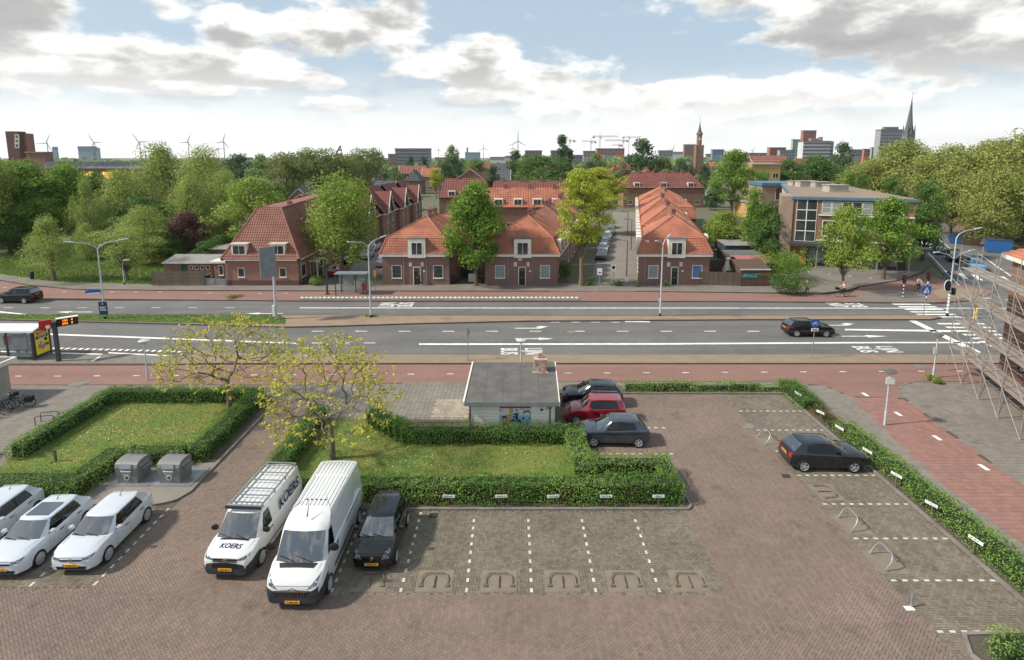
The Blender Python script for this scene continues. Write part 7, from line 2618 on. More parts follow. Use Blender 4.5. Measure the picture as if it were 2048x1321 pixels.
def crane(label, x, yt, x0, x1, D=900):
	"""tower crane: mast at x, jib from x0 to x1 in row yt"""
	a, l, r = far(x, yt, D), far(x0, yt, D), far(x1, yt, D)
	root = thing('tower_crane', label, 'crane', (a.x, D, 0), 0, 'tower cranes on the horizon')
	for sx in (-1, 1):
		m = MB()
		m.tube([(sx * .8, 0, 0), (sx * .8, 0, a.z)], .25, 4)
		m.build('mast', 'sk_crane', root)
	m = MB()
	n = int(a.z / 3)
	for k in range(n):
		s = 1 if k % 2 else -1
		m.tube([(-.8 * s, 0, k * a.z / n), (.8 * s, 0, (k + 1) * a.z / n)], .14, 3)
	m.build('mast_lattice', 'sk_crane', root)
	m = MB()
	m.tube([(l.x - a.x, 0, a.z), (r.x - a.x, 0, a.z)], .45, 4)
	m.tube([(l.x - a.x, 0, a.z + 1.6), (r.x - a.x, 0, a.z + 1.2)], .3, 4)
	m.build('jib', 'sk_steel', root)
	m = MB()
	s = -1 if abs(l.x - a.x) < abs(r.x - a.x) else 1
	m.box((s * (min(abs(l.x - a.x), abs(r.x - a.x)) - 1), 0, a.z - .8), (3, 1.5, 2.6))
	m.build('counterweight', 'sk_dark', root)
	m = MB()
	m.box((1.4, 0, a.z - 1.4), (1.8, 1.8, 2.2))
	m.tube([(0, 0, a.z), (0, 0, a.z + 5)], .3, 4)
	m.build('cab', 'sk_crane', root)


crane('orange crane left of the poplar top', 1139, 282, 1128, 1150)
crane('small orange crane left of the group', 1182, 284, 1164, 1192)
crane('highest orange crane of the group', 1200, 274, 1186, 1236)
crane('grey crane right of the highest one', 1246, 282, 1210, 1256)
crane('small crane above the red-orange building', 1238, 291, 1224, 1244, 1000)
crane('grey crane beside the airy dark tree', 1258, 275, 1246, 1280, 1100)
crane('low crane beside the third turbine', 320, 290, 294, 332, 1400)
crane('short crane in front of the third turbine', 289, 293, 286, 292, 1400)
crane('tiny crane at the fifth turbine', 437, 298, 432, 452, 1600)
# dark harbour crane leaning over the trees
hc_ = thing('harbour_crane', 'dark leaning harbour crane behind the olive trees', 'crane', (far(678, 330, 1100).x, 1100, 0))
for k, (a, c, w_) in enumerate((((672, 308), (681, 292), 1.6), ((681, 292), (683, 308), .9), ((676, 301), (684, 300), 1.4))):
	m = MB()
	m.tube([far(*a, 1100), far(*c, 1100)], w_, 5)
	m.build('boom' if k == 0 else 'strut', 'sk_dark', hc_, None, True)
m = MB()
m.bb(far(672, 308, 1100).x, far(684, 308, 1100).x, 1098, 1106, 0, far(672, 307, 1100).z)
m.build('base', 'sk_dark', hc_, None, True)


def church(label, x, D, ytip, yspire, ybody, wpx, base_mat, spire_mat, stage=None):
	k = D / FPX
	c = far(x, ybody, D)
	w = wpx * k
	z1, z2, z3 = far(x, ybody, D).z, far(x, yspire, D).z, far(x, ytip, D).z
	root = thing('church', label, 'church', (c.x, D, 0))
	X = 0
	m = MB()
	m.box((0, 0, z1 / 2), (w, w, z1))
	for sx in (-1, 1):
		m.box((sx * w * .47, -w * .47, z1 / 2), (w * .14, w * .14, z1 * 1.02))
	m.build('tower', base_mat, root)
	for r in range(3):
		for s in (-.22, .22):
			q = MB()
			q.box((s * w, -w * .5, z1 * (.55 + .14 * r)), (w * .16, w * .06, z1 * .09))
			q.build('louvre', 'sk_dark', root)
	if stage:
		w2 = w * .62
		m = MB()
		m.lathe([(w2 * .6, z1), (w2 * .6, z2 - 1.5), (w2 * .78, z2 - 1.2), (w2 * .7, z2)], 8, (0, 0, 0))
		m.build('belfry', base_mat, root)
		m = MB()
		m.lathe([(w * .16, 0), (w * .16, .4)], 16, (0, -w2 * .62, (z1 + z2) / 2), 0, 'y')
		m.build('clock_face', 'sk_white', root)
		wr_ = w2 * .55
	else:
		wr_ = w * .62
		for sx in (-1, 1):
			for sy in (-1, 1):
				q = MB()
				q.lathe([(w * .1, z1 * .9), (w * .1, z1 + (z3 - z1) * .10), (.05, z1 + (z3 - z1) * .26)], 6, (sx * w * .45, sy * w * .45, 0))
				q.build('pinnacle', spire_mat, root)
	m = MB()
	if not stage:
		z2 = z1 - .5
	m.lathe([(wr_, z2), (wr_ * .62, z2 + (z3 - z2) * .25), (wr_ * .28, z2 + (z3 - z2) * .62), (.08, z3)], 8, (0, 0, 0))
	m.build('spire', spire_mat, root)
	m = MB()
	m.tube([(0, 0, z3), (0, 0, z3 + 3.2)], .1, 4)
	m.tube([(-.7, 0, z3 + 2.2), (.7, 0, z3 + 2.2)], .1, 4)
	m.build('cross', 'sk_dark', root)
	return root


church('brick church tower with clock and thin dark spire', 1398, 420, 243, 266, 291, 14, 'brick_brown', 'slate', True)
church('tall slate church spire above the plane trees', 1817, 520, 192, 256, 268, 15, 'sk_dark', 'slate')
cs = thing('factory_chimney', 'thin smoking factory chimney on the horizon', 'chimney', (far(935, 330, 1600).x, 1600, 0))
m = MB()
m.tube([(0, 0, 0), (0, 0, far(935, 297, 1600).z)], [3.2, 2.2], 8)
m.build('shaft', 'sk_dark', cs)
m = MB()
m.lathe([(2.6, 0), (2.6, 2)], 8, (0, 0, far(935, 297, 1600).z))
m.build('rim', 'sk_dark', cs)

# ---------------------------------------------------------------- sheds, fences, yards
def fence(label, a, c, h, board=.16, gap=.012, horizontal=False, matname='wood', name='fence'):
	a, c = V3((a[0], a[1], 0)), V3((c[0], c[1], 0))
	d = c - a
	L_ = d.length
	e = d / L_
	n_ = V3((e.y, -e.x, 0))
	root = thing(name, label, 'fence', (a + c) / 2)
	if horizontal:
		k = int(h / board)
		m = MB()
		m.obox((0, 0, 0), e, Z, n_, (-L_ / 2, L_ / 2, 0, board - gap, 0, .02))
		me = m.mesh('board', matname)
		for i in range(k):
			link('board', me, root, (0, 0, .04 + i * h / k))
	else:
		k = int(L_ / board)
		m = MB()
		m.obox((0, 0, 0), e, Z, n_, (-board / 2 + gap / 2, board / 2 - gap / 2, 0, h, 0, .02))
		me = m.mesh('board', matname)
		for i in range(k):
			q = link('board', me, root, e * (L_ * ((i + .5) / k - .5)) + Z * random.uniform(-.03, .03) + Z * .05)
	for i in range(int(L_ / 1.8) + 1):
		m = MB()
		p = e * (-L_ / 2 + L_ * i / int(L_ / 1.8)) - n_ * .06
		m.box(p + Z * (h + .1) / 2, (.1, .1, h + .1), math.atan2(e.y, e.x))
		m.build('post', matname, root)
	return root


def shed(label, x0, x1, y0, y1, za, zb, matw='wood', matr='felt', name='shed', board=True, trim='white'):
	"""lean-to shed, roof from za at the front to zb at the back"""
	root = thing(name, label, 'shed', ((x0 + x1) / 2, (y0 + y1) / 2, 0))
	m = MB()
	m.add([(x0, y0, 0), (x1, y0, 0), (x1, y1, 0), (x0, y1, 0), (x0, y0, za), (x1, y0, za), (x1, y1, zb), (x0, y1, zb)], [(3, 2, 1, 0), (4, 5, 6, 7), (0, 1, 5, 4), (1, 2, 6, 5), (2, 3, 7, 6), (3, 0, 4, 7)])
	m.build('wall', matw, root, None, True)
	if board:
		k = int(za / .17)
		for i in range(k):
			q = MB()
			q.bb(x0 - .02, x1 + .02, y0 - .03, y0 - .003, .03 + i * za / k, .015 + (i + 1) * za / k)
			q.build('board', matw, root, None, True)
	m = MB()
	v = .15
	m.sweep([V3((x0 - v, y0 - v, za)), V3((x1 + v, y0 - v, za)), V3((x1 + v, y1 + v, zb)), V3((x0 - v, y1 + v, zb))], Z * .1)
	m.build('roof', matr, root, None, True)
	m = MB()
	m.sweep([V3((x0 - v - .02, y0 - v - .03, za - .04)), V3((x1 + v + .02, y0 - v - .03, za - .04)), V3((x1 + v + .02, y0 - v - .005, za - .04)), V3((x0 - v - .02, y0 - v - .005, za - .04))], Z * .16)
	m.build('edge_trim', trim, root, None, True)
	return root


a, c = at(1411, 582), at(1497, 584)
fence('tall weathered plank fence right of the blue blind house', (a.x, 71.0), (c.x, 70.4), 1.75)
sx0, sx1 = at(1497, 584).x, at(1559, 586).x
sd_ = shed('brown plank shed with turquoise and yellow graffiti', sx0, sx1, 70.2, 73.0, 2.2, 2.9, 'wood_brown', 'wood_brown')
lettering('SPACK', (sx0 + 1.15, 70.16, 1.45), (1, 0, 0), (0, 0, 1), .62, 'mural_teal' if 'mural_teal' in MT else 'blue_fascia', sd_, 'graffiti', .02, 1.0, .3)
MT['spray_teal'] = mat('spray_teal', S(70, 190, 180), .7)
MT['spray_yellow'] = mat('spray_yellow', S(150, 140, 60), .7)
bpy.data.objects[[o.name for o in sd_.children if o.name.startswith('graffiti')][0]].data.materials[0] = MT['spray_teal']
lettering('ROSIE', (sx0 + 2.9, 70.16, 1.6), (1, 0, 0), (0, 0, 1), .55, 'spray_yellow', sd_, 'graffiti', .01, 1.1, .3)
p = at(1500, 552)
shed('low shed with pink and grey striped roof behind the graffiti shed', p.x - 2.2, p.x + 2.4, 74.5, 77, 2.3, 2.6, 'wood', 'purple_wall', trim='white')
p = at(1487, 540)
shed('olive green shed with white-edged grey roof', p.x - 2.6, p.x + 2.0, 79.5, 83, 2.3, 2.5, 'green_shed' if 'green_shed' in MT else 'wood', 'felt')
p = at(1465, 515)
shed('dark shed with pale felt roof furthest back in the gardens', p.x - 2.3, p.x + 2.4, 89, 92.5, 2.4, 2.7, 'steel_dark', 'felt_light', board=False)
p = at(1440, 540)
fence('dark board fence between the back gardens', (26.6, 78.5), (33, 79.5), 1.8, matname='wood_brown')
fence('long plank fence along the garden path beside the office block', (42.0, 83.5), (38.5, 96), 1.9, .25, matname='wood')
# garden oven
p = at(1457, 566)
ov = thing('garden_oven', 'pale stone garden oven with tapered chimney behind the plank fence', 'oven', (p.x, 73.4, 0))
m = MB()
m.lathe([(.55, 0), (.6, 1.2), (.62, 1.55), (.3, 2.3), (.16, 3.0)], 10)
m.build('body', 'cream', ov, 40)
m = MB()
m.box((0, -.5, 1.35), (.6, .3, .4))
m.build('opening', 'black', ov)
m = MB()
m.box((0, 0, 3.05), (.5, .5, .08))
m.build('cap', 'cream', ov)
# yard left of the big brick house
p = at(1, 1)
fence('horizontal board fence at the park edge left of the big brick house', at(306, 573).xy, at(410, 573).xy, 1.85, .2, .02, True, 'wood', 'fence')
fence('low pale slatted fence against the big brick house', at(410, 571).xy, at(452, 573).xy, .95, .16, .012, True, 'grey_sign', 'fence')
q1, q2_ = at(330, 556), at(412, 545)
gs = shed('long grey-roofed garden shed with a row of small windows', q1.x, q1.x + 6.4, q1.y, q1.y + 3, 2.0, 2.6, 'brick_brown', 'felt_light', 'shed', False)
for k in range(4):
	window(gs, (q1.x + 3.4 + k * .75, q1.y - .02, 1.15), (1, 0, 0), .5, .5, (0, -1, 0), 0, fr=.05, sill=False)
m = MB()
m.bb(q1.x + 2.3, q1.x + 3.0, q1.y - .05, q1.y, 0, 1.85)
m.build('door', 'green_board', gs, None, True)
q1 = at(415, 540)
shed('second shed with flat grey roof behind the long one', q1.x - 1.5, q1.x + 4, q1.y + 4, q1.y + 7, 2.4, 2.6, 'brick_brown', 'felt_light', 'shed', False)
bn = thing('wheelie_bin', 'black wheelie bin in the yard beside the annex', 'bin', at(415, 566))


def wheelie(root, body='black', lid='black'):
	m = MB()
	m.add([(-.24, -.26, .08), (.24, -.26, .08), (.24, .26, .08), (-.24, .26, .08), (-.3, -.34, .98), (.3, -.34, .98), (.3, .34, .98), (-.3, .34, .98)], [(3, 2, 1, 0), (4, 5, 6, 7), (0, 1, 5, 4), (1, 2, 6, 5), (2, 3, 7, 6), (3, 0, 4, 7)])
	m.build('bin_body', body, root)
	m = MB()
	m.box((0, -.02, 1.02), (.64, .76, .07))
	m.build('lid', lid, root)
	for s in (-1, 1):
		m = MB()
		m.lathe([(.1, -.03), (.1, .03)], 12, (s * .26, .3, .1), 0, 'x')
		m.build('wheel', 'rubber', root)


wheelie(bn, 'black', 'green_board')
b2 = thing('wheelie_bin', 'black wheelie bin in the gap left of the maple trunk', 'bin', at(908, 569))
wheelie(b2)
b3 = thing('wheelie_bin', 'black wheelie bin against the wall right of the maple trunk', 'bin', at(966, 569))
wheelie(b3)
gw = thing('passage_gate', 'white gate in the passage behind the maple trunk', 'gate', (-5.1, 73, 0))
m = MB()
m.bb(-.55, .55, -.03, .03, .05, 1.1)
m.build('panel', 'white', gw)
pw = thing('passage_wall', 'low passage building with dark doorway between the mansard houses', 'building', (-5.8, 76, 0))
walls(pw, [(-7.85, 76), (-3.45, 76), (-3.45, 80), (-7.85, 80)], 0, 2.8, 'brick_dark')
m = MB()
m.bb(-6.9, -5.6, 75.95, 76, .02, 2.3)
m.build('doorway', 'black', pw, None, True)
m = MB()
m.bb(-7.84, -3.46, 75.7, 80, 2.8, 2.95)
m.build('roof', 'felt_light', pw, None, True)

# ---------------------------------------------------------------- scaffolded brick building on the right
f0, f1 = V3((35.5, 40.1, 0)), V3((30.1, 25.2, 0))
e = (f1 - f0).normalized()
n_ = V3((-e.y, e.x, 0))
n_ = n_ if n_.x < 0 else -n_
rb = thing('corner_building', 'brown brick corner building with orange tiled roof behind scaffolding', 'building', (34, 36, 0))
back = f0 - n_ * 9 - e * .0
walls(rb, [f0, f1, f1 - n_ * 12, f0 - n_ * 12], 0, 8.9, 'brick_brown', base_band=('brick_base', .8))
slab(rb, 'gutter', [f0 + n_ * .5 - e * .5 + Z * 8.9, f1 + n_ * .5 + Z * 8.9, f1 - n_ * .2 + Z * 8.9, f0 - n_ * .2 - e * .5 + Z * 8.9], Z * .3, 'white')
slab(rb, 'gutter', [f0 + n_ * .5 - e * .5 + Z * 8.9, f0 - n_ * 12 - e * .5 + Z * 8.9, f0 - n_ * 12 + e * .2 + Z * 8.9, f0 + n_ * .5 + e * .2 + Z * 8.9], Z * .298, 'white')
roof_plane(rb, [f0 + n_ * .5 - e * .5 + Z * 9.2, f1 + n_ * .5 + Z * 9.2, f1 - n_ * 5.5 + Z * 12.6, f0 - n_ * 5.5 + e * 5 + Z * 12.6], 'tile_orange', tw=.27, th=.34)
roof_plane(rb, [f0 + n_ * .5 - e * .5 + Z * 9.2, f0 - n_ * 12 - e * .5 + Z * 9.2, f0 - n_ * 5.5 + e * 5 + Z * 12.6], 'tile_orange', tw=.27, th=.34)
MT['sign_white'] = MT['white_sign']
for (txt, s, z, sz) in (('OCHSHA', 2.6, 4.9, .8), ('CEN', 4.3, 3.4, .8)):
	lettering(txt, f0 + e * (s + 1.0) + Z * z + n_ * .12, e, Z, sz, 'white_sign', rb, 'sign_lettering', .02)
for (s, z, w, h) in ((3.2, 4.35, 1.0, .22), (4.8, 2.9, .9, .5)):
	m = MB()
	m.obox(f0 + n_ * .05, e, Z, n_, (s, s + w, z, z + h, 0, .06))
	m.build('red_panel', 'red_sign', rb, None, True)
m = MB()
m.obox(f0 + n_ * .05, e, Z, n_, (2.9, 5.6, 1.75, 2.3, 0, .08))
sp_ = m.build('sign_board', 'ink', rb, None, True)
lettering('ZAAN', f0 + e * 4.0 + Z * 2.0 + n_ * .14, e, Z, .5, 'white_sign', rb, 'sign_lettering', .01)
for s in (6.4, 9.6):
	window(rb, f0 + e * s + Z * 5.4, e, 1.6, 1.8, n_, 1)
MT['deck'] = mat('scaffold_deck', S(152, 142, 132), .8, var=.6, vscale=2, col2=S(122, 112, 102))
sf = thing('scaffold', 'galvanised tube scaffold with plank decks in front of the corner building', 'scaffold', (31.5, 36, 0))
so = f0 + n_ * 2.9 - e * .6
lv = [0, 2.0, 4.0, 6.0, 8.0]
NB_ = 5
for k in range(NB_ + 1):
	for r_ in (0, 1.3):
		p = so + e * (2.9 * k) - n_ * r_
		m = MB()
		m.tube([p + Z * .02, p + Z * 9.6], .032, 6)
		m.build('standard', 'scaf', sf, 40, True)
		m = MB()
		m.box(p + Z * .01, (.3, .3, .02))
		m.build('base_plate', 'galv', sf, None, True)
	# ladder frame rungs between the two uprights
	for j in range(18):
		m = MB()
		z = .5 + j * .5
		m.tube([so + e * (2.9 * k) + Z * z, so + e * (2.9 * k) - n_ * 1.3 + Z * z], .016, 4)
		m.build('rung', 'scaf', sf, None, True)
for k in range(NB_):
	a = so + e * (2.9 * k)
	c = a + e * 2.9
	for z in lv[1:]:
		for j in range(3):
			m = MB()
			m.obox(a - n_ * (.1 + j * .4), e, Z, -n_, (.04, 2.86, z - .02, z + .03, 0, .36))
			m.build('deck_plank', 'deck', sf, None, True)
		for dz in (.5, 1.0):
			m = MB()
			m.tube([a + Z * (z + dz), c + Z * (z + dz)], .022, 5)
			m.build('guard_rail', 'scaf', sf, None, True)
	for z in lv[:-1]:
		m = MB()
		s = (a + Z * (z + 2.0), c + Z * z)
		m.tube(s, .022, 5)
		m.build('diagonal_brace', 'scaf', sf, None, True)
		m = MB()
		m.tube([a + Z * z - n_ * 1.3 + Z * .6, c - n_ * 1.3 + Z * (z + .6)], .02, 5)
		m.build('ledger', 'scaf', sf, None, True)

# row of dark shop houses behind the plane trees
for k, (x, y, w, mt) in enumerate(((1930, 470, 8, 'brick_dark'), (1985, 482, 9, 'brick_brown'), (2050, 496, 9, 'brick_dark'))):
	p = at(x, y)
	lab = ('dark shop house behind the plane trees above the black cars', 'brick shop house behind the plane trees above the blue container', 'brick shop house behind the plane trees at the right edge')[k]
	box_house(lab, p.x + 6, p.x + 6 + w, p.y + 2, p.y + 12, 6.5, 10, mt, 'tile_darkred', 'x', 0, 'shop_house', 'shop houses behind the plane trees', 3, 1, 0, 3, 'house', 2)
p = at(1995, 505)
bc = thing('site_container', 'blue steel site container with dark gabled roof under the trees', 'container', (p.x, p.y, 0), -.5)
MT['blue_box'] = mat('blue_container', S(40, 92, 150), .5)
m = MB()
m.bb(-2.2, 2.2, -1.2, 1.2, .1, 2.5)
m.build('box', 'blue_box', bc)
bc.scale = (.75, .75, .85)
for k in range(8):
	q = MB()
	q.box((-1.9 + k * .54, -1.22, 1.3), (.2, .05, 2.2))
	q.build('panel_rib', 'blue_box', bc)
m = MB()
m.sweep([V3((-2.3, -1.3, 2.5)), V3((-2.3, 1.3, 2.5)), V3((-2.3, 0, 3.0))], V3((4.6, 0, 0)))
m.build('roof', 'steel_dark', bc)
for k, (x, y, mt, lab) in enumerate(((1915, 487, 'blue_box', 'low blue skip on the pavement under the plane trees'), (1940, 490, 'wood_brown', 'stack of brown crates on the pavement under the plane trees'))):
	p = at(x, y)
	s_ = thing('skip' if k == 0 else 'crate_stack', lab, 'skip' if k == 0 else 'crates', (p.x, p.y, 0), -.5)
	m = MB()
	m.add([(-1.2, -.7, .1), (1.2, -.7, .1), (1.2, .7, .1), (-1.2, .7, .1), (-1.6, -.9, 1.4), (1.6, -.9, 1.4), (1.6, .9, 1.4), (-1.6, .9, 1.4)], [(3, 2, 1, 0), (4, 5, 6, 7), (0, 1, 5, 4), (1, 2, 6, 5), (2, 3, 7, 6), (3, 0, 4, 7)])
	m.build('box', mt, s_)
	m = MB()
	m.box((0, 0, 1.43), (3.3, 1.9, .06))
	m.build('rim', 'steel_dark', s_)

# ---------------------------------------------------------------- street lamps
def arm_lamp(label, px, py, ytop, arms=2, span=1.9, mt='lamp_pale', r=.09, name='street_lamp', rz=0.0):
	p = at(px, py)
	h = ztop(p.x, p.y, ytop)
	root = thing(name, label, 'street lamp', (p.x, p.y, .0), rz)
	m = MB()
	m.tube([(0, 0, 0), (0, 0, 1.2), (0, 0, h - .9)], [r * 1.15, r, r * .6], 10)
	m.build('post', mt, root, 40)
	m = MB()
	m.tube([(0, 0, 0), (0, 0, .35)], r * 1.5, 10)
	m.build('post_base', 'black', root, 40)
	for s in ((-1, 1) if arms == 2 else (1,)):
		m = MB()
		m.tube([(0, 0, h - .95), (s * span * .12, 0, h - .55), (s * span * .45, 0, h - .25), (s * span, 0, h - .1)], [r * .55, r * .5, r * .45, r * .4], 8)
		a = m.build('arm', mt, root, 40)
		m = MB()
		m.add([(s * (span - .1), -.11, h - .12), (s * (span + .75), -.09, h), (s * (span + .75), .09, h), (s * (span - .1), .11, h - .12), (s * (span - .1), -.06, h - .02), (s * (span + .7), -.05, h + .07), (s * (span + .7), .05, h + .07), (s * (span - .1), .06, h - .02)], [(3, 2, 1, 0), (4, 5, 6, 7), (0, 1, 5, 4), (1, 2, 6, 5), (2, 3, 7, 6), (3, 0, 4, 7)])
		m.build('lamp_head', 'lamp_pale', root)
	return root, h


l1, h1 = arm_lamp('two-armed street lamp with blue street sign and campaign poster on the grass median', 211, 640, 481, rz=R(25))
l2, h2 = arm_lamp('two-armed street lamp on the paved median left of the maple', 742, 637, 478, rz=R(60))
l3, h3 = arm_lamp('two-armed street lamp on the median before the blue blind house', 1320, 634, 476, rz=R(-120))
l4, h4 = arm_lamp('small single-arm park lamp on the grass', 249, 571, 520, 1, .25, 'lamp_pale', .06)
l5, h5 = arm_lamp('tall junction lamp with low side arms beside the scaffold', 1894, 633, 458, 1, 2.4, rz=R(15))
for s in (-1, 1):
	m = MB()
	m.tube([(0, 0, h5 * .66), (s * .9, 0, h5 * .66 + .5), (s * 2.0, 0, h5 * .66 + .75)], [.05, .045, .04], 6)
	m.build('arm', 'lamp_pale', l5, 40)
	m = MB()
	m.box((s * 2.3, 0, h5 * .66 + .78), (.75, .2, .09))
	m.build('lamp_head', 'lamp_pale', l5)
for k in range(7):
	m = MB()
	m.tube([(0, 0, .35 + k * .36), (0, 0, .53 + k * .36)], .115, 10)
	m.build('post_band', 'white_sign', l5)


def disc_lamp(label, px, py, ytop, cap='lamp_cap', rr=.38, sign=False):
	p = at(px, py)
	h = ztop(p.x, p.y, ytop)
	root = thing('park_lamp', label, 'street lamp', (p.x, p.y, .0))
	m = MB()
	m.tube([(0, 0, 0), (0, 0, .9), (0, 0, .92), (0, 0, h - .35)], [.075, .075, .05, .045], 10)
	m.build('post', 'lamp_pale', root, 40)
	m = MB()
	m.lathe([(rr * .05, h), (rr * .35, h - .03), (rr, h - .13), (rr, h - .16)], 20)
	m.build('lamp_cap', cap, root, 40)
	m = MB()
	m.lathe([(rr * .92, h - .165), (rr * .55, h - .32), (rr * .2, h - .40), (.05, h - .42)], 20)
	m.build('diffuser', 'diffuser', root, 40)
	return root, h


d1, hh = disc_lamp('disc-headed lamp with a grey sign beside the red tile path', 1769, 852, 738)
m = MB()
m.box((.02, -.07, hh - .72), (.52, .03, .42))
m.build('sign_plate', 'white_sign', d1)
d2, hh = disc_lamp('disc-headed lamp with a small white notice at the path bend', 1866, 757, 665)
m = MB()
m.box((-.12, -.07, hh - 1.35), (.26, .03, .5))
m.build('notice', 'white_sign', d2)
disc_lamp('disc-headed lamp behind the young tree beside the bus platform', 296, 762, 678, 'lamp_pale')
disc_lamp('disc-headed lamp right behind the kiosk', 1042, 733, 677, 'lamp_pale')
for k, (x, yb, yt) in enumerate(((1253, 553, 482), (1262, 500, 440), (1255, 470, 425))):
	p = at(x, yb)
	h = ztop(p.x, p.y, yt)
	root = thing('side_street_lamp', ('dark street lamp nearest in the side street', 'dark street lamp second in the side street', 'dark street lamp furthest in the side street')[k], 'street lamp', (p.x, p.y, 0), 0, 'dark lamps of the side street')
	m = MB()
	m.tube([(0, 0, 0), (0, 0, h)], [.08, .05], 8)
	m.build('post', 'lamp_dark', root)
	m = MB()
	m.tube([(0, 0, h), (-.9, 0, h + .12)], .035, 6)
	m.build('arm', 'lamp_dark', root)
	m = MB()
	m.box((-1.15, 0, h + .12), (.55, .2, .1))
	m.build('lamp_head', 'lamp_dark', root)
# sign and poster on the first lamp
m = MB()
m.box((-.75, 0, 2.95), (1.25, .04, .34))
sg = m.build('street_name_sign', 'blue_sign', l1)
m = MB()
m.box((-.75, -.03, 2.80), (1.1, .03, .1))
m.build('sign_strip', 'white_sign', sg)
MT['poster_navy'] = mat('poster_navy', S(30, 52, 84), .5)
MT['poster_green'] = mat('poster_green', S(60, 170, 110), .5)
m = MB()
m.box((0, -.16, 1.15), (.78, .06, 1.45))
po = m.build('poster_board', 'poster_navy', l1)
po.rotation_euler[2] = R(-20)
m = MB()
m.box((0, -.195, .5), (.76, .012, .14))
m.build('poster_band', 'poster_green', po)
for (t, z, s) in (('EASY', 1.3, .30), ('VOOR', 1.05, .26), ('kies', 1.68, .14)):
	lettering(t, wm(po) @ V3((0, -.2, z)), wm(po).to_3x3() @ V3((1, 0, 0)), Z, s, 'white_sign', po, 'poster_lettering', .006, .85)

# ---------------------------------------------------------------- signs
def post_sign(label, px, py, ytop, name='road_sign', r=.035, mt='galv'):
	p = at(px, py)
	h = ztop(p.x, p.y, ytop)
	root = thing(name, label, 'sign', (p.x, p.y, 0))
	m = MB()
	m.tube([(0, 0, 0), (0, 0, h)], r, 8)
	m.build('post', mt, root, 40)
	return root, h


# big direction board seen from behind
p = at(553, 641)
bs = thing('direction_board', 'tall direction board on a pale post seen from behind on the median', 'sign', (p.x, p.y, 0))
hb_ = ztop(p.x, p.y, 492)
m = MB()
m.tube([(0, 0, 0), (0, 0, hb_)], [.14, .11], 10)
m.build('post', 'lamp_pale', bs, 40)
m = MB()
m.obox((0, 0, 0), (.55, .83, 0), Z, (.83, -.55, 0), (-1.5, .2, hb_ - 3.0, hb_ - .02, .15, .21))
m.build('board', 'grey_sign', bs)
for k in range(4):
	m = MB()
	m.obox((0, 0, 0), (.55, .83, 0), Z, (.83, -.55, 0), (-1.5, .2, hb_ - 2.8 + k * .8, hb_ - 2.68 + k * .8, .10, .15))
	m.build('board_rail', 'galv', bs)
m = MB()
m.box((-.16, -.1, 1.0), (.24, .2, 1.1))
m.build('control_box', 'white_sign', bs)
# cycle path sign
s1, h = post_sign('round blue bicycle sign with arrow plate beside the passing black car', 1624, 719, 640)
m = MB()
m.lathe([(.36, 0), (.36, .03)], 28, (0, -.06, h - .28), 0, 'y')
sg = m.build('sign_disc', 'blue_sign', s1)
m = MB()
for sx in (-.14, .14):
	m.lathe([(.095, 0), (.095, .01), (.075, .01), (.075, 0)], 16, (sx, -.075, h - .34), 0, 'y')
for a, c in (((-.14, -.34), (-.05, -.2)), ((-.05, -.2), (.09, -.2)), ((.14, -.34), (.07, -.15)), ((-.02, -.33), (-.05, -.2)), ((-.02, -.33), (.09, -.2)), ((-.14, -.34), (-.02, -.33)), ((.07, -.15), (.02, -.14)), ((-.09, -.17), (-.02, -.17))):
	m.tube([(a[0], -.075, h + a[1]), (c[0], -.075, h + c[1])], .011, 4)
m.build('bicycle_symbol', 'white_sign', sg)
m = MB()
m.box((0, -.06, h - .8), (.56, .03, .24))
sg = m.build('arrow_plate', 'white_sign', s1)
m = MB()
m.sweep([V3((-.2, -.08, h - .8)), V3((-.1, -.08, h - .73)), V3((-.1, -.08, h - .77)), V3((.1, -.08, h - .77)), V3((.1, -.08, h - .73)), V3((.2, -.08, h - .8)), V3((.1, -.08, h - .87)), V3((.1, -.08, h - .83)), V3((-.1, -.08, h - .83)), V3((-.1, -.08, h - .87))], V3((0, -.008, 0)))
m.build('arrow', 'ink', sg)
# pedestrian sign
s2, h = post_sign('square blue pedestrian crossing sign in front of the zebra', 1846, 638, 574)
m = MB()
m.box((0, -.06, h - .32), (.86, .03, .86))
sg = m.build('sign_plate', 'blue_sign', s2)
m = MB()
m.sweep([V3((-.32, -.08, h - .62)), V3((.32, -.08, h - .62)), V3((0, -.08, h - .02))], V3((0, -.008, 0)))
tg = m.build('triangle', 'white_sign', sg)
m = MB()
m.tube([(0, -.092, h - .24), (0, -.092, h - .42)], .035, 6)
m.tube([(0, -.092, h - .42), (-.09, -.092, h - .56)], .025, 5)
m.tube([(0, -.092, h - .42), (.09, -.092, h - .56)], .025, 5)
m.lathe([(.04, 0), (.04, .008)], 10, (0, -.096, h - .19), 0, 'y')
m.build('walker_symbol', 'ink', sg)
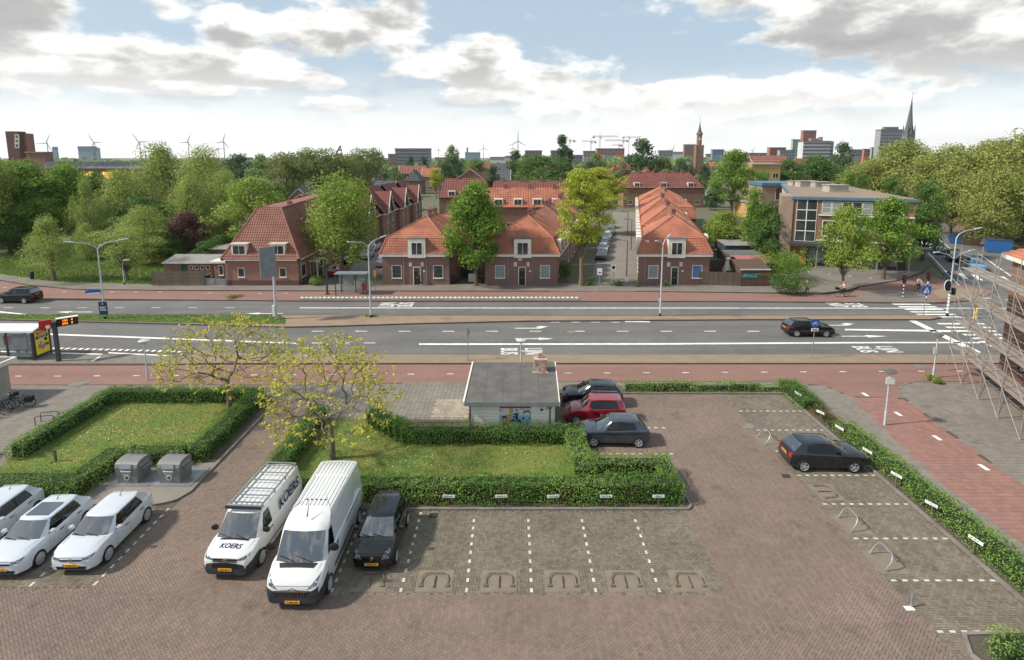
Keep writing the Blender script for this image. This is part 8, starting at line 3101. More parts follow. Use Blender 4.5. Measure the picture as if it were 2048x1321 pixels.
# yield triangle seen from the side, and zone signs
s3, h = post_sign('thin post with a triangular sign seen edge-on behind the kiosk', 936, 724, 656)
m = MB()
m.obox((0, 0, 0), (.25, .97, 0), Z, (.97, -.25, 0), (0, .5, h - .62, h - .6, 0, .02))
m.sweep([V3((-.05, -.06, h)), V3((-.05, -.06, h - .72)), V3((.22, -.06, h - .36))], V3((.02, .02, 0)))
m.build('sign_plate', 'grey_sign', s3)
for (lab, x, y, yt, w) in (('white zone sign in the planter at the side street mouth', 1226, 572, 530, .62), ('white parking notice on a grey post at the side street mouth', 1198, 598, 537, .55), ('small orange notice on a post beside the bus shelter', 751, 583, 541, .3), ('round sign seen from behind in the side street', 1183, 548, 520, .6)):
	s4, h = post_sign(lab, x, y, yt)
	m = MB()
	if 'round' in lab:
		m.lathe([(.33, 0), (.33, .03)], 20, (0, -.05, h - .3), 0, 'y')
		m.build('sign_disc', 'grey_sign', s4)
		continue
	m.box((0, -.06, h - .38), (w, .03, .76))
	sg = m.build('sign_plate', 'crane_orange' if 'orange' in lab and 'crane_orange' in MT else 'white_sign', s4)
	if 'orange' in lab:
		sg.data.materials[0] = MT['plywood']
	elif 'zone' in lab:
		m = MB()
		m.lathe([(.2, 0), (.2, .01), (.13, .01), (.13, 0)], 20, (0, -.075, h - .34), 0, 'y')
		m.build('ring', 'ink', sg)
		lettering('30', wm(s4) @ V3((0, -.085, h - .34)), (1, 0, 0), Z, .16, 'ink', sg, 'sign_lettering')
	else:
		m = MB()
		m.box((0, -.08, h - .5), (.3, .01, .12))
		m.build('print', 'ink', sg)
m = MB()
m.box((-.12, -.12, 2.2), (.34, .04, .55))
q = m.build('blue_notice', 'blue_sign', l3)
m = MB()
m.box((-.12, -.145, 1.72), (.34, .03, .4))
m.build('white_notice', 'white_sign', l3)


# traffic lights on striped posts
def striped(label, px, py, ytop, heads=1, name='traffic_light', rz=0.0):
	p = at(px, py)
	h = ztop(p.x, p.y, ytop)
	root = thing(name, label, 'traffic light', (p.x, p.y, 0), rz)
	n = 9
	hh_ = h - .9
	for k in range(n):
		m = MB()
		m.tube([(0, 0, hh_ * k / n), (0, 0, hh_ * (k + 1) / n)], .065, 10)
		m.build('post_band', 'white_sign' if k % 2 else 'ink', root)
	m = MB()
	m.box((0, 0, h - .45), (.3, .24, .9))
	hd = m.build('signal_head', 'black', root)
	for j, mt in enumerate(('tail_red', 'lamp_dark', 'lamp_dark')):
		m = MB()
		m.lathe([(.1, 0), (.1, .02)], 12, (0, -.14, h - .17 - .28 * j), 0, 'y')
		m.build('lens', mt, hd)
	return root


striped('traffic light on a striped post at the cycle crossing', 1805, 598, 551)
striped('traffic light on a striped post behind the blue pedestrian sign', 1852, 602, 543)
tl = thing('traffic_light', 'white-edged traffic light hung on the tall junction lamp', 'traffic light', (l5.location.x - .35, l5.location.y - .1, 0))
m = MB()
m.lathe([(.36, 0), (.36, .05)], 20, (0, 0, 3.2), 0, 'y')
m.v = [(x, y, 3.2 + (z - 3.2) * 1.7) for x, y, z in m.v]
bk = m.build('backing_board', 'white_sign', tl)
m = MB()
m.lathe([(.31, 0), (.31, .05)], 20, (0, -.01, 3.2), 0, 'y')
m.v = [(x, y - .004, 3.2 + (z - 3.2) * 1.75) for x, y, z in m.v]
m.build('board_face', 'black', bk)
m = MB()
m.box((0, -.08, 3.2), (.3, .16, .9))
m.build('signal_head', 'black', tl)
m = MB()
m.tube([(0, 0, 2.9), (.4, .1, 2.9)], .03, 5)
m.build('bracket', 'galv', tl)
t2 = thing('traffic_light', 'red traffic light facing sideways on the tall junction lamp', 'traffic light', (l5.location.x + .35, l5.location.y, 0))
m = MB()
m.box((0, 0, 2.6), (.26, .3, .7))
m.build('signal_head', 'black', t2)
m = MB()
m.lathe([(.09, 0), (.09, .02)], 12, (.0, -.17, 2.8), 0, 'y')
m.build('lens', 'tail_red', t2)
p = at(1950, 637)
yb_ = thing('bollard', 'yellow bollard at the tip of the median behind the scaffold', 'bollard', (p.x, p.y, 0))
m = MB()
m.lathe([(.2, 0), (.2, .1), (.17, .12), (.17, 1.0), (.12, 1.05)], 14)
m.build('body', 'yellow', yb_, 40)
m = MB()
m.lathe([(.175, .75), (.175, .9)], 14)
m.build('band', 'white_sign', yb_, 40)

# ---------------------------------------------------------------- bus shelters
p = at(68, 722, KER)
bsx, bsy = p.x, p.y
bt = thing('bus_shelter', 'glass bus shelter with white curved roof and yellow advert panel', 'bus shelter', (bsx, bsy, KER))
m = MB()
prof = [(-.1, 2.45), (.5, 2.62), (1.0, 2.66), (1.6, 2.58), (1.9, 2.45)]
m.sweep([V3((.25, y, z)) for y, z in prof] + [V3((.25, y, z - .14)) for y, z in prof[::-1]], V3((-5.6, 0, 0)))
m.build('roof', 'white_sign', bt)
for (x, y) in ((.0, .05), (.0, 1.75), (-2.0, 1.75), (-4.6, 1.75), (-2.0, .05)):
	m = MB()
	m.box((x, y, 1.2), (.12, .12, 2.45))
	m.build('post', 'steel_dark', bt)
m = MB()
m.box((0, .9, 1.25), (.16, 1.5, 2.2))
ap = m.build('advert_panel', 'steel_dark', bt)
MT['ad_yellow'] = mat('advert_yellow', S(242, 216, 40), .5)
m = MB()
m.box((.09, .9, 1.3), (.012, 1.3, 1.9))
ad = m.build('advert', 'ad_yellow', ap)
AX = V3((0, 1, 0))
m = MB()
m.obox((.098, .9, 2.05), (0, 1, 0), Z, (1, 0, 0), (-.5, .5, -.1, .12, 0, .008))
m.build('brand_panel', 'red_sign', ad)
lettering('Kruidvat', wm(bt) @ V3((.11, .9, 2.06)), AX, Z, .2, 'white_sign', ad, 'advert_lettering', .003, .9)
for k, t in enumerate(('JOUW NIEUWE', 'ZOMER START')):
	lettering(t, wm(bt) @ V3((.112, .9, 1.78 - k * .16)), AX, Z, .14, 'white_sign', ad, 'advert_lettering', .004, .9)
m = MB()
m.obox((.098, .9, 1.7), (0, 1, 0), Z, (1, 0, 0), (-.58, .58, -.1, .17, 0, .008))
m.build('advert_band', 'ink', ad)
MT['ad_pink'] = mat('advert_pink', S(226, 110, 150), .5)
MT['ad_teal'] = mat('advert_teal', S(90, 150, 160), .5)
for (y, z, r_, mt) in ((.62, 1.0, .17, 'ad_teal'), (.88, .85, .2, 'ad_pink'), (1.12, 1.02, .17, 'ad_teal'), (1.38, 1.0, .14, 'red_sign'), (1.25, 1.42, .15, 'ink'), (.75, 1.25, .13, 'ad_pink')):
	m = MB()
	m.lathe([(r_, 0), (r_, .008)], 14, (.098, y, z), 0, 'x')
	m.build('printed_shape', mt, ad)
for (x0_, x1_) in ((-1.9, -.1), (-4.5, -2.1)):
	m = MB()
	m.bb(x0_, x1_, 1.74, 1.76, .25, 2.3)
	m.build('glass_pane', 'shelter_glass', bt)
m = MB()
m.bb(-1.95, -.15, .03, .045, .3, 2.3)
m.build('glass_pane', 'shelter_glass', bt)
m = MB()
m.bb(-1.5, -.35, -.02, .02, .95, 2.2)
m.build('timetable_panel', 'grey_sign', bt)
m = MB()
m.bb(-3.0, -2.15, .9, .95, 1.0, 1.75)
m.build('notice_panel', 'brick_base' if False else 'red_sign', bt)
m = MB()
m.bb(-4.4, -.4, 1.2, 1.6, .48, .53)
st_ = m.build('bench', 'galv', bt)
for x in (-4.0, -2.4, -.8):
	m = MB()
	m.box((x, 1.4, .24), (.06, .3, .48))
	m.build('bench_leg', 'galv', st_)
p = at(118, 723, KER)
bp_ = thing('bus_stop_pole', 'black bus stop pole with red sign and orange departure display', 'bus stop', (p.x, p.y, KER))
m = MB()
m.box((0, 0, 1.6), (.24, .24, 3.2))
m.build('post', 'steel_dark', bp_)
dd = V3((.72, .69, 0))
nn = V3((.69, -.72, 0))
m = MB()
m.obox((0, 0, 2.72), dd, Z, nn, (-.95, -.16, 0, .72, -.08, .08))
rs_ = m.build('stop_flag', 'red_sign', bp_)
m = MB()
m.lathe([(.15, 0), (.15, .01)], 16, (0, 0, 0), 0, 'y')
m.v = [tuple(dd * (x - .42) + nn * (.085 - y) + Z * (2.9 + z)) for x, y, z in m.v]
m.build('bus_symbol', 'white_sign', rs_)
m = MB()
m.obox((0, 0, 2.78), dd, Z, nn, (.14, 1.5, 0, .62, -.12, .12))
ds = m.build('departure_display', 'black', bp_)
for k, t in enumerate(('165   4', '394   9')):
	lettering(t, wm(bp_) @ (dd * .82 + nn * .128 + Z * (3.22 - k * .26)), dd, Z, .24, 'orange_led', ds, 'display_lettering', .008, 1.0)
m = MB()
m.obox((0, 0, 3.4), dd, Z, nn, (.12, 1.52, 0, .05, -.2, .2))
m.build('display_roof', 'white_sign', ds)
# far shelter, seen from behind
p = at(672, 592)
fs = thing('bus_shelter', 'dark framed bus shelter seen from behind across the road', 'bus shelter', (p.x, p.y, .05))
m = MB()
m.bb(-.1, 3.7, -.1, 1.4, 2.45, 2.6)
m.build('roof', 'grey_sign', fs)
for (x, y) in ((0, 0), (3.6, 0), (.3, 1.3), (2.0, 1.3), (3.6, 1.3)):
	m = MB()
	m.box((x, y, 1.22), (.1, .1, 2.45))
	m.build('post', 'steel_dark', fs)
for (a, c) in ((.05, 1.9), (2.1, 3.55)):
	m = MB()
	m.bb(a, c, 1.29, 1.31, .2, 2.3)
	m.build('glass_pane', 'shelter_glass', fs)
m = MB()
m.bb(.6, 1.8, 1.2, 1.24, .9, 2.3)
m.build('timetable_panel', 'curtain', fs)
m = MB()
m.bb(2.1, 3.5, .9, 1.2, .45, .5)
m.build('bench', 'galv', fs)
p = at(655, 590)
fp_ = thing('bus_stop_pole', 'plain dark bus stop pole left of the far shelter', 'bus stop', (p.x, p.y, .05))
m = MB()
m.box((0, 0, 1.6), (.18, .18, 3.2))
m.build('post', 'steel_dark', fp_)
m = MB()
m.box((0, 0, .06), (.4, .4, .12))
m.build('foot', 'steel_dark', fp_)
p = at(728, 589)
rbn = thing('litter_bin', 'red litter bin beside the far bus shelter', 'bin', (p.x, p.y, .05))
m = MB()
m.lathe([(.2, .45), (.24, 1.15), (.18, 1.3)], 12)
m.build('bin_body', 'red_sign', rbn, 40)
m = MB()
m.tube([(.22, 0, 0), (.22, 0, 1.2)], .035, 6)
m.build('post', 'galv', rbn)
p = at(65, 561)
lbn = thing('litter_bin', 'dark litter bin on the grass beside the weeping birch', 'bin', (p.x, p.y, 0))
m = MB()
m.lathe([(.22, .2), (.27, 1.0), (.2, 1.12)], 12)
m.build('bin_body', 'ink', lbn, 40)
m = MB()
m.tube([(0, 0, 0), (0, 0, .3)], .04, 6)
m.build('post', 'galv', lbn)

# ---------------------------------------------------------------- underground waste containers
for k, (px_, lab) in enumerate(((258, 'grey waste container on a steel plate nearest the hedge corner'), (342, 'grey waste container on a steel plate nearest the access lane'))):
	p = at(px_, 966, .08)
	wc = thing('waste_container', lab, 'container', (p.x, p.y + .45, .075), R(-2), 'underground waste containers')
	MT.setdefault('cont_grey', mat('container_grey', S(124, 122, 122), .5, var=.3, vscale=2))
	m = MB()
	m.bb(-.95, 1.15, -.75, 1.05, 0, .02)
	m.build('floor_plate', 'galv', wc)
	m = MB()
	m.add([(-.5, -.5, .02), (.5, -.5, .02), (.5, .5, .02), (-.5, .5, .02), (-.56, -.56, .85), (.56, -.56, .85), (.56, .5, .85), (-.56, .5, .85)], [(3, 2, 1, 0), (0, 1, 5, 4), (1, 2, 6, 5), (2, 3, 7, 6), (3, 0, 4, 7)])
	pr_ = [(-.56, .85), (-.50, 1.0), (-.36, 1.10), (0, 1.14), (.36, 1.10), (.5, 1.02), (.5, .85)]
	m.sweep([V3((-.56, y, z)) for y, z in pr_], V3((1.12, 0, 0)))
	m.build('housing', 'cont_grey', wc, 30)
	m = MB()
	m.sweep([V3((-.3, -.585, .80)), V3((.3, -.585, .80)), V3((.3, -.52, 1.03)), V3((-.3, -.52, 1.03))], V3((0, -.02, .01)))
	m.build('drum_flap', 'galv', wc)
	m = MB()
	m.box((0, -.57, .67), (.5, .03, .06))
	m.build('pull_bar', 'white_sign', wc)
	m = MB()
	m.sweep([V3((.575, -.3, .78)), V3((.575, .3, .78)), V3((.50, .3, 1.02)), V3((.50, -.3, 1.02))], V3((.02, 0, .01)))
	m.build('side_flap', 'galv', wc)
	m = MB()
	m.box((.66, 0, .70), (.22, .62, .04))
	m.build('side_shelf', 'cont_grey', wc)
	m = MB()
	m.lathe([(.14, 0), (.14, .012)], 20, (0, -.545, .33), 0, 'y')
	lg = m.build('pictogram', 'white_sign', wc)
	m = MB()
	m.lathe([(.10, 0), (.10, .012), (.075, .012), (.075, 0)], 16, (0, -.56, .33), 0, 'y')
	m.tube([(-.05, -.565, .28), (.05, -.565, .39)], .015, 4)
	m.build('pictogram_symbol', 'cont_grey', lg)
	lettering('restafval', wm(wc) @ V3((0, -.553, .53)), wm(wc).to_3x3() @ V3((1, 0, 0)), Z, .12, 'white_sign', wc, 'lettering', .002)
	for x in (-.3, 0, .3):
		m = MB()
		m.tube([(x, .25, 1.1), (x, .25, 1.18)], .02, 6)
		ring_ = [(x + .07 * math.cos(t * math.pi / 6), .25, 1.25 + .07 * math.sin(t * math.pi / 6)) for t in range(13)]
		m.tube(ring_, .014, 5, cap=False)
		m.build('lifting_eye', 'galv', wc)

# ---------------------------------------------------------------- parking hoops, number signs, bicycle stand
MT['hoop_old'] = mat('weathered_hoop', S(128, 120, 108), .7, metal=.2, var=.8, vscale=5, col2=S(96, 82, 66))


def hoop(label, x, y, rz, up, group):
	root = thing('parking_hoop', label, 'parking hoop', (x, y, .014), rz, group)
	m = MB()
	a = R(62) if up else R(3)
	pts = []
	w_, d_ = .5, .62
	for (u, v) in ((-w_, 0), (-w_, d_ * .6), (-w_ * .8, d_ * .92), (-w_ * .55, d_), (w_ * .55, d_), (w_ * .8, d_ * .92), (w_, d_ * .6), (w_, 0)):
		pts.append((u, v * math.cos(a), .05 + v * math.sin(a)))
	m.tube(pts, .03 if up else .022, 8)
	m.build('hoop', 'galv' if up else 'hoop_old', root, 40)
	m = MB()
	if up:
		m.tube([(0, d_ * math.cos(a), .05 + d_ * math.sin(a)), (0, .75, .04)], .025, 6)
	else:
		m.tube([(0, -.1, .05), (0, .52, .05)], .025, 6)
	m.build('strut', 'galv' if up else 'hoop_old', root, 40)
	m = MB()
	m.bb(-.68, .68, -.28, .85, -.03, .004)
	m.build('concrete_slab', 'slab', root)
	for s in (-1, 1):
		m = MB()
		m.box((s * .5, 0, .03), (.14, .12, .06))
		m.build('hinge', 'galv' if up else 'hoop_old', root)


for k, (x, lab) in enumerate(((-2.95, 'first'), (-.5, 'second'), (1.92, 'third'), (4.3, 'fourth'), (6.75, 'fifth'))):
	hoop('folded parking hoop on a concrete slab, %s from the small black hatchback' % lab, x, 19.45, 0, False, 'folded parking hoops in the front bays')
hoop('folded parking hoop hidden under the small black hatchback', -5.4, 19.45, 0, False, 'folded parking hoops in the front bays')
for k, (x, y, up, lab) in enumerate(((1524, 882, True, 'raised parking hoop behind the dark hatchback in the right bays'), (1690, 1050, True, 'raised parking hoop second in the right bays'), (1756, 1125, True, 'raised parking hoop nearest the camera in the right bays'), (1640, 985, False, 'folded parking hoop between the raised ones in the right bays'))):
	p = at(x, y)
	hoop(lab, p.x, p.y, R(-90), up, 'parking hoops in the right-hand bays')
p = at(1822, 1216)
bs_ = thing('hoop_stump', 'broken hoop stump with a white plate in the last right bay', 'stump', (p.x, p.y, .012))
m = MB()
m.tube([(0, 0, 0), (.03, .05, .5)], .035, 8)
m.build('tube', 'galv', bs_)
m = MB()
m.box((-.1, -.06, .015), (.3, .2, .03))
m.build('plate', 'white_sign', bs_)


def number_sign(label, x, y, z, txt, rz=0.0, group=None, tilt=0.0):
	root = thing('number_sign', label, 'sign', (x, y, 0), rz, group)
	m = MB()
	m.box((0, .03, z / 2), (.05, .03, z))
	m.build('post', 'wood', root)
	m = MB()
	m.box((0, 0, z), (.56, .02, .13))
	pl = m.build('plate', 'white_sign', root)
	pl.rotation_euler[1] = tilt
	lettering(txt, wm(root) @ V3((0, -.013, z - .002)), wm(root).to_3x3() @ V3((1, 0, 0)), Z, .11, 'ink', pl, 'sign_lettering', .002)


for (px_, txt) in ((784, 'R-PV-77'), (897, 'J-EVV-43'), (1003, 'HB-PS-12'), (1107, '4-STF-60'), (1212, 'KE-TV-4L'), (1316, 'PRIVE')):
	p = at(px_, 990, .62)
	number_sign('white bay sign reading %s on the front hedge' % txt, p.x, 24.32, .62, txt, 0, 'number signs along the front hedge', random.uniform(-.05, .05))
for (px_, py_, txt) in ((1608, 788, 'PRIVE'), (1648, 826, 'N-38-B'), (1694, 856, 'X-KR-91'), (1749, 902, 'TL-55-G'), (1816, 951, '3-HDD-7'), (1892, 1010, 'G-74-VX'), (1984, 1080, 'ZP-20-K')):
	p = at(px_, py_, .7)
	number_sign('white bay sign reading %s in the boundary hedge' % txt, 18.72, p.y, .72, txt, R(-90 + 18), 'number signs along the boundary hedge', random.uniform(-.08, .08))
p = at(90, 852)
bk = thing('bicycle_stand', 'low metal bicycle stand beside the lawn hedge', 'bicycle stand', (p.x, p.y, .05), R(10))
for k, s in enumerate((0, .55)):
	m = MB()
	m.tube([(-.5, s, 0), (-.5, s, .5), (-.42, s, .58), (.42, s, .58), (.5, s, .5), (.5, s, 0)], .025, 6)
	m.build('hoop', 'steel_dark', bk, 40)
p = at(112, 925)
wp = thing('wooden_post', 'short weathered wooden post on the lawn edge', 'post', (p.x, p.y, .04))
m = MB()
m.box((0, 0, .3), (.1, .1, .6))
m.build('shaft', 'wood', wp)
m = MB()
m.box((0, 0, .63), (.13, .13, .05))
m.build('cap', 'wood', wp)
# drain and manhole covers set in the paving
for (x, y, r_, par, z_) in ((158, 769, .62, cp, .053), (1844, 735, .55, cp, .053), (1143, 665, .5, road, .006), (1496, 853, .4, lot, .02)):
	p = at(x, y)
	m = MB()
	m.poly([(p.x + r_ * math.cos(t * .3), p.y + r_ * math.sin(t * .3), z_ + .003) for t in range(21)])
	m.tube([(p.x + r_ * .88 * math.cos(t * .3), p.y + r_ * .88 * math.sin(t * .3), z_ + .003) for t in range(22)], .02, 4)
	m.build('manhole_cover', 'kerb', par)
for (x, y, z_) in ((867, 1032, .02), (1572, 953, .02)):
	p = at(x, y)
	for k in range(5):
		m = MB()
		m.box((p.x + (k - 2) * .08, p.y, z_), (.05, .34, .008))
		m.build('drain_slot', 'ink', lot)


# ---------------------------------------------------------------- bicycles and people
def bicycle(root, tag_='black', basket=True, frame='ink'):
	"""x forward; parts go under root"""
	r_ = .34
	for x in (-.53, .53):
		m = MB()
		ring_ = [(x + r_ * math.cos(t * math.pi / 12), 0, r_ + r_ * math.sin(t * math.pi / 12)) for t in range(25)]
		m.tube(ring_, .022, 6, cap=False)
		w_ = m.build('wheel', 'rubber', root, 50)
		m = MB()
		for k in range(9):
			t = k * math.pi / 9
			m.tube([(x + r_ * math.cos(t), 0, r_ + r_ * math.sin(t)), (x - r_ * math.cos(t), 0, r_ - r_ * math.sin(t))], .003, 3)
		m.build('spokes', 'galv', w_)
	m = MB()
	bb_, st_, hd_ = (-.08, 0, .30), (-.25, 0, .82), (.36, 0, .86)
	m.tube([bb_, (-.53, 0, .34)], .014, 5)
	m.tube([bb_, st_], .018, 6)
	m.tube([bb_, hd_], .02, 6)
	m.tube([(-.2, 0, .66), (.38, 0, .78)], .018, 6)
	m.tube([st_, (-.53, 0, .34)], .012, 5)
	m.tube([(.34, 0, .98), (.53, 0, .34)], .02, 6)
	m.build('frame', frame, root, 40)
	m = MB()
	m.tube([(.34, 0, .98), (.32, 0, 1.06), (.30, .12, 1.10), (.18, .28, 1.08)], .013, 6)
	m.tube([(.32, 0, 1.06), (.30, -.12, 1.10), (.18, -.28, 1.08)], .013, 6)
	m.build('handlebar', 'galv', root, 40)
	m = MB()
	m.add([(-.42, -.09, .92), (-.42, .09, .92), (-.2, .05, .93), (-.1, 0, .92), (-.2, -.05, .93), (-.38, 0, .86)], [(0, 4, 3, 2, 1), (0, 1, 5), (1, 2, 5), (2, 3, 5), (3, 4, 5), (4, 0, 5)])
	m.build('saddle', 'black', root, 60)
	m = MB()
	m.box((-.56, 0, .74), (.42, .13, .015))
	m.tube([(-.72, 0, .73), (-.53, 0, .34)], .008, 4)
	m.build('carrier', frame, root)
	if basket:
		m = MB()
		m.box((.62, 0, .98), (.32, .38, .24))
		m.build('crate', 'black', root)
	m = MB()
	m.tube([(-.08, -.09, .30), (-.08, .09, .30)], .02, 5)
	m.box((-.02, .12, .16), (.1, .08, .025))
	m.box((-.14, -.12, .44), (.1, .08, .025))
	m.build('pedals', 'black', root)


for k, (x, y, rz, lab) in enumerate(((10, 826, 70, 'black bicycle with a crate at the left edge of the tiled square'), (40, 818, 200, 'black bicycle with saddle bags beside the pale building'), (-8, 836, 60, 'bicycle half outside the left edge beside the crate bicycle'))):
	p = at(x, y)
	bi = thing('bicycle', lab, 'bicycle', (p.x, p.y, .05), R(rz), 'bicycles beside the pale building')
	bicycle(bi, basket=(k == 0))
	if k == 1:
		for s in (-1, 1):
			m = MB()
			m.box((-.55, s * .15, .55), (.42, .12, .34))
			m.build('saddle_bag', 'black', bi)

MT['skin'] = mat('skin', S(206, 160, 136), .55)
MT['hair'] = mat('hair_dark', S(52, 40, 34), .6)
MT['hair_fair'] = mat('hair_fair', S(168, 132, 92), .6)
for nm, c in (('cl_black', (34, 34, 38)), ('cl_pink', (222, 180, 164)), ('cl_white', (216, 212, 206)), ('cl_blue', (52, 96, 160)), ('cl_tan', (158, 140, 120)), ('cl_red', (170, 40, 40)), ('cl_jean', (58, 70, 96)), ('shoe_white', (220, 220, 218))):
	MT[nm] = mat(nm, S(*c), .8)


def person(label, loc, rz, J, top, legs, hair='hair', shoe='shoe_white', group=None, z0=0.0):
	"""one continuous skinned figure over the joints J (x forward, z up); clothing colour by body region, hair as a child"""
	root = thing('person', label, 'person', loc, rz, group)
	names = list(J)
	rad = dict(pelvis=.13, waist=.115, chest=.145, neck=.055, head=.085, crown=.07, chin=.07, shL=.07, shR=.07, elL=.045, elR=.045, wrL=.032, wrR=.032, hdL=.036, hdR=.036, fgL=.02, fgR=.02, thL=.02, thR=.02, hipL=.095, hipR=.095, knL=.062, knR=.062, anL=.042, anR=.042, toL=.036, toR=.036)
	edges = [('pelvis', 'waist'), ('waist', 'chest'), ('chest', 'neck'), ('neck', 'head'), ('head', 'crown')]
	for s in 'LR':
		edges += [('chest', 'sh' + s), ('sh' + s, 'el' + s), ('el' + s, 'wr' + s), ('wr' + s, 'hd' + s), ('hd' + s, 'fg' + s), ('pelvis', 'hip' + s), ('hip' + s, 'kn' + s), ('kn' + s, 'an' + s), ('an' + s, 'to' + s)]
	for s in 'LR':
		w_, e_ = V3(J['wr' + s]), V3(J['el' + s])
		d = (w_ - e_).normalized()
		J['hd' + s] = w_ + d * .08
		J['fg' + s] = w_ + d * .16 + V3((.01, 0, -.02))
	names = list(J)
	me = bpy.data.meshes.new('body')
	me.from_pydata([tuple(J[k]) for k in names], [(names.index(a), names.index(c)) for a, c in edges], [])
	o = link('body', me, root)
	md = o.modifiers.new('skin', 'SKIN')
	lay = me.skin_vertices[0].data
	for k, nme in enumerate(names):
		lay[k].radius = (rad[nme] * (.85 if nme in ('pelvis', 'chest', 'waist') else 1), rad[nme])
		lay[k].use_root = nme == 'pelvis'
	sb = o.modifiers.new('sub', 'SUBSURF')
	sb.levels = sb.render_levels = 1
	m2 = evaluated(o)
	o.modifiers.clear()
	o.data = m2
	m2.materials.clear()
	for q in (top, legs, 'skin', shoe):
		m2.materials.append(MT[q])
	# colour every face by its nearest bone
	seg = [(V3(J[a]), V3(J[c]), 2 if {'head', 'crown'} & {a, c} or a[:2] in ('wr', 'hd') else 3 if a[:2] == 'an' else 1 if a[:3] == 'hip' or a[:2] == 'kn' or c[:3] == 'hip' else 0) for a, c in edges]
	for f in m2.polygons:
		c0 = f.center
		best = min(seg, key=lambda s: ((c0 - (s[0] + (s[1] - s[0]) * max(0, min(1, (c0 - s[0]).dot(s[1] - s[0]) / max(1e-6, (s[1] - s[0]).length_squared))))).length))
		f.material_index = best[2]
		f.use_smooth = True
	h = V3(J['crown'])
	m = MB()
	m.lathe([(.02, -.12), (.09, -.08), (.105, .0), (.085, .07), (.02, .105)], 10, (h.x - .025, h.y, h.z - .01))
	m.build('hair', hair, root, 60)
	# nose gives the head its direction
	m = MB()
	hd = V3(J['head'])
	m.add([hd + V3((.085, -.015, .0)), hd + V3((.085, .015, .0)), hd + V3((.085, 0, .05)), hd + V3((.115, 0, .0))], [(0, 1, 3), (1, 2, 3), (2, 0, 3), (0, 2, 1)])
	m.build('nose', 'skin', root)
	return root


def walk(s=1.0, st=.28):
	return {k: V3(v) * s for k, v in dict(pelvis=(0, 0, .95), waist=(0, 0, 1.12), chest=(.01, 0, 1.34), neck=(.02, 0, 1.49), head=(.04, 0, 1.60), crown=(.03, 0, 1.68), shL=(.0, .17, 1.40), shR=(.0, -.17, 1.40), elL=(-.10, .22, 1.13), elR=(.08, -.22, 1.13), wrL=(.02, .21, .92), wrR=(.24, -.19, .98), hipL=(0, .09, .90), hipR=(0, -.09, .90), knL=(st * .55, .09, .50), knR=(-st * .3, -.09, .50), anL=(st, .09, .09), anR=(-st * 1.1, -.09, .13), toL=(st + .16, .09, .05), toR=(-st * 1.1 + .15, -.09, .04)).items()}


def ride():
	return {k: V3(v) for k, v in dict(pelvis=(-.26, 0, 1.0), waist=(-.2, 0, 1.17), chest=(-.1, 0, 1.38), neck=(-.04, 0, 1.53), head=(.0, 0, 1.64), crown=(-.02, 0, 1.72), shL=(-.08, .17, 1.44), shR=(-.08, -.17, 1.44), elL=(.03, .24, 1.22), elR=(.03, -.24, 1.22), wrL=(.18, .27, 1.11), wrR=(.18, -.27, 1.11), hipL=(-.24, .09, .95), hipR=(-.24, -.09, .95), knL=(.16, .11, .66), knR=(.14, -.11, .86), anL=(-.04, .12, .26), anR=(-.16, -.12, .54), toL=(.09, .12, .20), toR=(-.02, -.12, .50)).items()}


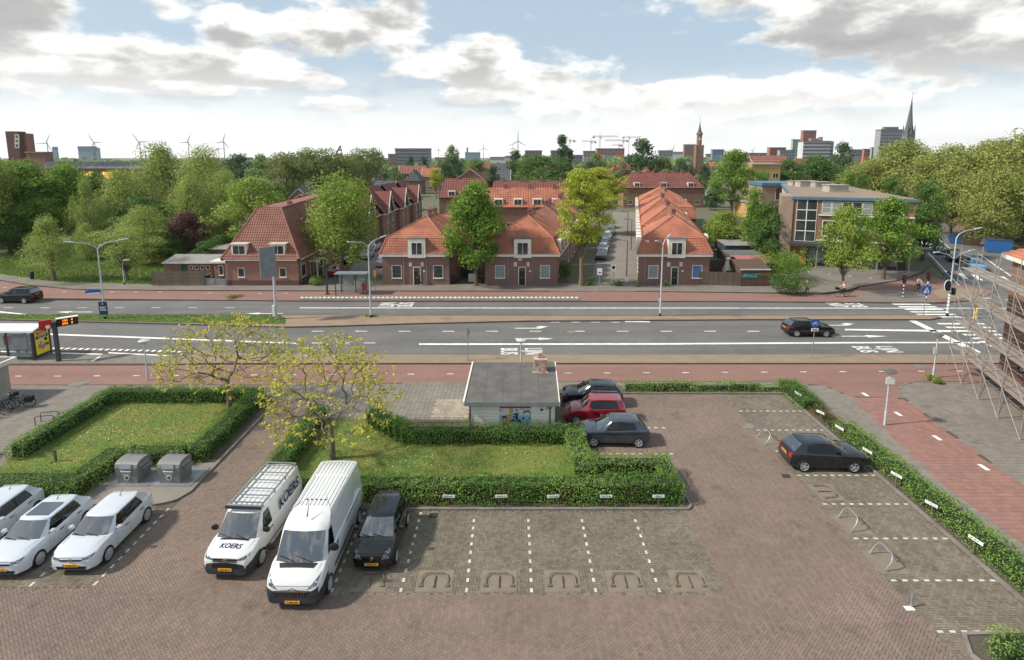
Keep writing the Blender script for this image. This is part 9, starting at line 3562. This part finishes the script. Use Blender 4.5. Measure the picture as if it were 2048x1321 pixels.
p = at(838, 573)
person('person in black walking past the dark front door', (p.x, p.y, .1), R(10), walk(), 'cl_black', 'cl_black')
p = at(1613, 587)
person('person in a tan top walking beside the dark shrub', (p.x, p.y, .1), R(185), walk(), 'cl_tan', 'cl_black')
p = at(1808, 533)
person('person in black standing under the shop canopy', (p.x, p.y, .1), R(-60), walk(1, .06), 'cl_black', 'cl_black')
p = at(1838, 497)
person('person in red standing beside the white waiting car', (p.x - 1.5, p.y, .02), R(-60), walk(1, .05), 'cl_red', 'cl_black')
for (x, y, rz, top, hair, lab, blab) in ((1684, 595, 180, 'cl_pink', 'hair_fair', 'cyclist in a pale pink top riding left below the street tree', 'black bicycle ridden below the street tree'),
										 (1836, 585, -100, 'cl_white', 'hair', 'cyclist in a white jacket riding towards the crossing', 'black bicycle ridden towards the crossing'),
										 (1899, 562, -70, 'cl_blue', 'hair', 'cyclist in blue waiting beside the junction lamp', 'bicycle of the waiting cyclist beside the junction lamp')):
	p = at(x, y)
	bi = thing('bicycle', blab, 'bicycle', (p.x, p.y, .07), R(rz))
	bicycle(bi, basket=(top == 'cl_pink'))
	person(lab, (p.x, p.y, .07), R(rz), ride(), top, 'cl_black', hair)
# construction fence panels before the shops
u_ = (B - A).normalized() if False else V3((.925, -.38, 0))
for k in range(4):
	p = at(1640 + k * 42, 548 + k * 4.2)
	r_ = thing('site_fence', 'wire site fence panel before the shops, %s from the boarded panel' % ('first', 'second', 'third', 'fourth')[k], 'fence', (p.x, p.y, .1), math.atan2(u_.y, u_.x), 'site fence panels before the shops')
	m = MB()
	for (a, c) in (((-1.4, 0, .1), (-1.4, 0, 2.0)), ((1.4, 0, .1), (1.4, 0, 2.0)), ((-1.4, 0, 2.0), (1.4, 0, 2.0)), ((-1.4, 0, .15), (1.4, 0, .15))):
		m.tube([a, c], .02, 5)
	m.build('frame', 'galv', r_)
	m = MB()
	for j in range(14):
		m.tube([(-1.3 + j * .2, 0, .15), (-1.3 + j * .2, 0, 2.0)], .004, 3)
	m.build('mesh_wires', 'galv', r_)
	m = MB()
	m.box((-1.4, 0, .05), (.25, .6, .1))
	m.build('foot_block', 'concrete', r_)

bpy.data.scenes.remove(TMP)
# ---------------------------------------------------------------- the air: far things fade a little
m = MB()
m.bb(-6500, 6500, -15, 6200, -1.2, 210)
hz_ = m.build('haze', 'white')
tag(hz_, 'thin pale haze over the far city', 'haze', kind='stuff')
hm = bpy.data.materials.new('air')
hm.use_nodes = True
b = NB(hm.node_tree)
pv = b.n('ShaderNodeVolumePrincipled')
pv.inputs['Color'].default_value = (.93, .95, 1.0, 1)
pv.inputs['Density'].default_value = .00007
pv.inputs['Anisotropy'].default_value = .3
b.t.links.new(pv.outputs[0], b.n('ShaderNodeOutputMaterial').inputs['Volume'])
hz_.data.materials[0] = hm
